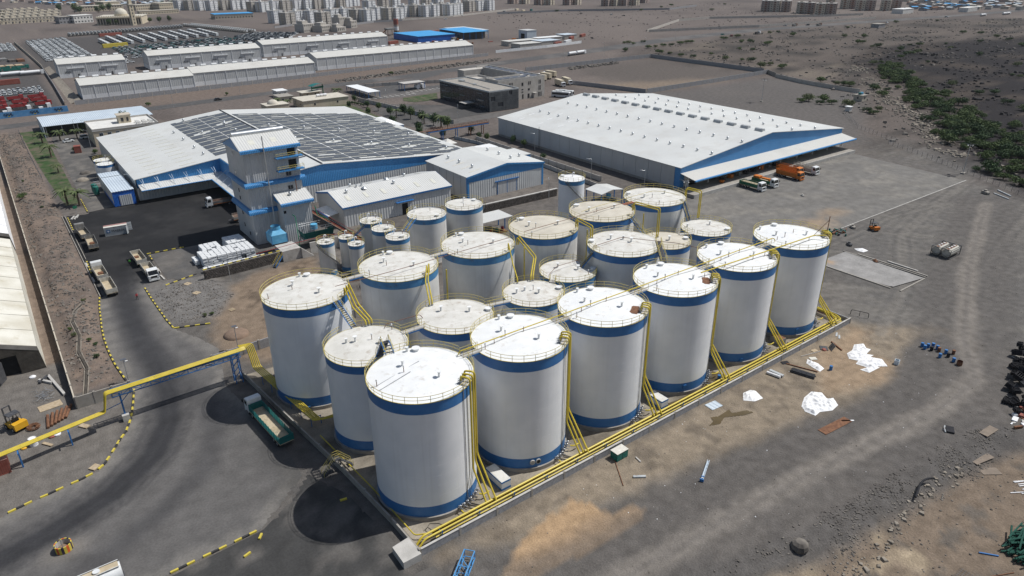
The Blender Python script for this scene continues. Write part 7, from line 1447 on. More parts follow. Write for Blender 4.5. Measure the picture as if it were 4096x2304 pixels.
# gate buildings, canopies, cream office, long shed
def blockhouse(label,x,y,w,d_,h,wall='wall_cream',roof='concrete_light',rz=0,name='gatehouse',cat='building',win=2,over=.3):
    t=thing(name,label,cat,(x,y,0),rz);MB().box(0,w,0,d_,0,h).build('wall',wall,t);MB().box(-over,w+over,-over,d_+over,h,h+.25).build('roof',roof,t)
    if win:
        for k in range(win):xx=w*(k+.5)/win;f_=MB().box(-.5,.5,-.05,.06,0,1.2).build('window','concrete_light',t,loc=(xx,0,h*.4));MB().box(-.42,.42,-.02,.02,.08,1.1).build('pane','glass_dark',f_,loc=(0,-.05,0));f_=MB().box(-.06,.05,-.5,.5,0,1.2).build('window','concrete_light',t,loc=(0,d_*(k+.5)/win,h*.4));MB().box(-.02,.02,-.42,.42,.08,1.1).build('pane','glass_dark',f_,loc=(-.05,0,0))
    return t
blockhouse('white-roofed guard hut nearest the highway gate',137.5,415,6,8,3.6,'wall_white','roof_white');blockhouse('flat grey gatehouse beside the white-roofed hut',132,396,8,10,3.4,'wall_beige','concrete');blockhouse('gatehouse with wide overhanging cream roof',148,402,10,6,3.4,'wall_cream','roof_cream',over=1.2)
bt=blockhouse('long flat cream building with two white roof tanks behind the solar hall',136,371,26,15,4.2,'wall_cream','roof_cream',name='service_building')
for k in range(3):m=MB();m.T=Matrix.Translation((12+k*1.8,8,5.2))@Matrix.Rotation(pi/2,4,'Y');m.cyl(0,0,-1.1,1.1,.7,12);m.build('roof_tank','tarp_white',bt,True)
ds=thing('small_mosque','small prayer room with pale yellow dome behind the solar hall','mosque',(117,373,0));MB().box(0,12,0,9,0,3.6).build('wall','wall_cream',ds);MB().sphere((5,4.5,3.6),2.9,20,8,.85,half=True).build('dome','roof_cream',ds,True);MB().box(-.2,12.2,-.2,9.2,3.6,3.85).build('roof','roof_cream',ds)
gc=thing('gate_canopy','green arched canopy over the plant gate','canopy',(158,405,0),.3);P=[(-5+k,6.4+.9*sin(pi*k/10))for k in range(11)];q=MB()
for a,b in zip(P[:-1],P[1:]):q._add([(a[0],-2.2,a[1]),(b[0],-2.2,b[1]),(b[0],2.2,b[1]),(a[0],2.2,a[1])],[(0,1,2,3)])
q.build('roof','teal',gc);MB().box(-4,4.5,-.3,.3,4.6,5.6).build('fascia','green',gc)
for x in(-4,4):MB().box(x-.2,x+.2,-.2,.2,0,6.6).build('post','green',gc)
ts=shelter('flat carport with two round white tanks by the office drive',214,393,14,7,4.2,'concrete_light',False,6)
for k in range(2):m=MB();m.T=Matrix.Translation((3+k*4,-1,1.5))@Matrix.Rotation(pi/2,4,'X');m.cyl(0,0,-1.6,1.6,1.3,14);tag(m.build('water_tank','tarp_white',None,True,loc=(214,393,0)),('left' if k==0 else 'right')+' round white tank under the flat carport','tank')
shelter('long near-white carport roof added in place of a sun glint beside the garden',182,395,7,30,3.4,'glint',False,12)  # carport added to show the sun glint as a pale roof
sh=shelter('flat white canopy beside the filter hall',158,232,8,6,3.4,'roof_white',False,4)
tt=thing('fabric_shelter','small grey-green fabric shelter below the pipe gantry','shelter',(152.5,252,0));m=MB()._add([(-3,-3,2.2),(3,-3,2.2),(3,3,2.2),(-3,3,2.2),(0,0,4.0)],[(0,1,4),(1,2,4),(2,3,4),(3,0,4)]);m.build('canopy','roof_dusty',tt);[MB().cyl(a,b,0,2.2,.06,6).build('post','grey_steel',tt)for a in(-2.9,2.9)for b in(-2.9,2.9)]
ls=thing('long_shed','long open shed with pale blue roof behind the cream office','shed',(17.9,379.5,0));MB().extr([(0,5.0),(14,5.6),(27.5,5.0),(27.5,5.15),(14,5.75),(0,5.15)],'x',0,46).build('roof','roof_sky',ls);MB().box(0,46,27.0,27.2,0,5).build('rear_wall','wall_stone',ls);MB().box(.1,.3,0,27,0,4.9).build('end_wall','roof_sky',ls)
for k in range(8):MB().box(-.15,.15,-.15,.15,0,5.0).build('post','grey_steel',ls,loc=(1+k*6.3,.5,0))
MB().box(.5,45,10,10.2,0,4.5).build('partition','dark_steel',ls)
co=blockhouse('two-storey cream office with parapet at the corner of the solar hall',33.6,346,26,22,6.6,'wall_cream','wall_white',name='admin_office',win=4,over=.2);q=MB().box(-.2,26.2,-.2,.1,6.85,7.6).box(-.2,.1,.1,21.9,6.85,7.6).box(-.2,26.2,21.9,22.2,6.85,7.6).box(25.9,26.2,.1,21.9,6.85,7.6);q.build('parapet','concrete_light',co)
MB().box(12,17,10,15,6.85,10.2).build('stair_tower','wall_cream',co);MB().box(11.6,17.4,9.6,15.4,10.2,10.5).build('tower_roof','wall_beige',co);MB().box(13,14,9.9,10.02,7.6,9.2).box(15.2,16,9.9,10.02,7.6,9.2).build('tower_window','glass_dark',co)
for k in range(6):MB().box(0,1.6,0,1.2,0,1.1).build('air_conditioner','wall_white',co,loc=(18+(k%3)*2.6,4+(k//3)*3,6.85))
for k in range(4):f_=MB().box(-.75,.75,-.05,.08,0,1.5).build('window','roof_sky',co,loc=(3+k*3.2,0,4.2));MB().box(-.62,-.04,-.02,.02,.12,1.4).box(.04,.62,-.02,.02,.12,1.4).build('pane','glass_dark',f_,loc=(0,-.06,0))
hut=blockhouse('small concrete pump hut with roof tanks by the lava field',387.6,200.4,5,5,3.2,'wall_beige','concrete',name='pump_hut',win=1);[MB().cyl(x,2.6,3.45,4.6,.8,12).build('roof_tank','cooling_blue' if x>2 else 'teal',hut,True)for x in(1.5,3.5)]
blockhouse('tiny white hut beside the wire fence corner',357,190,2.4,2.4,2.2,'wall_white','roof_white',name='fence_hut',win=0);blockhouse('grey block hut beside the highway on the scrubland',832,428,14,9,4,'block_grey','concrete',name='roadside_hut',win=1)
# works yard with blue sheds beyond the warehouses
b=thing('steel_shed','bright blue roofed steel shed behind the longest warehouse','shed',(352,628,0));MB().box(0,42,0,50,0,5.4).build('wall','shed_blue',b);MB().box(-.4,42.4,-.4,50.4,5.4,5.7).build('roof','roof_bluebright',b)
b=thing('steel_shed','open-fronted dark shed with blue roof edge','shed',(398,618,0));MB().box(0,30,6,46,0,7).build('wall','dark_steel',b);MB().extr([(0,7),(46,7.6),(46,7.8),(0,7.2)],'x',-.4,30.4).build('roof','roof_bluebright',b);[MB().box(k*7.4,k*7.4+.3,0,.3,0,7).build('post','steel_blue',b)for k in range(5)]
b=thing('steel_shed','long low shed with white roof behind the blue ones','shed',(428,655,0));MB().box(0,26,0,50,0,4.4).build('wall','clad_far',b);MB().box(-.4,26.4,-.4,50.4,4.4,4.7).build('roof','roof_sky',b)
b=thing('steel_shed','tall pale cubic shed at the edge of the works yard','shed',(452,585,0));MB().box(0,12,0,14,0,8).build('wall','roof_sky',b);MB().box(-.3,12.3,-.3,14.3,8,8.3).build('roof','clad_far',b);MB().box(-.1,0,4,10,0,5).build('door','dark',b)
for lab,x,y,w_,d_,r_ in(('low white-roofed workshop by the highway, nearest',395,521,24,14,'sheet_roof_far'),('low white-roofed workshop by the highway, second',425,528,22,16,'roof_sky'),('low pale workshop behind the highway wall',400,545,34,12,'sheet_roof_far'),('long white canopy roof among the workshops',440,552,30,10,'roof_white'),('small blue-white workshop at the right of the works yard',480,560,16,14,'roof_sky')):blockhouse(lab,x,y,w_,d_,4,'wall_stone',r_,name='workshop',win=0)
panelwall('white wall of the workshops facing the highway',[(362,512),(420,515),(470,524)],8,2.4,'paint_far','paint_far')
s=thing('cement_silo','red and white striped cement silo above the works yard','silo',(376.5,718,0));[MB().cyl(0,0,z0,z1,2.6,16).build('ring',m_,s,True)for z0,z1,m_ in((4,8,'paint_far'),(8,10,'wall_mauve'),(10,15.5,'red_brown'))];MB().cyl(0,0,1.5,4,.6,12,2.6).build('hopper','concrete',s,True);[MB().box(a-.2,a+.2,c-.2,c+.2,0,4).build('leg','dark_steel',s)for a in(-1.8,1.8)for c in(-1.8,1.8)]
tb2=thing('batching_plant','rusty batching frame beside the striped silo','plant',(360,706,0));[MB().box(x,x+.4,y,y+.4,0,6).build('leg','rust',tb2)for x in(0,8)for y in(0,6)];MB().box(-.5,9,-.5,7,6,7.5).build('hopper','bed_dark',tb2);m=MB();m.tube([(-8,3,.5),(1,3,7)],.6,4);m.build('conveyor','rust',tb2)
CM={}
def box_far(name,label,x,y,rz,L,W,H,mat,cat,group,roof=None):
    k=(name,L,W,H,mat)
    if k not in CM:
        m=MB().box(-L/2,L/2,-W/2,W/2,.15,H,0)
        for j in range(int(L/.8)):m.box(-L/2+.3+j*.8,-L/2+.6+j*.8,-W/2-.04,W/2+.04,.25,H-.1,0)
        m.box(-L/2-.03,L/2+.03,-W/2-.03,W/2+.03,H-.1,H+.04,1);CM[k]=m.mesh(name,[mat,roof or mat])
    return tag(link(name,CM[k],None,(x,y,0),rz),label,cat,group)
rr=random.Random(21)
for px,py,a,c in((2330,147,.5,'red_brown'),(2068,42,.6,'wall_cream'),(2093,47,.6,'wall_cream'),(2125,43,.6,'teal'),(2285,158,.6,'red_brown'),(2240,150,.5,'paint_far'),(1573,176,.3,'red_brown'),(1472,182,.2,'teal'),(1280,200,.3,'red_brown'),(1170,212,.3,'red_brown'),(1190,206,.3,'red_brown'),(2230,180,.4,'red_brown'),(2270,172,.4,'paint_far'),(1740,132,.5,'red_brown'),(1760,138,.2,'red_brown'),(1820,160,.5,'bed_dark')):
    x,y=G(px,py,0);box_far('shipping_container',{'red_brown':'rusty red container in the works yard beyond the warehouses','teal':'teal container in the works yard beyond the warehouses','wall_cream':'cream container by the far plain','paint_far':'white container in the works yard beyond the warehouses','bed_dark':'dark container in the works yard beyond the warehouses'}[c],x,y,a,12 if c!='teal' else 6,2.5,2.7,c,'container','containers in the works yard')
for k in range(60):
    x,y=385+rr.uniform(-25,60),640+rr.uniform(-60,60)
    if 350<x<396 and 624<y<680 or x>396 and y>600:continue
    tag(MB().obox((x,y,0),(rr.uniform(2,6),rr.uniform(1,2.4),rr.uniform(.5,1.6)),rr.random()*3).build('scrap_steel',('red_brown','orange','rust')[k%3]),'orange-brown scrap steel heap in the works yard','scrap','scrap steel in the works yard')
# far vehicles share one mesh per kind
def ftruck(col,bedc,L=8.0,name='parked_truck',box=None):
    m=MB();m.box(L/2-1.9,L/2,-1.2,1.2,.7,2.9,0).box(L/2-.1,L/2+.02,-1.0,1.0,1.8,2.6,2);m.box(-L/2,L/2-2,-1.2,1.2,.9,1.2,1)
    if box:m.box(-L/2,L/2-2.1,-1.22,1.22,1.2,box,1)
    else:
        for y in(-1.2,1.1):m.box(-L/2,L/2-2,y,y+.1,1.2,2.3,1)
        m.box(-L/2,-L/2+.1,-1.1,1.1,1.2,2.3,1).box(L/2-2.1,L/2-2,-1.1,1.1,1.2,2.5,1)
    for x in(-L/2+1.2,-L/2+2.4,L/2-1.0):
        for y in(-1.0,1.0):m.T=Matrix.Translation((x,y,.5))@Matrix.Rotation(pi/2,4,'X');m.cyl(0,0,-.2,.2,.5,8,mi=3);m.T=None
    return m.mesh(name,[col,bedc,'glass_dark','rubber'])
FT_={'red':ftruck('red_truck','red_truck'),'white':ftruck('paint_far','dark_steel'),'chassis':ftruck('paint_white','bed_dark',6.5),'orange':ftruck('orange','orange'),'box':ftruck('paint_far','wall_cream',11,box=3.9),'dark':ftruck('rust','bed_dark'),'green':ftruck('green_teal','green_teal',11)}
def bus_mesh():
    m=MB().extr([(-5.6,.4),(5.5,.4),(5.7,1.2),(5.5,3.1),(5.1,3.3),(-5.5,3.3),(-5.6,3.0)],'y',-1.25,1.25,0);m.box(-5.2,5.0,-1.27,1.27,1.6,2.7,1);m._add([(5.715,-1.1,1.3),(5.715,1.1,1.3),(5.56,1.1,2.8),(5.56,-1.1,2.8)],[(0,1,2,3)],1);m.box(-3,1,-.8,.8,3.3,3.55,0)
    for x in(-3.4,3.6):
        for y in(-1.1,1.1):m.T=Matrix.Translation((x,y,.5))@Matrix.Rotation(pi/2,4,'X');m.cyl(0,0,-.2,.2,.5,10,mi=2);m.T=None
    return m.mesh('bus',['truck_white','glass_dark','rubber'])
BUS=bus_mesh();tag(link('bus',BUS,None,(267.5,314,.05),-1.1),'white coach with dark windows, in front, by the stone office','bus');tag(link('bus',BUS,None,(272,316.4,.05),-1.1),'white coach with dark windows, behind, by the stone office','bus')
for k,(px,py)in enumerate(((2158,332),(2178,325),(2198,318),(2218,310))):x,y=G(px,py,0);tag(link('box_truck',FT_['box'],None,(x,y+5,0),pi/2+.1),'cream box trailer in the row behind the stone office','truck','box trailers behind the stone office')
for lab,px,py in(('white box truck on the left of the pair by the stockyard wall',2240,344),('white box truck on the right of the pair by the stockyard wall',2268,336)):x,y=G(px,py,0);tag(link('box_truck',FT_['box'],None,(x,y,0),pi/2+2.9),lab,'truck')
def ftanker(label,px,py,a,g=None,L=9,two=True):
    x,y=G(px,py,0);t=thing('road_tanker',label,'tanker',(x,y,.05),a,g)
    for k in range(2 if two else 1):m=MB();m.T=Matrix.Translation((-k*(L+1.5),0,2.1))@Matrix.Rotation(pi/2,4,'Y');m.cyl(0,0,-L/2,L/2,1.15,12);m.build('tank','paint_far',t,True);MB().box(-k*(L+1.5)-L/2,-k*(L+1.5)+L/2,-.9,.9,.3,.95).build('chassis','dark_steel',t)
    MB().box(L/2+.4,L/2+2.3,-1.2,1.2,.6,3.0).build('cab','paint_far',t);MB().box(L/2+2.2,L/2+2.34,-1.0,1.0,1.8,2.7).build('windscreen','glass_dark',t);return t
ftanker('white twin tanker lorry driving along the highway',2320,218,.17);ftanker('white tanker parked left in the tanker row',46,306,.1,two=False,L=12);ftanker('white tanker parked right in the tanker row',124,301,.1,two=False,L=12);ftanker('white tanker truck far along the highway',3930,65,-.02,two=False,L=12);ftanker('white twin tanker at the far right of the highway',4030,58,-.02)
tag(link('parked_truck',FT_['white'],None,(*G(3030,137,0),.05),.1),'flatbed lorry on the far highway','truck');tag(link('parked_truck',FT_['dark'],None,(*G(3178,105,0),.05),.05),'dark tipper on the far highway','truck');tag(link('parked_truck',FT_['dark'],None,(*G(3275,103,0),.05),.05),'brown tipper on the far highway ahead of the dark one','truck')
for k,(px,py,c)in enumerate(((2325,55,'black'),(2445,60,'white'),(2495,64,'black'),(1782,78,'white'),(1850,64,'white'),(2018,48,'silver'),(2890,140,'teal'),(2925,146,'red'),(3140,104,'silver'),(3230,102,'black'),(3548,92,'white'),(3786,70,'white'))):tag(link('car',CARS[c][k%2],None,(*G(px,py,0),.05),.2+k),c+' car out on the plain or far highway','car','scattered far cars')
# vehicle lots: three hundred nearest cars singly, the rest as one mass
lot=[]
def fill(poly,dx,dy,a,kinds,jit=.25,skipf=None,ang=0.):
    xs=[p[0]for p in poly];ys=[p[1]for p in poly];gx_,gy_=np.meshgrid(np.arange(min(xs),max(xs),dx),np.arange(min(ys),max(ys),dy));ok=pdist(poly,gx_,gy_)>0
    for x,y in zip(gx_[ok],gy_[ok]):
        if skipf and skipf(x,y):continue
        lot.append((x+rr.uniform(-jit,jit),y+rr.uniform(-jit,jit),a+rr.uniform(-.04,.04),rr.choice(kinds)))
fill([(45,690),(46,884),(84,907),(84,716)],5.3,2.7,.02,['w','w','w','w','s']);fill([(104,676),(106,766),(222,798),(228,731),(113,668)],5.2,2.9,.1,['b','b','s','b','w','t'],skipf=lambda x,y:(int((x+y*.2)/5.2)%6==5));fill([(230,735),(226,800),(262,830),(300,800),(275,760)],5.2,3.2,.4,['b','s','w','b']);fill([(-8,520),(-8,545),(30,548),(30,523)],2.7,5.6,1.4,['w','w','s']);fill([(-20,790),(-18,868),(34,874),(34,800)],5.3,2.9,.05,['w','w','s'])
for k in range(16):lot.append((98+rr.uniform(-6,6),640+rr.uniform(0,60),rr.random()*3,'w'))
lot.sort(key=lambda c:hypot(c[0],c[1]));nm={'w':'white','s':'silver','b':'black','t':'teal'};bulk={}
for i,(x,y,a,k)in enumerate(lot):
    me=CARS[nm[k]][(i*7)%2]
    if i<300:tag(link('car',me,None,(x,y,.02),a),nm[k]+' car in the packed vehicle lots behind the warehouses','car','cars in the vehicle lots')
    else:bulk.setdefault((k,(i*7)%2),[]).append((x,y,a))
def join_instances(name,me,places,label=None,cat=None):
    nv_=len(me.vertices);co=np.empty(nv_*3);me.vertices.foreach_get('co',co);co=co.reshape(-1,3);vs=[];fs=[];ms=[]
    pf=[tuple(p.vertices)for p in me.polygons];pm_=[p.material_index for p in me.polygons]
    for x,y,a in places:
        o=len(vs)*1;c,s=cos(a),sin(a);X=co[:,0]*c-co[:,1]*s+x;Y=co[:,0]*s+co[:,1]*c+y;vs.extend(zip(X.tolist(),Y.tolist(),co[:,2].tolist()));fs.extend([tuple(i+o for i in f)for f in pf]);ms.extend(pm_)
    m=bpy.data.meshes.new(name);m.from_pydata(vs,[],fs);[m.materials.append(t)for t in me.materials];m.polygons.foreach_set('material_index',ms);o=link(name,m);o['kind']='stuff'
    if label:o['label']=label;o['category']=cat
    return o
for(k,v),pl_ in bulk.items():join_instances('parked_cars',CARS[nm[k]][v],pl_,nm[k]+' cars packed in rows in the far vehicle lots','cars')
ROWS=[]
for k in range(34):u=k/33;ROWS.append((92+u*122,922+u*34+4,1.3));ROWS.append((93+u*122,936+u*34+4,1.3))
for k in range(30):u=k/29;ROWS.append((222+u*32,988-u*142,.3));ROWS.append((231+u*32,988-u*142,.3))
for x,y,a in ROWS:tag(link('parked_truck',FT_['chassis'],None,(x,y,0),a),'small white truck in the long rows of the vehicle lot','truck','small white trucks in the vehicle lot')
for c in range(11):
    x=108+c*11
    for k in range(6 if c else 4):y=795+c*3.5+k*13.2;tag(link('parked_bus',BUS,None,(x,y,0),pi/2+.05),'white bus in a nose-to-tail line in the vehicle lot','bus','white buses in the vehicle lot')
box_far('shipping_container','long rusty red container inside the vehicle lot',128,905,.3,24,2.6,3,'red_brown','container',None);box_far('shipping_container','yellow container inside the vehicle lot',112,778,.2,22,2.6,3.4,'kerb_yellow','container',None)
k=0
for y in(458,470,486,500):
    for x in(-14,-4,6,15,25):
        c='red' if(y>460 or x<5)and not(y>495 and x<0)else 'white'
        if y==458 and x>20:c='white'
        tag(link('parked_truck',FT_[c],None,(x+rr.uniform(-1,1),y+x*.12+rr.uniform(-1,1),0),.15),c+' tipper truck in the lot by the blue wall','truck','tipper trucks by the blue wall');k+=1
for x in(-12,4,20):tag(link('parked_truck',FT_['white'],None,(x,449+x*.1,0),.1),'white truck right behind the blue wall','truck','white trucks behind the blue wall')
box_far('shipping_container','dark red container by the tanker row in the left lots',10,574,.12,24,2.6,3.2,'red_brown','container',None)
for k in range(8):tag(link('parked_truck',FT_['green'],None,(-14+k*6,645+(k%2)*12,0),.1),'green flat trailer stacked with tan boards in the left lots','trailer','green trailers in the left lots');tag(MB().obox((-14+k*6,668,.0),(5,8,2.2),.1).build('board_stack','wood'),'stack of tan boards in the left lots','boards','board stacks in the left lots')
for k in range(10):tag(MB().obox((-18+k*5.5,715+rr.uniform(-12,12),0),(5,10,1.8),.1).build('pipe_stack',('rust','bed_dark','stone_dark')[k%3]),'dark stack of steel in the left lots','steel stack','steel stacks in the left lots')
# town beyond: apartments, mosque, schools, villas, far houses
def apt_mesh(W,D,H,floors,nw,wall,accent,seed):
    r=random.Random(seed);b=MB();b.box(0,W*.46,0,D,0,H,0).box(W*.54,W,-1.2,D-1.2,0,H,0).box(W*.46,W*.54,2.0,D-2,0,H-.6,1);b.box(-.15,W*.46+.1,-.15,D+.15,H,H+.35,2).box(W*.54-.1,W+.15,-1.35,D-1.05,H,H+.35,2);b.box(W*.3,W*.44,D*.4,D*.7,H+.35,H+2.6,0);b.cyl(W*.75,D*.5,H+.35,H+1.8,.8,8,mi=2)
    win=MB();bal=MB();fh_=H/floors
    for f in range(floors):
        for k in range(nw):
            for x0,y in((W*.46*(k+.5)/nw,-.04),(W*.54+W*.46*(k+.5)/nw,-1.24)):win.box(x0-.55,x0+.55,y,y+.1,f*fh_+1.0,f*fh_+2.2)
        for k in range(3):y=D*(k+.5)/3;win.box(-.04,.06,y-.6,y+.6,f*fh_+1.0,f*fh_+2.2)
        bal.box(-1.1,0,D*.36,D*.64,f*fh_+.2,f*fh_+1.2)
    return b.mesh('wall',[wall,accent,'concrete_light']),win.mesh('window','glass_dark'),bal.mesh('balcony',accent)
APT=[apt_mesh(15,12,15.2,5,2,'paint_far','wall_stone',1),apt_mesh(15,12,15.2,5,2,'wall_stone','wall_cream',2),apt_mesh(16,13,15.0,5,2,'paint_far','wall_cream',3)]
APR=[apt_mesh(17,13,14.8,5,2,'wall_mauve','wall_redbrown',4),apt_mesh(17,13,14.8,5,2,'wall_beige','wall_redbrown',5)]
def apartment(label,x,y,a,me,group):
    t=thing('apartment_block',label,'apartment block',(x,y,0),a,group);link('wall',me[0],t);o=link('window',me[1],t);o['kind']='stuff';o=link('balcony',me[2],t);o['kind']='stuff';return t
rr=random.Random(31)
front=[(260,235),(380,262),(480,240),(620,235),(740,258),(830,218),(950,212),(1080,222),(1185,222),(1285,195),(1400,205),(1475,200),(1560,172),(1660,170),(1770,170),(1850,165),(1930,150),(2010,158),(2085,150),(2200,118),(2290,110),(2400,105)]
second=[(20,122),(120,122),(230,112),(330,108),(450,100),(560,95),(650,90),(760,84),(830,75),(900,74),(960,70),(1040,60),(1330,95),(1450,85),(1640,70),(1760,62),(1880,70),(2060,55),(2180,48),(1190,110)]
for k,(x,y)in enumerate(front):px,py=Q(1,0,x,y);apartment('white five-storey apartment block in the front row of the estate',px-8,py+2,.48+rr.uniform(-.06,.06),APT[k%3],'white apartment blocks, front row')
for k,(x,y)in enumerate(second):px,py=Q(1,0,x,y);apartment('white five-storey apartment block in the rear rows of the estate',px-8,py+2,.48+rr.uniform(-.06,.06),APT[(k+1)%3],'white apartment blocks, rear rows')
for k,(x,y)in enumerate([(1860,105),(1960,104),(2070,105),(2180,108),(2300,102),(2400,98),(2500,92),(2560,70),(2230,60),(2420,45)]):px,py=Q(0,0,x,y);apartment('white five-storey apartment block in the rear rows of the estate',px-8,py+2,.48,APT[k%3],'white apartment blocks, rear rows')
for k,(x,y)in enumerate([(60,38),(180,40),(330,50),(430,52),(620,52),(700,48),(1010,62),(1090,60),(1190,58),(1290,54),(1380,30)]):px,py=Q(2,0,x,y);apartment('brown and red apartment block beyond the bare plain',px-8,py+2,.5,APR[k%2],'red-brown apartment blocks')
for k,(x,y)in enumerate([(60,115),(150,118),(260,120),(420,135),(500,140),(610,150),(720,150),(850,90),(930,88),(1010,108),(1110,108),(1260,108),(1370,105),(700,60)]):px,py=Q(3,0,x,y);apartment('brown and red apartment block of the right-hand estate',px-8,py+2,.55,APR[k%2],'red-brown apartment blocks, right estate')
# unfinished villas, walls
for k,(x,y,w_,d_,h)in enumerate(((305,800,16,14,9),(322,790,18,15,7),(338,785,14,12,5),(360,828,12,12,12),(372,822,10,12,8))):
    t=thing('unfinished_villa',('left grey stepped villa with a white dome tank','middle grey stepped villa shell','right low wing of the grey villa shells','tall grey villa shell beside the estate wall','lower grey villa shell beside the tall one')[k],'house',(x,y,0),.4);MB().box(0,w_,0,d_,0,h).build('wall','wall_stone',t);MB().box(w_*.1,w_*.6,d_*.2,d_*.8,h,h+3).build('upper_floor','wall_stone',t);MB().sphere((w_*.5,d_*.5,h+3),1.1,10,4,1,half=True).build('dome_tank','wall_white',t,True);q=MB()
    for j in range(int(w_/3)):q.box(1+j*3,2.2+j*3,-.05,.05,1.2,2.6).box(1+j*3,2.2+j*3,-.05,.05,h-2.4,h-1)
    q.build('window','dark',t)['kind']='stuff'
panelwall('grey estate wall in front of the white apartments',[(300,880),(335,905),(372,850),(430,880),(470,878)],12,2.4,'block_grey','block_grey');panelwall('low estate wall along the bare plain',[(470,885),(560,895),(640,930),(720,965)],14,2.2,'wall_stone','wall_stone');panelwall('long grey wall round the pink bare enclosure, near side',[(600,560),(740,520),(900,505),(960,500)],16,2.8,'wall_stone','wall_stone');panelwall('long grey wall round the pink bare enclosure, far side',[(600,562),(740,640),(800,640),(955,560),(1010,545)],16,2.8,'wall_stone','wall_stone');panelwall('dark wall below the red-brown apartments',[(640,900),(760,880),(840,830),(900,800),(1000,830)],18,2.8,'block_grey','block_grey')
# mosque with minaret
m=thing('mosque','large pale mosque with arcade and dome behind the vehicle lots','mosque',(140,1072,0),-.35);MB().box(0,52,0,44,0,9).build('wall','wall_cream',m);MB().box(-.5,52.5,-.5,44.5,9,9.8).build('cornice','roof_cream',m);q=MB()
for k in range(26):q.box(k*2.04,k*2.04+1.0,-.5,.0,9.8,10.8)
q.build('merlons','roof_cream',m);MB().cyl(26,18,9.8,12,8.0,24).build('drum','wall_cream',m,True);MB().sphere((26,18,12),7.6,24,9,.9,half=True).build('dome','roof_cream',m,True);q=MB()
for k in range(16):q.box(1.5+k*3.15,3.4+k*3.15,-.06,.02,1,7)
q.build('arch','dark_steel',m);pc=MB().cyl(0,0,0,8,.5,8).mesh('column','roof_cream');[link('column',pc,m,(1+k*3.15,-3,0))for k in range(17)];MB().box(-.2,52.2,-3.8,-.02,8,9).build('portico','wall_cream',m)
t=thing('minaret','tall square pale minaret standing beside the mosque','minaret',(177,1043,0),.3);MB().box(-2.6,2.6,-2.6,2.6,0,24).build('shaft','wall_cream',t);MB().box(-3.2,3.2,-3.2,3.2,24,25).build('gallery','roof_cream',t);MB().box(-1.9,1.9,-1.9,1.9,25,31).build('lantern','wall_cream',t);MB().sphere((0,0,31),2.0,12,6,1.3,half=True).build('cap','roof_cream',t,True);q=MB()
for k in range(6):q.box(-.7,.7,-2.66,-2.55,2+k*3.7,4.2+k*3.7).box(-2.66,-2.55,-.7,.7,2+k*3.7,4.2+k*3.7)
q.build('window','dark_steel',t)
def longbld(label,px,py,w_,d_,h,a,wall='wall_cream',roof='roof_cream',floors=2,name='school'):
    x,y=G(px,py,0);t=thing(name,label,'building',(x,y,0),a);MB().box(0,w_,0,d_,0,h).build('wall',wall,t);MB().box(-.4,w_+.4,-.4,d_+.4,h,h+.6).build('roof',roof,t);q=MB()
    for f in range(floors):
        for k in range(int(w_/4)):q.box(1+k*4,3+k*4,-.05,.05,1.2+f*h/floors,2.8+f*h/floors)
        for k in range(int(d_/4)):q.box(-.05,.05,1+k*4,3+k*4,1.2+f*h/floors,2.8+f*h/floors)
    o=q.build('window','dark_steel',t);o['kind']='stuff';return t
longbld('long cream school building left behind the mosque',310,48,70,18,8,.1);longbld('square cream school block behind the mosque trees',420,40,26,30,12,.3);longbld('cream classroom block right of the minaret',545,42,50,14,8,.35);longbld('long cream arcade building with many openings',560,60,60,8,5,.2,floors=1);longbld('cream gym building near the white estate',640,40,30,24,10,.3);longbld('pale white villa with fins beside the mosque',300,94,24,18,9,.3,'wall_white','wall_white',2,'villa');longbld('dark unfinished concrete frame left of the white villa',240,96,22,16,8,.2,'block_grey','concrete',2,'concrete_frame')
longbld('far shed with bright blue roof near the white estate',862,78,52,26,6,-.05,'wall_beige','roof_bluebright',1,'blue_roofed_shed')
villa=MB().box(0,9,0,10,0,4,0).box(0,5,2,10,4,7.5,0).box(-.2,9.2,-.2,10.2,4,4.3,1).box(-.2,5.2,1.8,10.2,7.5,7.8,1).box(1,2.2,-.05,.1,1.2,2.6,2).box(5,6.4,-.05,.1,0,2.4,2).box(1.4,3.4,1.95,2.05,5.2,6.6,2).box(-.05,.05,4,6,5.2,6.6,2).mesh('terraced_villa',['wall_cream','roof_cream','dark_steel']);villb=MB().box(0,9,0,10,0,7,0).box(-.2,9.2,-.2,10.2,7,7.3,1).box(1.5,3,-.05,.1,1,2.6,2).box(1.5,3,-.05,.1,4.4,6,2).box(6,7.5,-.05,.1,4.4,6,2).box(3,7,3,8,7.3,9.4,0).mesh('terraced_villa',['wall_beige','roof_cream','dark_steel'])
for k in range(58):
    u,v=k%16,k//16;px,py=4+u*14+v*3,98-v*12-u*.8
    if px>225:continue
    x,y=G(px,py,0);tag(link('terraced_villa',(villa,villb)[(k*5)%2],None,(x,y,0),.2),'cream terraced villa in the estate at the top left','house','terraced villas at the top left')
hm=[]
for k,(w_,d_,h,wl,rf)in enumerate(((9,8,3.5,'wall_stone','roof_sky'),(11,7,3.2,'wall_beige','sheet_roof_far'),(8,8,5.5,'wall_stone','concrete_light'),(12,9,3.4,'block_grey','roof_bluebright'),(10,8,3.6,'wall_mauve','rust'))):hm.append(MB().box(0,w_,0,d_,0,h,0).extr([(-.4,h),(w_/2,h+.8),(w_+.4,h),(w_+.4,h+.15),(w_/2,h+.95),(-.4,h+.15)],'y',-.4,d_+.4,1).box(1,2.2,-.05,.1,0,2.2,2).box(w_-3,w_-1.6,-.05,.1,1,2.2,2).mesh('town_house',[wl,rf,'dark_steel']))
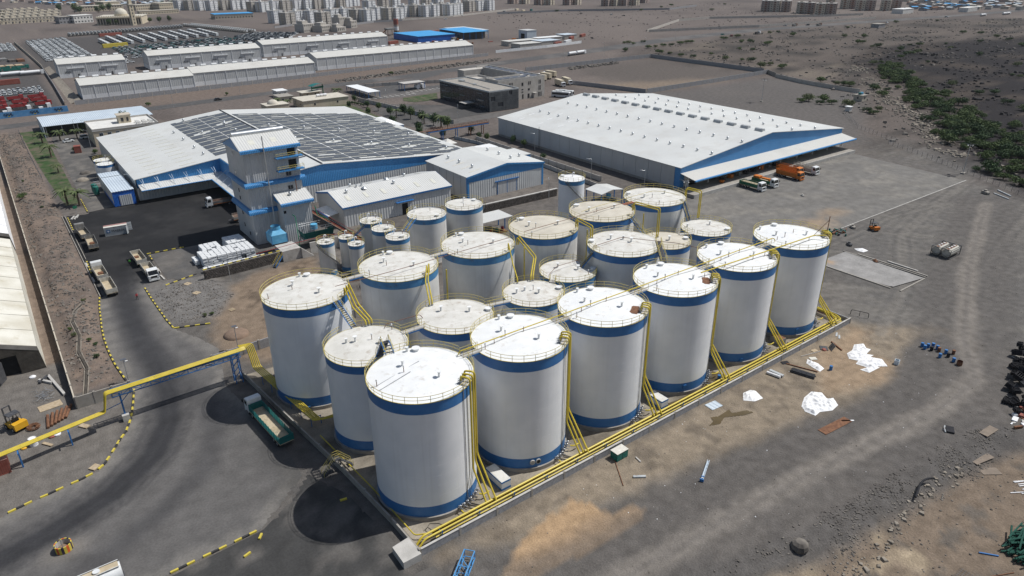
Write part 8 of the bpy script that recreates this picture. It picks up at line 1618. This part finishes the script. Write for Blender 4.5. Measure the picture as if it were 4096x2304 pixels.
for k in range(290):
    if k<170:px,py=rr.uniform(130,1000),rr.uniform(0,22)
    elif k<250:px,py=rr.uniform(3640,4090),rr.uniform(3,44)
    else:px,py=rr.uniform(0,700),rr.uniform(-6,12)
    x,y=G(px,py,0);tag(link('town_house',hm[k%5],None,(x,y,0),rr.random()*3),'small low house in the far town along the top edge','house','far town houses')
box_far('filling_station','long dark filling-station canopy beside the far highway',*G(3870,46,0),.1,40,12,6,'wall_white','canopy',None);blockhouse('white villa with roof frame at the filling station',*G(3610,56,0),30,16,6,'wall_white','roof_white',name='roadside_villa',win=0)
# far-off stony mass of the bare plain: low rubble heaps
# vegetation
def leafcloud(lobes,n,s,seed,mat,name='crown'):
    r=np.random.RandomState(seed);vs=[];fs=[];w=np.array([l[3]*l[4]*l[5]for l in lobes])**.6;w/=w.sum()
    for k in range(n):
        l=lobes[r.choice(len(lobes),p=w)];d=r.normal(size=3);d/=np.linalg.norm(d);rad=r.rand()**.35;c=np.array(l[:3])+d*rad*np.array(l[3:6])
        if c[2]<.12:continue
        u=r.normal(size=3);u/=np.linalg.norm(u);v=np.cross(u,d+.3*r.normal(size=3));v/=np.linalg.norm(v)+1e-9;sz=s*r.uniform(.6,1.5);o=len(vs);vs+=[tuple(c+u*sz+v*sz*.2),tuple(c+v*sz*.55),tuple(c-u*sz),tuple(c-v*sz*.55)];fs.append((o,o+1,o+2,o+3))
    me=bpy.data.meshes.new(name);me.from_pydata([tuple(map(float,p))for p in vs],[],fs);me.materials.append(MATS[mat]);return me
def trunk_mesh(h,r0,limbs,seed):
    r=random.Random(seed);m=MB();m.tube([(0,0,-.2),(r.uniform(-.1,.1),r.uniform(-.1,.1),h*.5),(r.uniform(-.2,.2),r.uniform(-.2,.2),h)],r0,6)
    for k in range(limbs):a=2*pi*k/limbs+r.random();m.tube([(0,0,h*r.uniform(.3,.9)),(h*.5*cos(a),h*.5*sin(a),h*r.uniform(1.0,1.4))],r0*.5,5)
    return m.mesh('trunk','bark')
VEG={}
def lobeset(seed,R,H,flat,n):
    r=random.Random(seed);L=[]
    for k in range(n):a=r.random()*6.28;q=R*.55*sqrt(r.random());L.append((q*cos(a),q*sin(a),H*r.uniform(.45,.75),R*r.uniform(.35,.6),R*r.uniform(.35,.6),H*r.uniform(.2,.38)*flat))
    return L
for k in range(4):VEG['acacia',k]=(leafcloud(lobeset(k,3.2,2.8,1.0,9),900,.22,k,('foliage','foliage','foliage_dark','foliage_grey')[k]),trunk_mesh(1.4,.14,4,k))
for k in range(3):VEG['bush',k]=(leafcloud(lobeset(k+10,1.3,1.5,1.1,6),450,.14,k+9,('foliage','foliage_dark','foliage_grey')[k]),trunk_mesh(.7,.07,3,k))
for k in range(3):VEG['tree',k]=(leafcloud(lobeset(k+20,2.4,5.2,1.0,10),1100,.22,k+19,('foliage_dark','foliage','foliage_dark')[k]),trunk_mesh(2.6,.16,5,k))
def plant(name,label,cat,kind,v,x,y,s,group=None,z=None):
    t=thing(name,label,cat,(x,y,gzs(x,y)if z is None else z),RNG.random()*6,group);t.scale=(s,s,s*RNG.uniform(.85,1.15));cr_,tr_=VEG[kind,v];link('crown',cr_,t);link('trunk',tr_,t);return t
def palm_meshes(seed):
    r=random.Random(seed);tr=MB();tr.cyl(0,0,-.2,3.4,.26,8,.2);f=MB()
    for k in range(22):
        a=2*pi*k/22+r.uniform(-.2,.2);el=r.uniform(.1,1.2);P=[]
        for j in range(6):u=j/5;rr_=2.9*u;z=3.4+sin(el)*2.4*u-1.9*u*u;P.append((rr_*cos(a)*cos(el*.5),rr_*sin(a)*cos(el*.5),z))
        sx,sy=-sin(a),cos(a)
        for j in range(5):
            w0,w1=.34*(1-.15*j),.34*(1-.15*(j+1))*(1 if j<4 else .2);p,q_=P[j],P[j+1]
            for s in(-1,1):f._add([p,q_,(q_[0]+s*sx*w1,q_[1]+s*sy*w1,q_[2]-.16),(p[0]+s*sx*w0,p[1]+s*sy*w0,p[2]-.16)],[(0,1,2,3)])
    return f.mesh('fronds','palm_leaf'),tr.mesh('trunk','bark')
PM=[palm_meshes(k)for k in range(3)]
def palm(label,x,y,s,k,group=None):
    t=thing('palm_tree',label,'palm',(x,y,gzs(x,y)),RNG.random()*6,group);t.scale=(s,s,s);link('fronds',PM[k][0],t);link('trunk',PM[k][1],t);return t
for i,(lab,x,y,s)in enumerate((('palm on the lawn strip, farthest up the west drive',16.1,338.5,1.3),('small palm halfway along the west lawn strip',15.5,309.4,.85),('big palm leaning at the near end of the west lawn, left one',13.2,263.5,1.35),('big palm at the near end of the west lawn, right one',16.2,259.5,1.35),('palm at the left of the garden by the cream office',15.8,369.5,1.2),('palm in the middle of the garden by the cream office',22.6,369,1.2),('palm at the right of the garden by the cream office',29.3,369.5,1.1),('palm beside the plant gate',166.4,396.5,1.3),('palm behind the domed prayer room',128.3,389,1.1),('second palm beside the domed prayer room',131.2,381.7,1.1),('big palm near the end of the gantry garden',170.9,287.6,1.5),('palm in the gantry garden beyond the big one',168.8,300,1.2),('palm in the middle of the garden strip',165.4,322,1.1))):palm(lab,x,y,s,i%3)
for k,(x,y,s)in enumerate(((165.8,356,.8),(165.9,343,.8),(165.1,328,.9),(171.5,325,1.1),(169.1,314,1.1),(169.4,303,1.0),(170.5,294,1.1),(171,282,1.2),(157,284,.9),(167.1,374,.8),(162,388,.8),(160,375,.7),(157,360,.7),(156,335,.8),(157,310,.8),(154,278,.9),(153,300,.7),(160,268,.8))):plant('garden_tree','leafy green tree in the garden strip east of the solar hall','tree','tree',k%3,x,y,s,'trees in the garden strip',.1)
for k,(x,y,s)in enumerate(((178.6,241,.7),(178.7,233,.7),(171.2,211,.6),(172,257,.7),(171.6,251,.65),(175,268,.7))):plant('garden_tree','young tree in the lane beside the huge warehouse','tree','tree',k%3,x,y,s,'trees in the warehouse lane')
for lab,x,y,s,kd in(('large dark tree behind the cream office',52,384,1.3,'tree'),('bushy tree under the long shed, left',19.3,384,.9,'tree'),('bushy tree under the long shed, right',34.1,383,.9,'tree'),('round green shrub by the small red container',25.0,343,1.3,'bush'),('round green shrub right of the small red container',31.2,333.5,1.3,'bush'),('lone bush on the verge under the near warehouses',72.2,436,1.5,'bush'),('bush at the highway edge right of the dark saloon',116.5,443,1.3,'bush'),('bush on the stony bank left of the huge warehouse highway',232,455,1.8,'bush'),('wild green bush in the rubble by the tent',1.8,277.5,1.4,'acacia')):plant('tree' if kd=='tree' else 'shrub',lab,'tree' if kd=='tree' else 'shrub',kd,0 if kd!='tree' else 1,x,y,s*(.45 if kd=='acacia' else 1))
for k,(x,y)in enumerate(((4.6,154),(5.4,152.2),(2.4,158),(2.0,162),(4.8,146),(6.6,176.4),(3.5,300),(6,262),(27,152.3),(28.6,152),(119,66.2),(131,70),(133,71))):plant('weed','small green weed clump on stony ground near the road','plant','bush',k%3,x,y,.55,'weed clumps near the road')
for k in range(14):plant('hedge_shrub','clipped shrub in the green hedge beside the gate','shrub','bush',k%2,158+k*.6,392-k*2.4,1.0,'hedge shrubs by the gate')
for k,(px,py)in enumerate(((240,48),(300,52),(322,56),(395,52),(415,48),(440,46),(395,40),(650,36),(690,34),(560,92),(600,92),(640,92),(680,88),(470,100),(440,102))):x,y=G(px,py,0);plant('town_tree','dark green tree beside the mosque or schools','tree','tree',k%3,x,y,2.4 if k<9 else 1.5,'trees round the mosque')
# acacia belt down the right side and scattered scrub
rr=random.Random(77);path=[(540,272),(500,250),(455,216),(410,184),(376,152),(346,134),(322,116),(306,96),(288,70),(270,44)]
def along(u):
    k=u*(len(path)-1);i=min(int(k),len(path)-2);f=k-i;return(path[i][0]+(path[i+1][0]-path[i][0])*f,path[i][1]+(path[i+1][1]-path[i][1])*f)
nb=0
for k in range(290):
    u=rr.random()**.9;x,y=along(u);w_=9+15*u;x+=rr.gauss(3+5*u,w_*.6);y+=rr.gauss(-5-3*u,w_*.45)
    if pdist([(245,44),(266.7,77.3),(282,101.4),(304.3,142.2),(323,166.6),(364,199.4),(300,260),(200,150),(200,44)],np.array([x]),np.array([y]))[0]>-3:continue
    plant('acacia_shrub','green acacia shrub in the belt beside the lava field','shrub','acacia',k%4 if k%4!=3 else 0,x,y,rr.uniform(.75,1.5),'acacia shrubs beside the lava field');nb+=1
for k in range(110):
    x,y=rr.uniform(300,900),rr.uniform(20,330)
    if pdist(LAVA,np.array([x]),np.array([y]))[0]<5:continue
    plant('acacia_shrub','scattered acacia shrub out on the dark lava','shrub','acacia',rr.choice((0,2,2,3)),x,y,rr.uniform(.6,1.3),'acacia shrubs on the lava')
spots=[(1130,440),(1180,440),(1220,450),(1320,430),(1370,490),(1440,480),(1520,470),(1600,465),(1690,450),(1750,440),(1800,435),(1140,520),(1480,540),(1590,545),(1700,570),(1820,580),(2000,560),(2150,610),(2310,620),(2400,630),(2130,400),(2260,380),(2310,430),(2400,430),(2550,460),(2500,680),(2290,500),(2420,510),(1300,110),(1500,80),(1600,60),(450,120),(630,110),(2140,50),(2010,105)]
for k,(x,y)in enumerate(spots):px,py=Q(2,0,x,y);plant('scrub_bush','grey-green thorn bush scattered on the stony scrubland','shrub','acacia',(0,3,0,2)[k%4],px,py,rr.uniform(.8,1.4),'thorn bushes on the scrubland')
for k,(x,y)in enumerate([(140,690),(20,340),(100,330),(250,365),(10,450),(20,660),(800,290),(1050,270),(1110,265),(1290,235),(1700,220),(900,445),(950,440),(1040,480),(1100,480),(1330,600),(1430,555),(1500,550),(1330,520),(1520,465),(530,830),(680,855),(760,860),(820,870),(330,1030),(410,1020),(520,1050),(560,1020),(640,1050),(800,1070),(1060,900),(1090,905),(1060,1150),(1100,1120),(990,1130),(1960,340),(2140,345),(2300,380),(2420,410),(2550,470),(960,385),(760,380)]):px,py=Q(3,0,x,y);plant('scrub_bush','grey-green thorn bush scattered on the stony scrubland','shrub','acacia',(0,3,2,0)[k%4],px,py,rr.uniform(.8,1.5),'thorn bushes on the scrubland')
# rubble and stones
r=np.random.RandomState(5)
def inpoly(poly,n,smin,smax,pw=2.5,minin=0.,dens=None):
    xs=[p[0]for p in poly];ys=[p[1]for p in poly];X=r.uniform(min(xs),max(xs),n*3);Y=r.uniform(min(ys),max(ys),n*3);ok=pdist(poly,X,Y)>minin
    if dens is not None:ok&=dens(X,Y)>r.rand(len(X))
    X,Y=X[ok][:n],Y[ok][:n];S_=smin+(smax-smin)*r.rand(len(X))**pw;return np.stack([X,Y,gz(X,Y),S_],1)
clump=lambda X,Y:sstep(.45,.62,fbm(X*.07+3,Y*.07,4))
scatter_rocks('lava_rubble',inpoly(LAVA,7000,.4,2.2,2.5,0,lambda X,Y:sstep(.40,.6,fbm(X*.05,Y*.05,4))*sstep(900,300,X)),'rock_lava','dark angular lava rubble covering the ground at right','rubble',1)
scatter_rocks('scrubland_stones',inpoly(SCRUB,5000,.4,2.0,2.5,0,clump),'rock','grey stones scattered over the scrubland','stones',2)
edge=[]
for k in range(2600):
    u=r.rand();x,y=along(u*.8);edge.append((x+r.normal()*4-13+8*u,y+r.normal()*3.5+9-3*u,0,.35+1.2*r.rand()**3))
edge=[e for e in edge if vnoise(np.array([e[0]*.12]),np.array([e[1]*.12]))[0]>.42]
edge=np.array(edge);edge[:,2]=gz(edge[:,0],edge[:,1]);ok=pdist([(245,44),(266.7,77.3),(282,101.4),(304.3,142.2),(323,166.6),(364,199.4),(300,260),(200,150),(200,44)],edge[:,0],edge[:,1])<-1.5
scatter_rocks('edge_boulders',edge[ok],'rock_tan','pale boulders tipped along the edge of the plant','boulders',3)
scatter_rocks('bank_gravel',inpoly([(60,38),(72,37),(90,34.5),(108,33),(119,31.5),(126,27),(110,25.5),(92,28),(80,26.5),(68,24),(55,30)],5200,.05,.30,4,0,lambda X,Y:.15+.85*sstep(.42,.62,fbm(X*.3,Y*.3,3))),'rock','loose grey gravel on the bank at the lower right','gravel',4)
scatter_rocks('bank_stones',inpoly([(62,31),(80,28),(96,30.2),(110,29.6),(112,27),(95,27.6),(82,26),(60,26)],260,.15,.7,3),'rock_tan','pale stones at the toe of the gravel bank','stones',5)
scatter_rocks('verge_rubble',inpoly([(0,136),(6.8,136),(6.6,150),(8.5,178),(9.6,250),(9.4,400),(0,400)],6500,.08,.55,3,0,lambda X,Y:.25+.75*sstep(.4,.58,fbm(X*.25,Y*.25,3))),'rock','brown rubble on the verge west of the plant road','rubble',6)
scatter_rocks('lot_stones',inpoly([(20.6,152),(30,151),(36,160),(34,172),(24,175),(20.6,172)],1500,.07,.35,3),'rock','small grey stones between the road and the retaining wall','stones',7)
scatter_rocks('yard_stones',np.concatenate([inpoly([(33,62),(138,62),(190,96),(260,96),(240,45),(150,28),(120,33),(60,40),(33,50)],2600,.04,.18,4),inpoly([(40,8),(120,8),(140,25),(110,27),(70,25)],900,.05,.3,4)]),'rock','small loose stones strewn over the yard','stones',8)
scatter_rocks('yard_litter',inpoly([(45,62),(138,62),(150,45),(120,33),(70,38)],150,.04,.16,3),'tarp_white','tiny white scraps of litter strewn over the yard','litter',9)
scatter_rocks('roadside_stones',np.concatenate([inpoly([(190,447),(330,468),(345,480),(300,476),(190,456)],900,.5,2.0,2),inpoly([(345,395),(395,396),(400,404),(350,405)],260,.6,2.2,2)]),'rock','line of grey boulders along the highway bank','boulders',10)
scatter_rocks('plain_stones',inpoly([(430,540),(1000,520),(1200,480),(1100,900),(600,900)],1200,.5,1.8,3,0,clump),'rock_lava','dark stones dotted over the bare plain','stones',11)
# dusty air over the plain
hz=bpy.data.materials.new('haze_air');hz.use_nodes=True;hn=hz.node_tree;hn.nodes.remove(hn.nodes['Principled BSDF']);pv_=hn.nodes.new('ShaderNodeVolumePrincipled')
pv_.inputs['Color'].default_value=(0.86,0.92,1.0,1);pv_.inputs['Density'].default_value=0.00004;pv_.inputs['Anisotropy'].default_value=0.1
hn.links.new(pv_.outputs[0],hn.nodes['Material Output'].inputs['Volume']);MATS['haze_air']=hz
struct(MB().box(-5200,9200,-3700,9200,-4,76).build('haze','haze_air'),'stuff')
